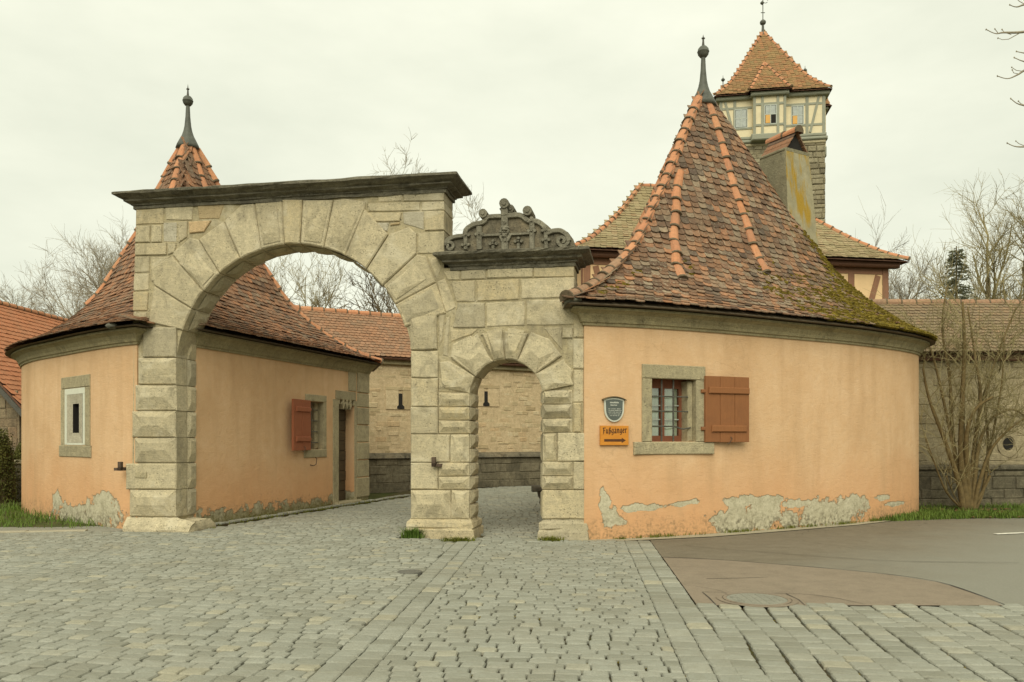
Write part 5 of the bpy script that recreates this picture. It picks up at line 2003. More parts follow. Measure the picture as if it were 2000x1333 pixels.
# broken-pen strokes of the word, in units of the board (x 0..1, y 0..1 upwards)
PEN = {
    'F': ([[(.15, -.18), (.28, .0), (.28, .85), (.1, 1.0)], [(.28, .92), (.5, 1.0), (.78, .95)], [(.28, .5), (.62, .54)]], .80),
    'u': ([[(.05, .62), (.16, .72), (.16, .12), (.28, .0), (.52, .14)], [(.54, .72), (.54, .08), (.66, -.02)]], .76),
    's': ([[(.14, -.26), (.2, -.1), (.2, .88), (.34, 1.02), (.5, .86), (.36, .6), (.56, .36), (.48, .06), (.3, .0)]], .70),
    'g': ([[(.5, .7), (.24, .72), (.12, .5), (.12, .16), (.26, .02), (.5, .14)], [(.5, .74), (.5, -.14), (.34, -.3), (.12, -.24)]], .70),
    'a': ([[(.16, .66), (.4, .74), (.5, .6), (.5, .08), (.62, -.02)], [(.5, .42), (.2, .34), (.12, .12), (.26, .0), (.5, .14)], [(.2, .9), (.26, .98)], [(.44, .9), (.5, .98)]], .74),
    'n': ([[(.06, .64), (.16, .72), (.16, .0)], [(.16, .58), (.4, .74), (.52, .6), (.52, .06), (.64, -.02)]], .76),
    'e': ([[(.14, .34), (.46, .46), (.46, .64), (.3, .74), (.14, .56), (.14, .14), (.28, .0), (.52, .12)]], .64),
    'r': ([[(.06, .64), (.16, .72), (.16, .08), (.26, -.02)], [(.16, .56), (.36, .74), (.5, .62)]], .56)}
word = ['F', 'u', 's', 'g', 'a', 'n', 'g', 'e', 'r']
tot = sum(PEN[c][1] for c in word)
kx = SWd * .86 / tot
ky = SHt * .285
x = sx0 + SWd * .075
ln0 = sy0 + SHt * .60
g = G()
for c in word:
    strokes, adv = PEN[c]
    for st in strokes:
        P = [(x + p[0] * kx, ln0 + p[1] * ky + (x - sx0) * .03) for p in st]
        nib = (kx * .105, ky * .062)
        for (p, q) in zip(P, P[1:]):
            A = [(p[0] - nib[0], p[1] - nib[1]), (p[0] + nib[0], p[1] + nib[1]), (q[0] + nib[0], q[1] + nib[1]), (q[0] - nib[0], q[1] - nib[1])]
            dx_ = q[0] - p[0]
            if abs(dx_) / max(1e-6, abs(q[1] - p[1])) > .3 and dx_ * (q[1] - p[1]) > 0:
                A = [(p[0], p[1] - nib[1] * 1.2), (p[0], p[1] + nib[1] * 1.2), (q[0], q[1] + nib[1] * 1.2), (q[0], q[1] - nib[1] * 1.2)]
            g.add([PF.p(a, .0525, z) for (a, z) in A] + [PF.p(a, .049, z) for (a, z) in A], [(0, 1, 2, 3), (0, 4, 5, 1), (1, 5, 6, 2), (2, 6, 7, 3), (3, 7, 4, 0)])
    x += adv * kx
g.build('lettering', 'lettering_brown', sg)
ya = sy0 + SHt * .25
P = [(sx0 + SWd * .13, ya - SHt * .065), (sx0 + SWd * .75, ya - SHt * .065), (sx0 + SWd * .75, ya - SHt * .13), (sx0 + SWd * .9, ya), (sx0 + SWd * .75, ya + SHt * .13), (sx0 + SWd * .75, ya + SHt * .065), (sx0 + SWd * .13, ya + SHt * .065)]
slab(P, .049, .0525, 'lettering_brown', 'arrow', sg, PF)

# ------------------------------------------------------------------ ground
RS = random.Random(11)
g = G()
N_ = 24
for i in range(N_):
    pass
g.add([Vector((-1500, -300, -.06)), Vector((1500, -300, -.06)), Vector((1500, 2500, -.06)), Vector((-1500, 2500, -.06))], [(0, 1, 2, 3)])
g.build('ground', 'ground_soil', kind='structure')


def sheet(name, pts, z, mat):
    tri = geometry.tessellate_polygon([[Vector((x, y, 0)) for (x, y) in pts]])
    return tag(obj(name, mesh(name, [(x, y, z) for (x, y) in pts], [tuple(t) for t in tri], mat)), kind='structure')


def pathL(y, off=0.0):     # left edge of the footpath
    return -.98 + (y - 5.4) * .0685 + off


def pathR(y, off=0.0):
    return 1.19 + (y - 5.42) * .0836 + off


sq = sheet('cobbled_square', [(-14, -2), (pathL(-2), -2), (pathL(13.2), 13.2), (1.3, 13.4), (.9, 27), (-3.4, 27), (-3.9, 21), (-5.9, 14.6), (-6.9, 14.0), (-14, 14.0)], 0.0, 'joint_soil')
fpth = sheet('cobbled_footpath', [(pathL(-2), -2), (pathR(-2), -2), (pathR(7.78), 7.78), (pathR(7.78, .45), 7.78), (pathR(13.0, .45), 13.0), (pathL(13.2), 13.2)], 0.0, 'joint_soil')
strip = sheet('cobbled_strip', [(pathR(-2), -2), (14, -2), (14, 7.78), (pathR(7.78), 7.78)], 0.0, 'joint_soil')
far_road = sheet('cobbled_lane', [(.9, 27), (3.2, 27), (3.2, 21.4), (1.3, 13.4)], -.002, 'joint_soil')
road = sheet('road', [(pathR(7.78, .43), 7.78), (40, 7.78), (40, 17.6), (9.0, 17.2), (4.0, 14.2), (pathR(12.9, .43), 12.9)], .022, 'asphalt_dark')
PT = [(pathR(11.02, .43), 11.02), gnd(1400, 1098), gnd(1600, 1114), gnd(1740, 1128), gnd(1830, 1142), gnd(1900, 1164), gnd(1962, 1189)]
PT = catmull(PT, .3)
sheet('road', PT + [(pathR(7.78, .43), 7.785)], .030, 'asphalt_red')
sheet('kerb', [(1.22, 12.70), (1.85, 12.76), (3.35, 13.3), (4.9, 14.15), (6.6, 15.15), (7.6, 15.9), (7.5, 16.1), (6.6, 15.5), (4.9, 14.5), (3.38, 13.72), (2.1, 13.15), (1.2, 12.95)], .034, 'kerb_concrete')


def seam(pts, wd=.012, z=.0345):
    P = catmull([gnd(*p) for p in pts], .2)
    L_, R_ = [], []
    for i, p in enumerate(P):
        t = (Vector(P[min(i + 1, len(P) - 1)]) - Vector(P[max(0, i - 1)])).normalized()
        k = wd * RS.uniform(.6, 1.2)
        L_.append((p[0] - t.y * k, p[1] + t.x * k))
        R_.append((p[0] + t.y * k, p[1] - t.x * k))
    n_ = len(P)
    tag(obj('tar_seam', mesh('tar_seam', [(x, y, z) for (x, y) in L_ + R_], [(i, n_ + i, n_ + i + 1, i + 1) for i in range(n_ - 1)], 'tar')), kind='structure')


seam([(1290, 1093), (1400, 1098), (1600, 1114), (1740, 1128), (1830, 1142), (1900, 1164), (1962, 1188)])
seam([(1340, 1070), (1480, 1082), (1640, 1094), (1760, 1101), (1990, 1104)], .007)
seam([(1372, 1162), (1440, 1165), (1560, 1166), (1640, 1176), (1690, 1187)], .004)
seam([(1372, 1163), (1385, 1174), (1398, 1188)], .006)
seam([(1535, 1166), (1560, 1178), (1572, 1189)], .005)
seam([(1380, 1136), (1440, 1135), (1500, 1133)], .006)
a, b_ = gnd(1944, 1047), gnd(2080, 1041)
sheet('road_marking', [(a[0], a[1] - .07), (b_[0], b_[1] - .07), (b_[0], b_[1] + .07), (a[0], a[1] + .07)], .034, 'road_paint')
# left pavement in front of the left house
sheet('pavement', [(-30, 13.05), (-8.2, 14.05), (-7.0, 14.12), (-6.9, 14.4), (-7.6, 15.0), (-9.6, 16.2), (-30, 15.4)], .03, 'asphalt_grey')
g = G()
kp = [(-20, 13.1), (-13, 13.35), (-9.0, 13.85), (-7.6, 14.15)]
for i in range(40):
    q = i / 39
    (x, y), t = at_s(kp, cum(kp), cum(kp)[-1] * q * .999)
pv = None
for i in range(26):
    c_ = cum(kp)
    (x, y), t = at_s(kp, c_, c_[-1] * (i + .5) / 26)
    fr = Frame((x, y, 0), (t[0], t[1], 0), (t[1], -t[0], 0))
    if pv is None:
        pv = tag(bpy.data.objects.new('kerb', None), kind='structure')
        COL.objects.link(pv)
        pv['_l'] = [0, 0, 0]
        EMPTIES.append(pv)
    box('kerb_stone', 'kerb_concrete', fr, -.26, .255, -.07, .07, -.04, .055 + RS.uniform(-.006, .006), pv, bev=.012)

# ------------------------------------------------------------------ setts


def sett_mesh(seed):
    rr = random.Random(seed)
    base = [(-.5, -.40), (-.43, -.5), (0, -.5), (.43, -.5), (.5, -.40), (.5, 0), (.5, .40), (.43, .5), (0, .5), (-.43, .5), (-.5, .40), (-.5, 0)]
    j = lambda s_: rr.uniform(-s_, s_)
    A = [(x * (1 + j(.03)), y * (1 + j(.05))) for (x, y) in base]
    v = [(x, y, -.05) for (x, y) in A] + [(x, y, .021 + j(.002)) for (x, y) in A] + [(x * .90, y * .87, .031 + j(.002)) for (x, y) in A] + [(j(.05), j(.05), .034)]
    n = 12
    f = []
    for k in range(2):
        for i in range(n):
            f.append((k * n + i, k * n + (i + 1) % n, k * n + n + (i + 1) % n, k * n + n + i))
    for i in range(n):
        f.append((2 * n + i, 2 * n + (i + 1) % n, 3 * n))
    return v, f


SV = [sett_mesh(i) for i in range(8)]
SM = [mesh('sett', v, f, 'sett_stone') for (v, f) in SV]


def in_view(x, y, mar=90):
    if y < 4.9:
        return False
    px = 1000 + F * x / y
    return -mar < px < 2000 + mar


def lay(parent, setts, n_single):
    """setts: (x, y, angle, length, width, dz)"""
    setts.sort(key=lambda q: q[1])
    for q in setts[:n_single]:
        M = Matrix.Translation((q[0], q[1], q[5])) @ Matrix.Rotation(q[2], 4, 'Z') @ Matrix.Rotation(RS.gauss(0, .014), 4, 'X') @ Matrix.Rotation(RS.gauss(0, .014), 4, 'Y') @ Matrix.Diagonal((q[3], q[4], 1, 1))
        obj('sett', RS.choice(SM), parent, M)
    g = G()
    for q in setts[n_single:]:
        M = Matrix.Translation((q[0], q[1], q[5])) @ Matrix.Rotation(q[2], 4, 'Z') @ Matrix.Rotation(RS.gauss(0, .014), 4, 'X') @ Matrix.Diagonal((q[3], q[4], 1, 1))
        v, f = RS.choice(SV)
        g.cur = RS.random()
        g.add([M @ Vector(p) for p in v], f)
    if g.v:
        g.build('sett_field', 'sett_stone', parent, kind='stuff', piece=True)


def ok_square(x, y):
    if not in_view(x, y):
        return False
    if x > pathL(y) - .41 and y < 12.9:
        return False
    if x > 1.15 and y < 13.7:
        return False
    # outside the left kerb and houses
    if y > 13.0:
        xl = -7.6 if y < 14.1 else None
        if y < 14.2 and x < -7.5 + (y - 14.2) * 4.5:
            return False
        if y >= 14.1 and x < A_[0] + (y - A_[1]) * (B_[0] - A_[0]) / (B_[1] - A_[1]) + .30:
            return False
        rel = Vector((x, y)) - GO
        uu, vv = rel.dot(GD), rel.dot(GN)
        if -.25 < vv < GATE_T + .1 and (gu(235) < uu < UL + .3 or UR - .12 < uu < SL + .12 or uu > SR - .1):
            return False
        if y > 13.6 and x > 1.0 + (y > 19) * .0:
            return False
        if y > 23.9 + (x + 4) * .98 or y > 28:
            return False
    return True


ang = math.atan2(GD.y, GD.x)
cA, sA = math.cos(ang), math.sin(ang)
setts = []
v_ = 4.0
while v_ < 30:
    wd = RS.uniform(.132, .165)
    u_ = -16 + RS.uniform(0, .2)
    while u_ < 8:
        L = RS.uniform(.14, .225)
        um = u_ + L / 2
        # courses bow a little
        vv = v_ + wd / 2 + .05 * math.sin(um * .7 + v_ * .35) + .03 * math.sin(um * 2.1)
        x, y = um * cA - vv * sA, um * sA + vv * cA
        xl = pathL(y) - .408
        if y < 12.9 and x - L / 2 < xl < x + L / 2:
            L2 = xl - (x - L / 2)
            if L2 > .05:
                x, Lq = x - L / 2 + L2 / 2, L2
                if in_view(x, y):
                    setts.append((x, y, ang, Lq, wd - .006, 0.0))
        elif ok_square(x, y):
            setts.append((x, y, ang + RS.gauss(0, .035), L - RS.uniform(.006, .020), wd - RS.uniform(.005, .017), RS.uniform(-.004, .005)))
        u_ += L
    v_ += wd
lay(sq, setts, 300)
# footpath: narrow courses across, wide mossy joints
setts = []
ang2 = -math.atan(.075)
y_ = 4.4
r0 = 0
while y_ < 13.0:
    wd = RS.uniform(.125, .15)
    x0, x1 = pathL(y_) + .0, pathR(y_) + .005
    x = x0
    first = True
    while x < x1 - .05:
        L = RS.uniform(.15, .225) if not first else RS.uniform(.07, .2)
        first = False
        if x + L > x1 - .06:
            L = x1 - x
        gap = RS.choice((.006, .008, .012, .020))
        if in_view(x, y_):
            setts.append((x + L / 2, y_ + wd / 2 + RS.gauss(0, .005) + (x - .2) * math.tan(ang2), ang2 + RS.gauss(0, .03), L - gap, wd - RS.uniform(.003, .009), RS.uniform(-.003, .004)))
        x += L
    y_ += wd
lay(fpth, setts, 300)
# border courses along the path: long setts laid with its direction
setts = []
for (edge, offs, wd) in ((pathL, (-.11, -.31), .19), (pathR, (.11, .32), .20)):
    for off in offs:
        y_ = 4.6 + RS.uniform(0, .1)
        while y_ < (12.75 if edge is pathL else 12.78):
            L = RS.uniform(.17, .24)
            if edge is pathR and off > .2 and y_ < 7.6:
                pass
            setts.append((edge(y_ + L / 2, off), y_ + L / 2, math.pi / 2 - math.atan(.076) + RS.gauss(0, .02), L - .010, wd + .002, RS.uniform(-.003, .004)))
            y_ += L
bpar = tag(obj('path_border', mesh('path_border', [(pathL(-2, -.42), -2, -.003), (pathL(-2), -2, -.003), (pathL(13), 13, -.003), (pathL(13, -.42), 13, -.003)], [(0, 1, 2, 3)], 'joint_soil')), kind='structure')
lay(bpar, setts, 300)
# strip on the right: columns running away from the viewer
setts = []
k_ = math.tan(R(6.5))
for c in range(34):
    cw = .212
    y_ = 4.5 + RS.uniform(0, .2)
    while y_ < 7.74:
        L = RS.uniform(.145, .195)
        ym = y_ + L / 2
        x = pathR(7.78, .44) + cw * (c + .5) + (ym - 7.78) * k_ * (1 + c * .012) + .02 * math.sin(ym * 3 + c)
        if in_view(x, ym) and y_ + L < 7.9:
            setts.append((x, ym, -math.atan(k_ * (1 + c * .012)) + RS.gauss(0, .018), cw - RS.uniform(.010, .018), L - RS.uniform(.012, .022), RS.uniform(-.002, .004)))
        y_ += L
lay(strip, setts, 300)
# row of edge setts and soil along the inner wall of the left house
setts = []
s_ = .25
while s_ < ILEN + 2:
    L = RS.uniform(.16, .24)
    p = IF.p(s_ + L / 2, .12, 0)
    setts.append((p.x, p.y, math.atan2(IF.t.y, IF.t.x) + RS.gauss(0, .04), L - .02, .16, .045 + RS.uniform(-.01, .01)))
    s_ += L
lay(sq, setts, 0)
box('gutter_bed', 'joint_soil', IF, .1, ILEN + 2, -.05, .22, -.05, .048, sq)

# manhole cover
mx_, my_ = gnd(1478, 1177)
mh = thing('manhole_cover', (mx_, my_, .03), 'round cast iron manhole cover in the reddish asphalt near the cobbled strip', 'manhole cover')
g = G()
K = 28
for (r0, r1, z0, z1) in ((.30, .335, .034, .04), (.345, .40, .034, .037)):
    vs = []
    for k in range(K):
        an = 2 * math.pi * k / K
        for (r_, z) in ((r0, z0), (r0, z1), (r1, z1), (r1, z0)):
            vs.append(Vector((mx_ + r_ * math.cos(an), my_ + r_ * math.sin(an), z)))
    g.add(vs, [(k * 4 + j, ((k + 1) % K) * 4 + j, ((k + 1) % K) * 4 + j + 1, k * 4 + j + 1) for k in range(K) for j in range(3)])
g.build('frame', 'asphalt_red', mh)
g = G()
g.lathe((mx_, my_, .03), [(.298, 0), (.298, .006)], 28)
for k in range(-3, 4):
    for l in range(-3, 4):
        if k * k + l * l < 11:
            fr = Frame((mx_ + k * .075, my_ + l * .075, .036), (1, 0, 0), (0, 1, 0))
            g.box(fr, -.022, .022, -.022, .022, 0, .004)
g.build('lid', 'asphalt_grey', mh)
# small round access cap in the cobbles, left of the path
mx_, my_ = gnd(800, 1123)
cap = thing('access_cap', (mx_, my_, .03), 'small round iron access cap set among the cobbles left of the footpath', 'access cap')
g = G()
g.lathe((mx_, my_, .0), [(.15, 0), (.15, .042), (.125, .046), (.12, .041), (.03, .043)], 18)
g.build('lid', 'cast_iron', cap)

# ------------------------------------------------------------------ generic flat tiled slope


def slope_tiles(O, ax, dn, L, D, wd, vis, mat, parent, n_single, rnd, Lt=.30, sag=0.0):
    """O: top left corner, ax along the ridge, dn down the slope (unit vectors)"""
    O, ax, dn = Vector(O), Vector(ax).normalized(), Vector(dn).normalized()
    Z = ax.cross(dn)
    if Z.z < 0:
        ax_, O_ = -ax, O + ax * L
        Z = ax_.cross(dn)
    else:
        ax_, O_ = ax, O
    Z.normalize()
    recs = []
    rows = int(D / vis)
    n = int(L / wd)
    for r in range(rows + 1):
        for q in range(n):
            a = (q + .5 + (r % 2) * .5) * wd
            if a > L:
                continue
            P = O_ + ax_ * a + dn * (r * vis) + Z * (.012 + rnd.uniform(0, .008) + sag * math.sin(a * .9 + r * .05))
            t = rnd.gauss(0, .025)
            X = (ax_ * math.cos(t) + dn * math.sin(t))
            Y = Z.cross(X)
            recs.append((frame4(P, X, Y, Z), Z))
    place_tiles(recs, tile_vars((wd, vis), wd, vis, Lt), mat, parent, n_single, rnd, keep=-.05)


def slab_roof(name, O, ax, dn, L, D, mat, parent, th=.06):
    O, ax, dn = Vector(O), Vector(ax).normalized(), Vector(dn).normalized()
    Z = ax.cross(dn)
    if Z.z < 0:
        Z = -Z
    vs = []
    for z in (0.0, -th):
        for (a, d) in ((0, 0), (L, 0), (L, D), (0, D)):
            vs.append(O + ax * a + dn * d + Z * z)
    return obj(name, mesh(name, vs, [(0, 1, 2, 3), (7, 6, 5, 4), (0, 4, 5, 1), (1, 5, 6, 2), (2, 6, 7, 3), (3, 7, 4, 0)], mat), parent)


def coursed(fr, a0, a1, z0, z1, hmin, hmax, lmin, lmax, mat, parent, rnd, proud=(.01, .045), name='stone', skip=None, limit=300, bev=.015, stuff_name='stone_field'):
    """rough coursed blocks on a wall face; first ones are parts, the rest one joined part"""
    g = G()
    cnt = 0
    z = z0
    while z < z1 - .03:
        h = min(rnd.uniform(hmin, hmax), z1 - z)
        a = a0 - rnd.uniform(0, lmin)
        while a < a1:
            L = rnd.uniform(lmin, lmax)
            x0, x1 = max(a, a0), min(a + L, a1)
            a += L
            if x1 - x0 < .05 or h < .04 or (skip and skip((x0 + x1) / 2, z + h / 2)):
                continue
            pr = rnd.uniform(*proud)
            q = lambda s_=.014: rnd.uniform(-s_, s_)
            gp_ = .008
            P = [(x0 + gp_ + q(), z + gp_ + q()), (x1 - gp_ + q(), z + gp_ + q()), (x1 - gp_ + q(), z + h - gp_ + q()), (x0 + gp_ + q(), z + h - gp_ + q())]
            b_ = min(bev, h * .25)
            I = [(P[0][0] + b_, P[0][1] + b_), (P[1][0] - b_, P[1][1] + b_), (P[2][0] - b_, P[2][1] - b_), (P[3][0] + b_, P[3][1] - b_)]
            vs = [fr.p(x, -.04, zz) for (x, zz) in P] + [fr.p(x, pr - b_, zz) for (x, zz) in P] + [fr.p(x, pr + q(.006), zz) for (x, zz) in I]
            fs = [(j, (j + 1) % 4, 4 + (j + 1) % 4, 4 + j) for j in range(4)] + [(4 + j, 4 + (j + 1) % 4, 8 + (j + 1) % 4, 8 + j) for j in range(4)] + [(8, 9, 10, 11)]
            px_ = 1000 + F * vs[8].x / vs[8].y
            if cnt < limit and -40 < px_ < 2040:
                obj(name, mesh(name, vs, fs, mat), parent)
                cnt += 1
            else:
                g.cur = rnd.random()
                g.add(vs, fs)
        z += h
    if g.v:
        g.build(stuff_name, mat, parent, kind='stuff', piece=True)


# ------------------------------------------------------------------ town wall behind the gate
RW_ = random.Random(31)
wa, wb_ = Vector((-9.0, 23.6)), Vector((1.9, 29.6))
wt = (wb_ - wa).normalized()
TW = Frame((wa.x, wa.y, 0), (wt.x, wt.y, 0), (wt.y, -wt.x, 0))
twl = (wb_ - wa).length
town_wall = thing('town_wall', tuple(TW.p(twl / 2, -.5, 0)), 'pale rubble town wall with tiled roof and arrow slits seen through the arches', 'wall')
HW = 4.35
box('wall_core', 'rubble_stone', TW, -.5, twl, -1.0, 0, -.05, HW, town_wall)
tpx = lambda px: fa(px, TW)
slits = [(tpx(782), fz(783, TW, tpx(782))), (tpx(949), fz(778, TW, tpx(949)))]
slitbox = []
for (sa_, sz_) in slits:
    fr_ = box('slit_frame', 'rubble_stone', TW, sa_ - .52, sa_ - .07, -.02, .03, sz_ - .30, sz_ + .34, town_wall, bev=.01)
    box('slit_side', 'rubble_stone', TW, sa_ + .07, sa_ + .52, -.02, .03, sz_ - .30, sz_ + .34, fr_, bev=.01)
    box('slit_lintel', 'rubble_stone', TW, sa_ - .52, sa_ + .52, -.02, .032, sz_ + .343, sz_ + .46, fr_, bev=.01)
    g = G()
    g.box(TW, sa_ - .068, sa_ + .068, -.02, .012, sz_ - .28, sz_ + .24)
    P = [(-.13, -.28), (.13, -.28), (.13, -.2), (.05, -.12), (-.05, -.12), (-.13, -.2)]
    g.add([TW.p(sa_ + a, .036, sz_ + z) for (a, z) in P], [tuple(range(6))])
    g.build('slit_opening', 'interior_shade', fr_)  # dark plates on the solid wall, the slit's shade as colour
    slitbox.append((sa_, sz_))
coursed(TW, -.5, twl, 1.1, HW - .02, .09, .19, .16, .46, 'rubble_stone', town_wall, RW_, proud=(-.03, .022),
        skip=lambda a, z: any(abs(a - q[0]) < .62 and -.42 < z - q[1] < .56 for q in slitbox))
# roof over the wall walk
rt = slab_roof('roof', TW.p(-.6, -1.45, HW + 1.62), TW.t, (TW.n * 1.75 + Vector((0, 0, -1.62))), twl + .8, 2.40, 'eave_wood', town_wall)
slope_tiles(TW.p(-.6, -1.45, HW + 1.62), TW.t, (TW.n * 1.75 + Vector((0, 0, -1.62))), twl + .8, 2.38, .175, .15, 'wall_tile', rt, 120, RW_)
hip_run([(TW.p(-.6, -1.46, HW + 1.64), Vector((0, 0, 1))), (TW.p(twl + .2, -1.46, HW + 1.64), Vector((0, 0, 1)))], HT, rt, .40, RW_)
box('eave_board', 'cornice_stone', TW, -.55, twl + .1, 0.003, .14, HW - .20, HW, town_wall, bev=.02)
box('back_slope', 'eave_wood', TW, -.55, twl + .1, -1.6, -1.5, HW - .3, HW + 1.5, town_wall)
# low parapet in front of it
PA = Frame(TW.p(0, .62, 0), TW.t, TW.n)
par = thing('parapet_wall', tuple(PA.p(twl / 2, -.2, 0)), 'low dark mossy parapet wall with rounded coping below the pale rubble wall', 'wall')
box('wall_core', 'parapet_stone', PA, -.5, twl - .6, -.45, 0, -.05, 1.05, par)
coursed(PA, -.5, twl - .6, 0, 1.04, .22, .36, .4, .9, 'parapet_stone', par, RW_, proud=(.0, .03), limit=120)
a = -.5
g = None
while a < twl - .7:
    L = RW_.uniform(.7, 1.1)
    x1 = min(a + L, twl - .6)
    g = G()
    vs = []
    K = 6
    for xx in (a + .006, x1 - .006):
        for k in range(K + 1):
            an = math.pi * k / K
            vs.append(PA.p(xx, -.2 + .30 * math.cos(an), 1.06 + .17 * math.sin(an)))
    g.add(vs, [(k, k + 1, K + 1 + k + 1, K + 1 + k) for k in range(K)] + [tuple(range(K + 1)), tuple(range(2 * K + 1, K, -1)), (0, K + 1, 2 * K + 1, K)])
    g.build('coping_stone', 'crest_field', par)
    a += L

# stone bench by the inner wall of the right house, seen through the foot arch
bn = thing('stone_bench', (1.1, 18.3, 0), 'dark weathered stone bench end showing through the foot arch', 'bench')
BF = Frame((.55, 18.3, 0), (1, 0, 0), (0, -1, 0))
box('seat', 'bench_stone', BF, -.10, 1.3, -.22, .26, .47, .60, bn, bev=.03)
for x0 in (.06, .95):
    g = G()
    P = [(x0 + .10, 0), (x0 + .30, 0), (x0 + .32, .2), (x0 + .30, .30), (x0 + .32, .36), (x0 + .32, .47), (x0 - .03, .47), (x0 - .01, .36), (x0 + .04, .28), (x0 + .02, .2), (x0 + .06, .1)]
    n = len(P)
    g.add([BF.p(a, .2, z) for (a, z) in P] + [BF.p(a, -.16, z) for (a, z) in P], [tuple(range(n)), tuple(range(2 * n - 1, n - 1, -1))] + [(j, (j + 1) % n, n + (j + 1) % n, n + j) for j in range(n)])
    g.build('support', 'bench_stone', bn)

# ------------------------------------------------------------------ moat wall on the right
MW = Frame((7.0, 20.6, 0), (1, .02, 0), (.02, -1, 0))
moat = thing('moat_wall', (16, 21, 0), 'long plastered rubble wall with mossy tiled roof behind the bare shrub', 'wall')
HM = 3.95
box('wall_core', 'moat_stone', MW, 0, 24, -1.2, 0, -.05, HM, moat)
lx, lz_ = fa(1969, MW), 1.55
coursed(MW, 2.2, 15, .9, HM - .25, .16, .34, .3, .8, 'moat_stone', moat, RW_, proud=(-.01, .022), skip=lambda a, z: math.hypot(a - lx, z - lz_) < .42, limit=200)
g = G()
K = 14
vs = []
for (r_, y) in ((.34, .0), (.33, .03), (.20, .03), (.15, -.02)):
    for k in range(K):
        an = 2 * math.pi * k / K
        vs.append(MW.p(lx + r_ * .9 * math.cos(an), y, lz_ + r_ * 1.05 * math.sin(an)))
g.add(vs, [(a * K + k, a * K + (k + 1) % K, (a + 1) * K + (k + 1) % K, (a + 1) * K + k) for a in range(3) for k in range(K)])
lo = g.build('loophole', 'moat_stone', moat)
g = G()
g.add([MW.p(lx + .16 * .9 * math.cos(2 * math.pi * k / K), .004, lz_ + .16 * 1.05 * math.sin(2 * math.pi * k / K)) for k in range(K)], [tuple(range(K))])
g.build('opening', 'interior_shade', lo)  # flat disc without a hole, recess shade painted as its colour
dnm = MW.n * 1.9 + Vector((0, 0, -1.5))
rt = slab_roof('roof', MW.p(0, -1.55, HM + 1.5), MW.t, dnm, 24, 2.45, 'eave_wood', moat)
slope_tiles(MW.p(1.6, -1.55, HM + 1.5), MW.t, dnm, 13.4, 2.42, .175, .15, 'moat_tile', rt, 300, RW_, sag=.02)
hip_run([(MW.p(1, -1.56, HM + 1.52), Vector((0, 0, 1))), (MW.p(16, -1.56, HM + 1.52), Vector((0, 0, 1)))], HTs, rt, .42, RW_)
box('eave_board', 'eave_wood', MW, 0, 24, 0.003, .16, HM - .24, HM - .06, moat, bev=.02)
box('back_slope', 'eave_wood', MW, 0, 24, -1.75, -1.62, HM - .4, HM + 1.4, moat)
PB = Frame((7.5, 19.55, 0), (1, .02, 0), (.02, -1, 0))
par2 = thing('parapet_wall', (14, 19.7, 0), 'low dark green stained parapet wall behind the multi stemmed shrub', 'wall')
box('wall_core', 'parapet_stone', PB, 0, 20, -.4, 0, -.05, .90, par2)
coursed(PB, .6, 11, 0, .89, .2, .32, .4, .9, 'parapet_stone', par2, RW_, proud=(.0, .03), limit=120)
a = 0
while a < 19.5:
    L = RW_.uniform(.9, 1.4)
    box('coping_stone', 'crest_field', PB, a + .005, a + L - .005, -.46, .07, .905, 1.03, par2, bev=.03)
    a += L

# ------------------------------------------------------------------ gatehouse with half timbered upper floor
GH0, GH1 = Vector((2.62, 29.1)), Vector((14.7, 31.0))
gt = (GH1 - GH0).normalized()
GF = Frame((GH0.x, GH0.y, 0), (gt.x, gt.y, 0), (gt.y, -gt.x, 0))
gl = (GH1 - GH0).length
gh = thing('gatehouse', tuple(GF.p(gl / 2, -3, 0)), 'half timbered gatehouse with cream panels, red beams and swept hipped roof', 'building')
ZE = 8.35
box('lower_wall', 'rubble_stone', GF, .1, gl - .1, -5.9, -.1, -.05, 4.9, gh)
box('upper_wall', 'apricot_infill', GF, 0, gl, -6, 0, 4.9, ZE, gh)
def beam(fr, x0, z0, x1, z1, wd, mat, parent, b0=-.02, b1=.03):
    g = G()
    d = Vector((x1 - x0, z1 - z0)).normalized()
    nn = Vector((-d.y, d.x)) * wd / 2
    P = [(x0 + nn.x, z0 + nn.y), (x0 - nn.x, z0 - nn.y), (x1 - nn.x, z1 - nn.y), (x1 + nn.x, z1 + nn.y)]
    g.add([fr.p(a, b1, z) for (a, z) in P] + [fr.p(a, b0, z) for (a, z) in P], [(0, 1, 2, 3), (7, 6, 5, 4)] + [(j, (j + 1) % 4, 4 + (j + 1) % 4, 4 + j) for j in range(4)])
    return g.build('beam', mat, parent)
for x in (.13, 1.55, 2.6, 4.0, 5.4, 6.8, 8.2, 9.6, 10.65, gl - .13):
    beam(GF, x, 4.92, x, ZE - .02, .25, 'red_beam', gh)
for z in (5.0, 6.55, ZE - .14):
    beam(GF, 0.27, z, gl - .27, z, .22, 'red_beam', gh, b1=.026)
beam(GF, .45, ZE - .3, 1.25, 5.15, .22, 'red_beam', gh, b1=.034)
beam(GF, gl - .45, ZE - .3, gl - 1.3, 5.15, .22, 'red_beam', gh, b1=.034)
GL = Frame(GF.p(0, -6, 0), GF.n, -GF.t)
for x in (.2, 2, 4, 5.85):
    beam(GL, x, 4.92, x, ZE - .02, .24, 'red_beam', gh)
for z in (5.0, 6.55, ZE - .14):
    beam(GL, .3, z, 5.7, z, .22, 'red_beam', gh, b1=.026)
box('eave_beam', 'eave_wood', GF, -.3, gl + .3, .0, .34, ZE - .02, ZE + .22, gh, bev=.05)
box('eave_beam', 'eave_wood', GF, -.32, 0, -6, -.003, ZE - .02, ZE + .22, gh)
Eg = [GF.p(-.55, .55, 0), GF.p(gl + .55, .55, 0), GF.p(gl + .55, -6.5, 0), GF.p(-.55, -6.5, 0)]
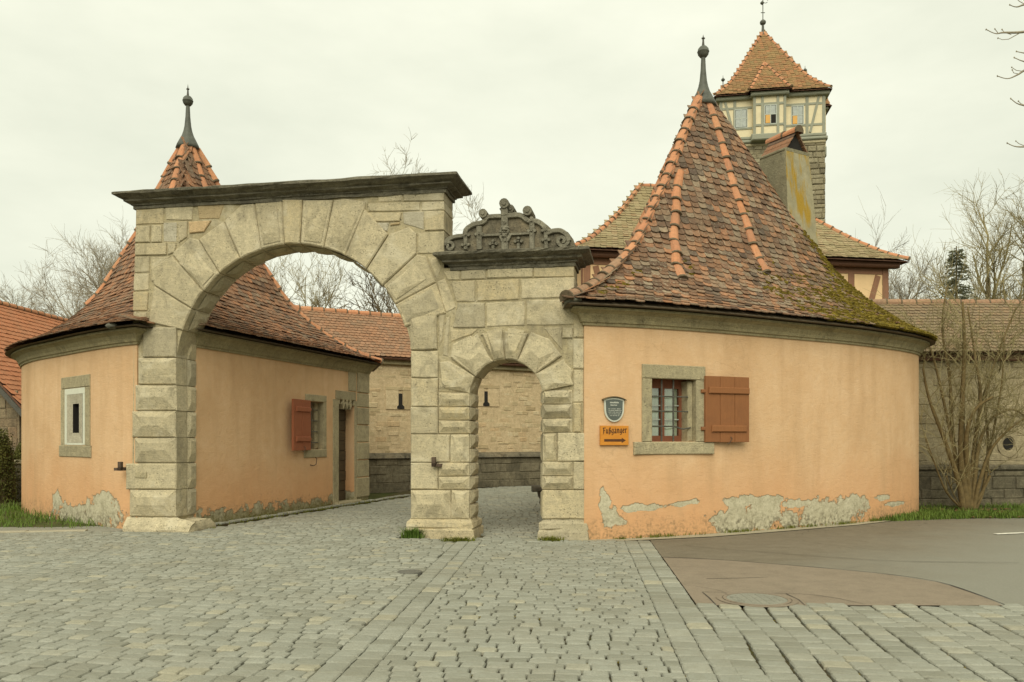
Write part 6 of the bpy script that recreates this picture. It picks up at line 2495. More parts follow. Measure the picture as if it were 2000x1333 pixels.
Eg = [(p.x, p.y) for p in Eg]
ra, rb = GF.p(3.15, -3, 0), GF.p(gl - 3.15, -3, 0)
sg_ = RoofSurf(Eg, ((ra.x, ra.y), (rb.x, rb.y)), ZE + .2, 12.05, [(0, 1), (.15, .80), (.3, .61), (.45, .45), (.6, .30), (.75, .165), (.88, .07), (1, 0)], N=160)
rg = sg_.sheet('eave_wood', 'roof', gh, 0.0, drop=.04)
place_tiles(sg_.tiles(.22, .19, .02, RW_), tile_vars('c', .22, .19, .40), 'grey_tile', rg, 150, RW_, keep=0.0)
for (ex, ey) in (Eg[0], Eg[1]):
    i_ = sg_.nearest(ex, ey)
    hip_run(hip_path(sg_, i_, .01, .99), HT, rg, .42, RW_, lift=.03)
hip_run([(Vector((ra.x, ra.y, 12.06)), Vector((0, 0, 1))), (Vector((rb.x, rb.y, 12.06)), Vector((0, 0, 1)))], HT, rg, .42, RW_)
# downpipe at the near corner
g = G()
dp = GF.p(-.42, .2, 0)
g.tube([(dp.x, dp.y, 4.9), (dp.x, dp.y, ZE - .1), (dp.x + .2, dp.y, ZE + .12)], .07, 8)
g.build('downpipe', 'downpipe', gh)

# ------------------------------------------------------------------ the gate tower
TX, TY = 16.35, 51.5
ta = R(-9)
TFm = Frame((TX + 3.05 * math.sin(ta), TY - 3.05 * math.cos(ta), 0), (math.cos(ta), math.sin(ta), 0), (math.sin(ta), -math.cos(ta), 0))
tw = thing('gate_tower', (TX, TY, 0), 'tall square stone gate tower with half timbered top storey and red spire roof', 'tower')
hwT = 3.12
Z1, Z2 = 20.05, 22.5
box('shaft', 'tower_stone', TFm, -hwT + .05, hwT - .05, -6.2, -.02, -.05, Z1 - .2, tw)
coursed(TFm, 1.55, hwT, 12.5, Z1 - .25, .24, .38, .5, .95, 'tower_stone', tw, RW_, proud=(.02, .10), name='quoin_stone', bev=.05, limit=120)
coursed(TFm, -hwT, 1.55, 12.5, Z1 - .25, .22, .36, .4, .9, 'tower_stone', tw, RW_, proud=(.0, .04), name='stone', limit=180)
up = box('timber_storey', 'cream_infill', TFm, -hwT, hwT, -6.25, .02, Z1, Z2 + .1, tw)
box('floor_beam', 'grey_beam', TFm, -hwT - .12, hwT + .12, -6.4, .16, Z1 - .22, Z1 - .02, tw, bev=.06)
box('floor_beam', 'grey_beam', TFm, -hwT - .06, hwT + .06, -6.3, .10, Z1 - .0, Z1 + .2, tw, bev=.05)
box('corbel_course', 'frame_stone', TFm, -hwT - .03, hwT + .03, -6.25, .08, Z1 - .42, Z1 - .225, tw, bev=.05)
TPX = lambda px: fa(px, TFm)
for x in (-hwT + .1, TPX(1435) - .0, hwT - .1, TPX(1576)):
    beam(TFm, x, Z1 + .2, x, Z2, .17, 'grey_beam', up, b0=0, b1=.06)
for z in (Z1 + .72, Z2 - .46):
    beam(TFm, -hwT + .2, z, hwT - .2, z, .13, 'grey_beam', up, b0=0, b1=.055)
beam(TFm, TPX(1582), Z1 + .25, TPX(1599), Z2 - .05, .14, 'grey_beam', up, b0=0, b1=.066)
beam(TFm, -hwT + .9, Z1 + .25, -hwT + .35, Z2 - .05, .14, 'grey_beam', up, b0=0, b1=.066)
# projecting bay in the middle of the front
b0x, b1x = TPX(1469), TPX(1533)
bay = box('bay', 'cream_infill', TFm, b0x, b1x, 0, .42, Z1 - .05, Z2 + .1, tw)
for x in (b0x + .08, TPX(1487), TPX(1517), b1x - .08):
    beam(TFm, x, Z1 + .2, x, Z2, .15, 'grey_beam', bay, b0=.40, b1=.47)
for z in (Z1 + .72, Z2 - .46):
    beam(TFm, b0x + .1, z, b1x - .1, z, .13, 'grey_beam', bay, b0=.40, b1=.465)
box('bay_sill', 'grey_beam', TFm, b0x - .1, b1x + .1, 0, .55, Z1 - .2, Z1 + .19, bay, bev=.06)
for (x0, x1, b_, y0, y1, orange_panes) in ((1436, 1458, .02, 242, 213, ()), (1492, 1513, .42, 233, 207, ((0, 0),)), (1547, 1568, .02, 233, 207, ((0, 0),))):
    xa, xb = TPX(x0), TPX(x1)
    za, zb = Z1 + .78, Z2 - .58
    wn = box('window', 'grey_window_frame', TFm, xa - .05, xb + .05, b_ - .02, b_ + .055, za - .05, zb + .05, tw)
    box('opening', 'interior_shade', TFm, xa, xb, b_ - .02, b_ + .057, za, zb, wn)
    wm_, hm = (xb - xa) / 2, (zb - za) / 2
    for i in (0, 1):
        for j in (0, 1):
            m_ = 'orange_blind' if (i, j) in orange_panes else 'window_glass'  # listed panes get the orange colour
            if b_ > .3 and (i, j) == (1, 0):
                continue
            if m_ == 'window_glass':
                m_ = 'curtain_pane'
            box('pane', m_, TFm, xa + i * wm_ + .025, xa + (i + 1) * wm_ - .025, b_, b_ + .064, za + j * hm + .025, za + (j + 1) * hm - .025, wn)
    box('glazing_bar', 'grey_window_frame', TFm, (xa + xb) / 2 - .022, (xa + xb) / 2 + .022, b_, b_ + .075, za, zb, wn)
    box('glazing_bar', 'grey_window_frame', TFm, xa, xb, b_, b_ + .072, (za + zb) / 2 - .02, (za + zb) / 2 + .02, wn)
# eaves and roofs
box('eave_board', 'grey_beam', TFm, -hwT - .22, hwT + .22, -6.5, .26, Z2 + .0, Z2 + .26, tw, bev=.06)
box('eave_board', 'grey_beam', TFm, b0x - .15, b1x + .15, .26, .68, Z2 + .0, Z2 + .26, tw, bev=.06)
Et = [TFm.p(-hwT - .36, .44, 0), TFm.p(hwT + .32, .44, 0), TFm.p(hwT + .32, -6.7, 0), TFm.p(-hwT - .36, -6.7, 0)]
Et = [(p.x, p.y) for p in Et]
ap = TFm.p(-.9 + .93, -3.12, 0)
axp = (1487 - 1000) / F * ap.y
ap.x = axp + .1
st_ = RoofSurf(Et, ((ap.x, ap.y), (ap.x, ap.y)), Z2 + .24, 28.15, [(0, 1), (.2, .765), (.4, .53), (.6, .30), (.68, .22), (.8, .125), (.9, .055), (1, 0)], N=120)
rtw = st_.sheet('eave_wood', 'roof', tw, .01, drop=.04)
place_tiles(st_.tiles(.24, .20, .02, RW_), tile_vars('d', .24, .20, .42), 'tower_tile', rtw, 0, RW_, keep=.0)
for (ex, ey) in Et[:2]:
    hip_run(hip_path(st_, st_.nearest(ex, ey), .02, .99), HT, rtw, .5, RW_, lift=.02)
bc = TFm.p((b0x + b1x) / 2, -1.55, 0)
Eb = [TFm.p(b0x - .3, .85, 0), TFm.p(b1x + .3, .85, 0), TFm.p(b1x + .3, -3.2, 0), TFm.p(b0x - .3, -3.2, 0)]
Eb = [(p.x, p.y) for p in Eb]
sb = RoofSurf(Eb, ((bc.x, bc.y), (bc.x, bc.y)), Z2 + .26, 25.4, [(0, 1), (.5, .46), (.85, .10), (1, 0)], N=60)
rbay = sb.sheet('eave_wood', 'bay_roof', tw, .01, drop=.04)
place_tiles(sb.tiles(.24, .20, .02, RW_), tile_vars('d', .24, .20, .42), 'tower_tile', rbay, 0, RW_, keep=.0)
for (ex, ey) in Eb[:2]:
    hip_run(hip_path(sb, sb.nearest(ex, ey), .02, .99), HT, rbay, .5, RW_, lift=.02)
# side bays with their own small spires
for (sx_, zt3) in ((-1, 24.7), (1, 24.95)):
    x0, x1 = (hwT, hwT + .5) if sx_ > 0 else (-hwT - .5, -hwT)
    sbay = box('side_bay', 'cream_infill', TFm, x0, x1, -4.2, -2.1, Z1 + .1, Z2 - .05, tw)
    box('bay_sill', 'grey_beam', TFm, x0 - .04, x1 + .04, -4.3, -2.0, Z1 - .5, Z1 + .1, sbay, bev=.1)
    box('eave_board', 'grey_beam', TFm, x0 - .12, x1 + .12, -4.4, -1.9, Z2 - .06, Z2 + .12, sbay, bev=.05)
    xm = x1 if sx_ > 0 else x0
    cxs = TFm.p(xm - sx_ * 1.05, -3.15, 0)
    Es = [TFm.p(xm - 1.9 if sx_ > 0 else xm - .3, -1.75, 0), TFm.p(xm + .3 if sx_ > 0 else xm + 1.9, -1.75, 0), TFm.p(xm + .3 if sx_ > 0 else xm + 1.9, -4.55, 0), TFm.p(xm - 1.9 if sx_ > 0 else xm - .3, -4.55, 0)]
    Es = [(p.x, p.y) for p in Es]
    ss = RoofSurf(Es, ((cxs.x, cxs.y), (cxs.x, cxs.y)), Z2 + .12, zt3, [(0, 1), (.5, .46), (.85, .10), (1, 0)], N=48)
    rs_ = ss.sheet('eave_wood', 'side_roof', tw, .01, drop=.04)
    place_tiles(ss.tiles(.24, .20, .02, RW_), tile_vars('d', .24, .20, .42), 'tower_tile', rs_, 0, RW_, keep=.0)
    g = G()
    g.tube([(cxs.x, cxs.y, zt3 - .1), (cxs.x, cxs.y, zt3 + .62)], .03, 6)
    g.lathe((cxs.x, cxs.y, zt3 + .55), [(.02, -.13), (.12, -.03), (.13, .02), (.02, .14), (.01, .3)], 10)
    g.build('spire_ball', 'lead', rs_)
# weather vane
g = G()
zt4 = 28.1
g.lathe((ap.x, ap.y, zt4), [(.2, -.15), (.09, .1), (.07, .55)], 12)
g.lathe((ap.x, ap.y, zt4 + .68), [(.05, -.19), (.17, -.09), (.2, .0), (.17, .09), (.05, .19)], 12)
g.tube([(ap.x, ap.y, zt4 + .8), (ap.x, ap.y, zt4 + 2.9)], .028, 6)
g.tube([(ap.x - .13, ap.y, zt4 + 1.32), (ap.x + .13, ap.y, zt4 + 1.32)], .025, 5)
g.lathe((ap.x - .05, ap.y, zt4 + 1.95), [(.03, -.12), (.12, -.03), (.12, .03), (.03, .12)], 10)
vn = g.build('vane_rod', 'lead', tw)
g = G()
for (dx, dz, r_) in ((.16, 2.1, .16), (-.16, 2.32, .12), (.14, 2.5, .13), (-.1, 2.7, .1)):
    pts = [(ap.x + dx + r_ * math.cos(q * .63), ap.y, zt4 + dz + r_ * math.sin(q * .63)) for q in range(10)]
    g.tube(pts, .022, 4)
g.build('vane_scroll', 'lead', vn)

# ------------------------------------------------------------------ red roofed house on the left
rh = thing('red_roofed_house', (-17.5, 28, 0), 'small house with bright red tiled roof and stone gable at the left edge', 'house')
RX, RZ, EX, EZ = -18.06, 6.40, -14.55, 2.50
Rg = Frame((EX, 24.0, 0), (-1, 0, 0), (0, -1, 0))
tri = [(0.35, 0), (0.35, EZ + .2), (-(RX - EX), RZ - .12), (7.0 - .35, EZ + .2), (7.0 - .35, 0)]
g = G()
n = 5
g.add([Rg.p(a, .0, z) for (a, z) in tri] + [Rg.p(a, -11, z) for (a, z) in tri], [tuple(range(n)), tuple(range(2 * n - 1, n - 1, -1))] + [(j, (j + 1) % n, n + (j + 1) % n, n + j) for j in range(n)])
g.build('gable_wall', 'gable_stone', rh)
coursed(Rg, .4, 3.4, 0, 5.8, .2, .34, .35, .8, 'gable_stone', rh, RW_, proud=(.01, .04), skip=lambda a, z: z > EZ - .1 + (a - .1) * 1.10, limit=80)
dn_ = Vector((EX - RX, 0, EZ - RZ))
rr2 = slab_roof('roof', (RX, 23.75, RZ), (0, 1, 0), dn_, 11.4, dn_.length, 'eave_wood', rh, th=.12)
slope_tiles((RX, 23.72, RZ + .01), (0, 1, 0), dn_, 11.4, dn_.length, .235, .21, 'red_tile', rr2, 200, RW_, Lt=.40)
slab_roof('back_roof', (RX, 23.75, RZ), (0, 1, 0), (-dn_.x, 0, dn_.z), 11.4, dn_.length, 'red_tile', rh, th=.12)
hip_run([(Vector((RX, 23.7, RZ + .05)), Vector((0, 0, 1))), (Vector((RX, 35.2, RZ + .05)), Vector((0, 0, 1)))], HT, rr2, .42, RW_)
g = G()
for (x0, z0, x1, z1) in ((RX, RZ - .1, EX + .05, EZ - .12),):
    fr = Frame((x0, 23.72, 0), (1, 0, 0), (0, -1, 0))
    k = (z1 - z0) / (x1 - x0)
    L = x1 - x0
    vs = [fr.p(0, .04, z0), fr.p(L, .04, z1), fr.p(L, .04, z1 - .2), fr.p(0, .04, z0 - .2), fr.p(0, -.02, z0), fr.p(L, -.02, z1), fr.p(L, -.02, z1 - .2), fr.p(0, -.02, z0 - .2)]
    g.add(vs, [(0, 1, 2, 3), (7, 6, 5, 4), (0, 4, 5, 1), (1, 5, 6, 2), (2, 6, 7, 3), (3, 7, 4, 0)])
g.build('verge_board', 'iron', rh)
# dark garden wall left of the house
PC = Frame((-19, 21.6, 0), (1, 0, 0), (0, -1, 0))
gw2 = thing('garden_wall', (-15.5, 21.7, 0), 'low dark garden wall with stone coping between hedge and left guard house', 'wall')
box('wall_core', 'parapet_stone', PC, 0, 7.0, -.4, 0, -.05, .98, gw2)
coursed(PC, 3, 7.0, 0, .97, .2, .3, .4, .8, 'parapet_stone', gw2, RW_, proud=(.0, .03), limit=60)
a = 0
while a < 6.9:
    L = min(RW_.uniform(.8, 1.2), 7.0 - a)
    box('coping_stone', 'frame_stone', PC, a + .005, a + L - .005, -.45, .06, .985, 1.10, gw2, bev=.03)
    a += L

# ------------------------------------------------------------------ vegetation
RT = random.Random(77)


def bare_tree(name, label, x, y, h, spread, seed, twig='twig', bark='bark', levels=4, fork=0.25, trunk_r=.22, up=.25, n1=9, group=None, lean=(0, 0), twig_r=.0065, cat='tree', dens=1.0):
    rr = random.Random(seed)
    t = thing(name, (x, y, 0), label, cat, group)
    gt_, gc = G(), G()

    def grow(p, d, L, r, lv):
        n = 5 if lv <= 1 else (4 if lv == 2 else 3)
        pts, rad = [p], [r]
        q, dd = Vector(p), Vector(d)
        for i in range(n):
            wob = .16 if lv == 0 else .26
            dd = (dd + Vector((rr.gauss(0, wob), rr.gauss(0, wob), rr.gauss(0, wob * .7))) * (.4 if lv == 0 else .7) + Vector((0, 0, up * (.25 if lv else .1)))).normalized()
            q = q + dd * (L / n)
            pts.append(q.copy())
            rad.append(max(twig_r * .55, r * (1 - .62 * (i + 1) / n)) if lv else r * (1 - .55 * (i + 1) / n))
        (gt_ if lv == 0 else gc).tube(pts, rad, 7 if lv == 0 else (5 if lv == 1 else 3), cap=lv < 2)
        if lv >= levels:
            return
        m = n1 if lv == 0 else int((6, 7, 6, 5, 4)[lv] * dens + rr.random())
        for k in range(m):
            f = (fork + (1 - fork) * (k + rr.random()) / m) if lv == 0 else rr.uniform(.18, 1.0)
            f = min(f, .999)
            i = int(f * n)
            pp = pts[i].lerp(pts[i + 1], f * n - i)
            td = (pts[i + 1] - pts[i]).normalized()
            az = rr.uniform(0, 2 * math.pi)
            a_ = td.cross(Vector((math.cos(az), math.sin(az), .2))).normalized()
            ang_ = rr.uniform(.45, .95) if lv == 0 else rr.uniform(.35, .9)
            nd = (td * math.cos(ang_) + a_ * math.sin(ang_)).normalized()
            r0 = rad[i] * (.55 if lv == 0 else .6)
            LL = spread * rr.uniform(.7, 1.15) * (1.1 - .5 * f) if lv == 0 else L * rr.uniform(.38, .72)
            grow(pp, nd, LL, max(twig_r, r0), lv + 1)

    grow(Vector((x, y, -.1)), Vector((lean[0], lean[1], 1)).normalized(), h, trunk_r, 0)
    gt_.build('trunk', bark, t, smooth=True)
    gc.build('crown', twig, t)
    return t


GB = 'bare winter trees behind the walls'
bare_tree('bare_tree', 'tall bare tree with fine upright twigs rising left of the cart arch', -17.8, 36, 8.3, 4.3, 1, trunk_r=.16, n1=18, up=.24, group=GB, dens=1.35)
bare_tree('bare_tree', 'low wide bare tree behind the red roof and left guard house', -20.3, 38, 5.0, 3.6, 2, trunk_r=.16, n1=11, group=GB)
bare_tree('bare_tree', 'small bare tree at the far left edge above the red roof', -24.9, 39, 7.0, 3.4, 3, trunk_r=.16, n1=10, group=GB)
bare_tree('bare_tree', 'bare tree with thin yellowish rising twigs seen left within the cart arch', -9.6, 35, 7.0, 4.4, 4, twig='yellow_twig', trunk_r=.13, n1=13, up=.42, group=GB)
bare_tree('bare_tree', 'bare tree with thick spreading dark boughs seen right within the cart arch', -3.9, 31.5, 5.2, 4.6, 5, twig='bark', trunk_r=.26, n1=10, up=.06, twig_r=.011, group=GB)
bare_tree('bare_tree', 'pale bare treetop showing over the cornice of the cart arch', -7.8, 58, 17.5, 5.2, 6, trunk_r=.22, n1=14, up=.35, twig_r=.014, fork=.45, group=GB)
bare_tree('bare_tree', 'bare tree showing between the cart arch and the carved crest', -3.2, 44, 11.2, 5.0, 8, trunk_r=.22, n1=13, up=.2, twig_r=.012, group=GB)
bare_tree('bare_tree', 'broad bare tree with ascending boughs behind the wall at the right', 20.6, 34, 8.8, 5.0, 9, twig='yellow_twig', trunk_r=.2, n1=13, up=.28, group=GB)
bare_tree('bare_tree', 'bare tree at the right edge behind the moat wall', 24.0, 36, 9.6, 5.0, 10, twig='yellow_twig', trunk_r=.2, n1=13, up=.3, group=GB)
bare_tree('bare_tree', 'low grey bare tree between the gatehouse and the dark fir', 17.0, 33, 7.2, 4.2, 12, trunk_r=.15, n1=12, group=GB)

# fir behind the wall
fx, fy = 18.2, 32.5
fir = thing('fir_tree', (fx, fy, 0), 'dark grey green fir with a pointed top among the bare trees', 'tree')
g = G()
g.tube([(fx, fy, 0), (fx, fy, 9.6)], [.16, .02], 6)
g.build('trunk', 'bark', fir)
g = G()
rf = random.Random(8)
for k in range(46):
    z = 3.0 + 6.4 * (k / 45)
    Lr = (1.9 * (1 - (z - 3.0) / 6.7) + .12)
    for q in range(8):
        az = rf.uniform(0, 6.283)
        L = Lr * rf.uniform(.55, 1.1)
        c_, s__ = math.cos(az), math.sin(az)
        n = max(4, int(L / .10))
        for i in range(n):
            d = L * (i + .5) / n
            p = Vector((fx + c_ * d, fy + s__ * d, z - d * .22 + .10 * (d / max(L, .01)) ** 2))
            for sd in (-1, 1):
                e_ = Vector((-s__ * sd + c_ * .5, c_ * sd + s__ * .5, rf.uniform(-.5, .1))).normalized() * rf.uniform(.12, .26)
                o_ = Vector((c_ * .045, s__ * .045, .03))
                g.add([p, p + e_ - o_, p + e_ + o_ * .6], [(0, 1, 2)])
g.build('crown', 'fir_needle', fir)

# near tree beyond the right edge, its branch tips reaching into the top right corner
nt_ = thing('overhanging_tree', (10.6, 13.0, 0), 'near bare tree whose budded branch tips reach in at the top right', 'tree')
g = G()
g.tube([(10.6, 13, -.1), (10.5, 13.05, 3), (10.7, 12.95, 6), (10.6, 13, 9), (10.75, 13, 12)], [.24, .20, .16, .11, .05], 8)
g.build('trunk', 'bark', nt_, smooth=True)
g = G()


def pxp(px, py, y):
    return Vector(((px - 1000) / F * y, y, hgt(py, y)))


def limb(tip, pxs, z0, y=13.0, r=.02):
    P = [Vector((10.6, 13.0, z0))] + [pxp(a, b_, y) for (a, b_) in pxs] + [pxp(tip[0], tip[1], y)]
    Q = []
    for i in range(len(P) - 1):
        p0, p1, p2, p3 = [P[max(0, min(len(P) - 1, i + k))] for k in (-1, 0, 1, 2)]
        for j in range(5):
            t = j / 5
            Q.append(.5 * (2 * p1 + (p2 - p0) * t + (2 * p0 - 5 * p1 + 4 * p2 - p3) * t * t + (3 * p1 - p0 - 3 * p2 + p3) * t ** 3))
    Q.append(P[-1])
    n = len(Q)
    g.tube(Q, [max(.007, r * 1.7 * (1 - i / n)) for i in range(n)], 5)
    blob(g, Q[-1], .013, RT, flat=1.2, k=5, rows=3)
    return Q


def side_twig(pts, y=13.0, r=.0065):
    P = [pxp(a, b_, y) for (a, b_) in pts]
    g.tube(P, [r * (1.15 - .4 * i / len(P)) for i in range(len(P))], 4)
    blob(g, P[-1], .012, RT, flat=1.2, k=5, rows=3)


limb((1926, 58), [(2080, 50), (1998, 63), (1960, 64), (1944, 66)], 7.2)
side_twig([(1975, 68), (1962, 64), (1957, 58)])
side_twig([(1990, 66), (1970, 77), (1958, 78), (1949, 75)])
side_twig([(1950, 66), (1943, 57)])
limb((1972, 10), [(2090, 4), (2010, 8), (1986, 14)], 8.2)
side_twig([(2000, 8), (1991, 3), (1984, -4)])
limb((1948, 149), [(2090, 110), (2010, 134), (1988, 146), (1968, 154)], 6.4)
side_twig([(2000, 140), (1985, 138), (1976, 132)])
side_twig([(1990, 145), (1980, 143), (1977, 137)])
limb((1981, 113), [(2090, 108), (2020, 122), (1998, 120)], 6.8)
limb((1985, 101), [(2090, 96), (2020, 106), (2000, 104)], 7.0)
limb((1974, 193), [(2090, 190), (2020, 206), (1990, 204)], 5.8)
side_twig([(2002, 206), (1994, 203), (1989, 198)])
limb((1967, 280), [(2090, 276), (2020, 285), (1986, 287)], 4.8)
side_twig([(2000, 285), (1990, 281), (1984, 276)])
for k in range(26):
    z0 = RT.uniform(3.5, 11)
    az = RT.uniform(-1.4, 1.4)
    P = [Vector((10.6, 13, z0))]
    for i in range(6):
        P.append(P[-1] + Vector((math.cos(az) * .55, math.sin(az) * .55 + RT.gauss(0, .1), RT.gauss(.05, .15))))
    g.tube(P, [.04 * (1.1 - i / 7) for i in range(7)], 5)
g.build('branches', 'twig', nt_)

# many stemmed shrub by the right house
sx_, sy_ = gnd(1893, 1002)
sy_ = 18.2
sx_ = (1893 - 1000) / F * sy_
shr = thing('large_shrub', (sx_, sy_, 0), 'tall bare shrub with many mossy stems fanning out beside the right guard house', 'shrub')
gs_, gt2 = G(), G()
rs2 = random.Random(15)


def stem(pts_px, r0, y0, y1):
    P = [pxp(a, b_, y0 + (y1 - y0) * i / (len(pts_px) - 1)) for i, (a, b_) in enumerate(pts_px)]
    Q = []
    for i in range(len(P) - 1):
        p0, p1, p2, p3 = [P[max(0, min(len(P) - 1, i + k))] for k in (-1, 0, 1, 2)]
        for j in range(4):
            t = j / 4
            Q.append(.5 * (2 * p1 + (p2 - p0) * t + (2 * p0 - 5 * p1 + 4 * p2 - p3) * t * t + (3 * p1 - p0 - 3 * p2 + p3) * t ** 3))
    Q.append(P[-1])
    n = len(Q)
    gs_.tube(Q, [max(.014, r0 * (1 - .75 * i / n)) for i in range(n)], 6)
    L = sum((Q[i + 1] - Q[i]).length for i in range(n - 1))
    for k in range(int(L * 3.8)):
        f = rs2.uniform(.22, 1) * (n - 1)
        i = min(n - 2, int(f))
        p = Q[i].lerp(Q[i + 1], f - i)
        sub(p, (Q[i + 1] - Q[i]).normalized(), rs2.uniform(.6, 1.5), .011, 0)


def sub(p, d, L, r, lv):
    az = rs2.uniform(0, 6.28)
    a_ = d.cross(Vector((math.cos(az), math.sin(az), .2))).normalized()
    an = rs2.uniform(.4, 1.0)
    dd = (d * math.cos(an) + a_ * math.sin(an)).normalized()
    pts = [p]
    for i in range(4):
        dd = (dd + Vector((rs2.gauss(0, .22), rs2.gauss(0, .22), rs2.gauss(.08, .18)))).normalized()
        pts.append(pts[-1] + dd * L / 4)
    gt2.tube(pts, [r, r * .85, r * .7, r * .6, r * .45], 3, cap=False)
    if lv < 2:
        for k in range(3):
            i = rs2.randint(1, 3)
            sub(pts[i], dd, L * rs2.uniform(.45, .7), max(.005, r * .65), lv + 1)


B0 = (1893, 1000)
stem([(1882, 1000), (1872, 940), (1845, 860), (1815, 780), (1803, 720)], .075, 18.2, 17.9)
stem([(1890, 1000), (1878, 900), (1880, 780), (1884, 680), (1880, 590)], .085, 18.2, 18.1)
stem([(1894, 1000), (1890, 920), (1888, 850), (1905, 800), (1940, 775)], .08, 18.25, 17.8)
stem([(1897, 1000), (1905, 930), (1912, 870), (1935, 820), (1975, 800), (2000, 812)], .06, 18.2, 18.4)
stem([(1900, 1000), (1914, 940), (1935, 880), (1970, 840), (2005, 815)], .055, 18.2, 17.9)
stem([(1903, 1000), (1922, 950), (1930, 870), (1925, 780), (1945, 700)], .05, 18.3, 18.6)
stem([(1898, 1000), (1900, 900), (1915, 780), (1905, 700), (1890, 600)], .06, 18.2, 18.7)
stem([(1905, 985), (1933, 930), (1930, 900), (1955, 760), (1962, 660)], .04, 18.3, 18.5)
stem([(1888, 1000), (1865, 890), (1838, 760), (1820, 690), (1806, 660)], .05, 18.3, 18.5)
stem([(1880, 995), (1848, 960), (1820, 890), (1806, 850)], .03, 18.2, 18.0)
stem([(1886, 1000), (1862, 860), (1855, 740), (1840, 640), (1850, 560)], .055, 18.4, 18.9)
stem([(1896, 1000), (1910, 820), (1950, 690), (1985, 600)], .05, 18.5, 19.0)
stem([(1876, 990), (1860, 960), (1848, 930)], .016, 18.1, 17.8)
gs_.build('stems', 'shrub_bark', shr, smooth=True)
gt2.build('twigs', 'yellow_twig', shr)

# box hedge at the left edge: clipped rounded bushes


def box_bush(x, y, rx, ry, h, label, seed):
    t = thing('box_bush', (x, y, 0), label, 'bush')
    rr = random.Random(seed)
    g = G()
    K, Rw = 14, 8
    vs = []
    for i in range(Rw + 1):
        th = math.pi / 2 * i / Rw
        for k in range(K):
            an = 2 * math.pi * k / K
            vs.append(Vector((x + rx * .86 * math.cos(an) * (math.cos(th) ** .5), y + ry * .86 * math.sin(an) * (math.cos(th) ** .5), h * .9 * math.sin(th) ** .8)))
    g.add(vs, [(i * K + k, i * K + (k + 1) % K, (i + 1) * K + (k + 1) % K, (i + 1) * K + k) for i in range(Rw) for k in range(K)])
    g.build('inner_growth', 'bark', t)
    g = G()
    for q in range(7000):
        th = math.asin(rr.random())
        an = rr.uniform(math.pi, 2 * math.pi) if rr.random() < .8 else rr.uniform(0, 6.283)
        k = rr.uniform(.88, 1.03) + .06 * mnoise.noise(Vector((an * 2, th * 3, seed)))
        p = Vector((x + rx * k * math.cos(an) * (math.cos(th) ** .5), y + ry * k * math.sin(an) * (math.cos(th) ** .5), h * k * math.sin(th) ** .8))
        a_ = Vector((rr.gauss(0, 1), rr.gauss(0, 1), rr.gauss(0, 1))).normalized() * .028
        b2 = a_.cross(Vector((rr.gauss(0, 1), rr.gauss(0, 1), rr.gauss(0, 1)))).normalized() * .018
        g.add([p - a_, p + b2, p + a_, p - b2], [(0, 1, 2, 3)])
    g.build('foliage', 'box_leaf', t)


box_bush(-13.45, 20.55, .62, .6, 1.95, 'tall clipped box bush at the left edge beside the garden wall', 1)
box_bush(-13.55, 22.9, .9, .6, 1.62, 'lower yellow green box bush behind the garden wall', 2)


# grass verges and tufts
def grass(name, spots, mat, hmin, hmax, wd, seed, lean=.5):
    rr = random.Random(seed)
    g = G()
    for (x, y, z) in spots:
        h = rr.uniform(hmin, hmax)
        az = rr.uniform(0, 6.283)
        l = rr.uniform(0, lean) * h
        a_ = Vector((math.cos(az + 1.57), math.sin(az + 1.57), 0)) * wd * rr.uniform(.6, 1.2)
        p = Vector((x, y, z))
        m = p + Vector((math.cos(az) * l * .35, math.sin(az) * l * .35, h * .6))
        t = p + Vector((math.cos(az) * l, math.sin(az) * l, h))
        g.add([p - a_, p + a_, m + a_ * .7, m - a_ * .7, t], [(0, 1, 2, 3), (3, 2, 4)])
    return tag(g.build(name, mat), kind='stuff')


rg_ = random.Random(9)
sp = []
while len(sp) < 9000:      # left verge
    x, y = rg_.uniform(-19, -7.4), rg_.uniform(13.9, 19.5)
    yk = 14.55 + (-7.6 - x) * .06 if x > -14 else 14.9
    h_ = ray_poly(LW, 1000 + F * x / y)
    if y < yk or (h_ and y > h_[1][1] + .02):
        continue
    if x > -8.9 and y < 15.0 - (x + 8.9) * 0:
        if rg_.random() < .6:
            continue
    if mnoise.noise(Vector((x * 1.3, y * 1.3, 0))) < -.25 and rg_.random() < .8:
        continue
    sp.append((x, y, .0))
grass('grass_verge', sp, 'grass_blade', .06, .22, .009, 1, lean=.9)
sheet('verge_soil', [(-30, 15.0), (-14, 14.9), (-8.6, 14.75), (-7.7, 15.0), (-9.6, 16.3), (-12.1, 19), (-12.6, 22), (-30, 22)], .034, 'ground_soil')
sheet('verge_soil', [(6.9, 15.75), (9.3, 16.5), (14, 16.65), (30, 16.7), (30, 19.8), (9, 19.8), (8.9, 17.6), (7.8, 16.35)], .036, 'ground_soil')
sp = []
while len(sp) < 11000:     # right verge
    x, y = rg_.uniform(6.7, 16), rg_.uniform(15.4, 19.3)
    lo_ = 15.65 + max(0, x - 6.8) * .28 if x < 9.6 else 16.43 + (x - 9.6) * .02
    if y < lo_ + .08 * mnoise.noise(Vector((x * 3, 0, 0))):
        continue
    h_ = ray_poly(RW, 1000 + F * x / y)
    if h_ and y > h_[1][1] - .02:
        continue
    d_ = math.hypot(x - sx_, (y - sy_) * 1.0)
    if d_ < 1.2 and rg_.random() < .75:
        continue
    if y > 17.6 and rg_.random() < .6:
        continue
    sp.append((x, y, .02))
grass('grass_verge', sp, 'grass_blade', .04, .17, .009, 2, lean=1.1)
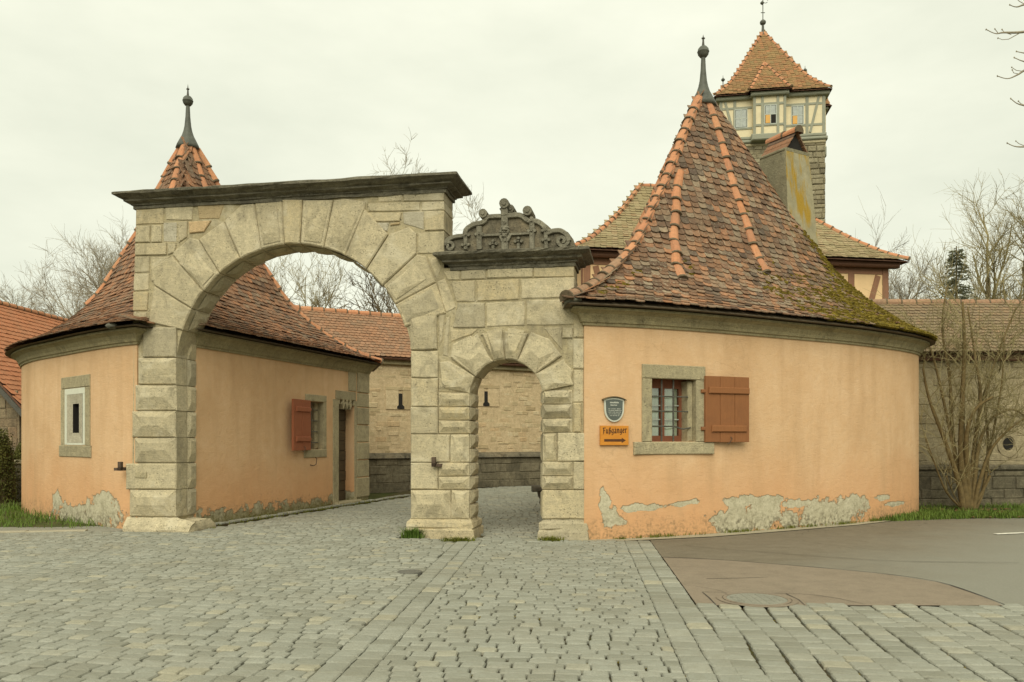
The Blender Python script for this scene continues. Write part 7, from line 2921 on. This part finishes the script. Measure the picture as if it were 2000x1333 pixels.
# fallen leaves on the soil under the shrub
g = G()
for q in range(520):
    x, y = sx_ + rg_.gauss(-.2, 1.3), rg_.uniform(16.4, 18.6)
    h_ = ray_poly(RW, 1000 + F * x / y)
    if h_ and y > h_[1][1]:
        continue
    an = rg_.uniform(0, 6.28)
    a_, b2 = Vector((math.cos(an), math.sin(an), rg_.uniform(-.4, .4))) * .04, Vector((-math.sin(an), math.cos(an), rg_.uniform(-.4, .4))) * .026
    p = Vector((x, y, .06))
    g.add([p - a_, p + b2, p + a_, p - b2], [(0, 1, 2, 3)])
tag(g.build('leaf_litter', 'fallen_leaf'), kind='stuff')


def tuft(label, px0, px1, py, depth_spread, n, mat, hmin, hmax, seed, cat='grass'):
    rr = random.Random(seed)
    sp_ = []
    for q in range(n):
        k = rr.gauss(.5, .24)
        px = px0 + (px1 - px0) * min(1, max(0, k))
        x, y = gnd(px, py)
        sp_.append((x, y + rr.uniform(-depth_spread, depth_spread), .0))
    o = grass('grass_tuft', sp_, mat, hmin, hmax, .008, seed, lean=1.1)
    return o


tuft('', 786, 828, 1053, .07, 420, 'grass_blade', .10, .22, 3)
tuft('', 862, 926, 1061, .05, 360, 'yellow_grass', .05, .12, 4)
tuft('', 1052, 1100, 1060, .05, 300, 'yellow_grass', .05, .12, 5)
tuft('', 1100, 1150, 1058, .04, 120, 'yellow_grass', .03, .07, 6)
tuft('', 1198, 1225, 1057, .05, 120, 'yellow_grass', .04, .09, 7)
tuft('', 325, 372, 1041, .07, 260, 'grass_blade', .05, .14, 8)
tuft('', 376, 420, 1036, .06, 120, 'yellow_grass', .03, .08, 9)
sp = []
for q in range(1500):
    s__ = rg_.uniform(.3, ILEN + 1.6)
    if mnoise.noise(Vector((s__ * 2.2, 3, 0))) < .05 and rg_.random() < .85:
        continue
    p = IF.p(s__, rg_.choice((rg_.uniform(.005, .06), rg_.uniform(.18, .32))), .04)
    sp.append((p.x, p.y, .03))
grass('wall_foot_grass', sp, 'yellow_grass', .03, .09, .007, 12, lean=1)
sp = []
for q in range(1300):
    s__ = rg_.uniform(.8, 8.6)
    if mnoise.noise(Vector((s__ * 1.8, 9, 0))) < .02 and rg_.random() < .85:
        continue
    (x, y), t = at_s(RW, CSR, s__)
    o_ = rg_.uniform(.01, .09)
    sp.append((x + t[1] * o_, y - t[0] * o_, .03))
grass('wall_foot_grass', sp, 'yellow_grass', .02, .08, .007, 13, lean=1)
# moss and weeds in the joints of the footpath
g = G()
for q in range(420):
    y = rg_.uniform(5.2, 12.6)
    x = rg_.uniform(pathL(y, -.45), pathR(y, .4))
    blob(g, (x, y, .006), rg_.uniform(.012, .028), rg_, flat=.5, k=5, rows=2)
for q in range(260):
    y = rg_.uniform(5.2, 7.7)
    x = rg_.uniform(pathR(y), 7)
    blob(g, (x, y, .006), rg_.uniform(.012, .026), rg_, flat=.5, k=5, rows=2)
tag(g.build('joint_moss', 'moss_green'), kind='stuff')

# the helper property is only for building
for o in EMPTIES:
    if '_l' in o:
        del o['_l']
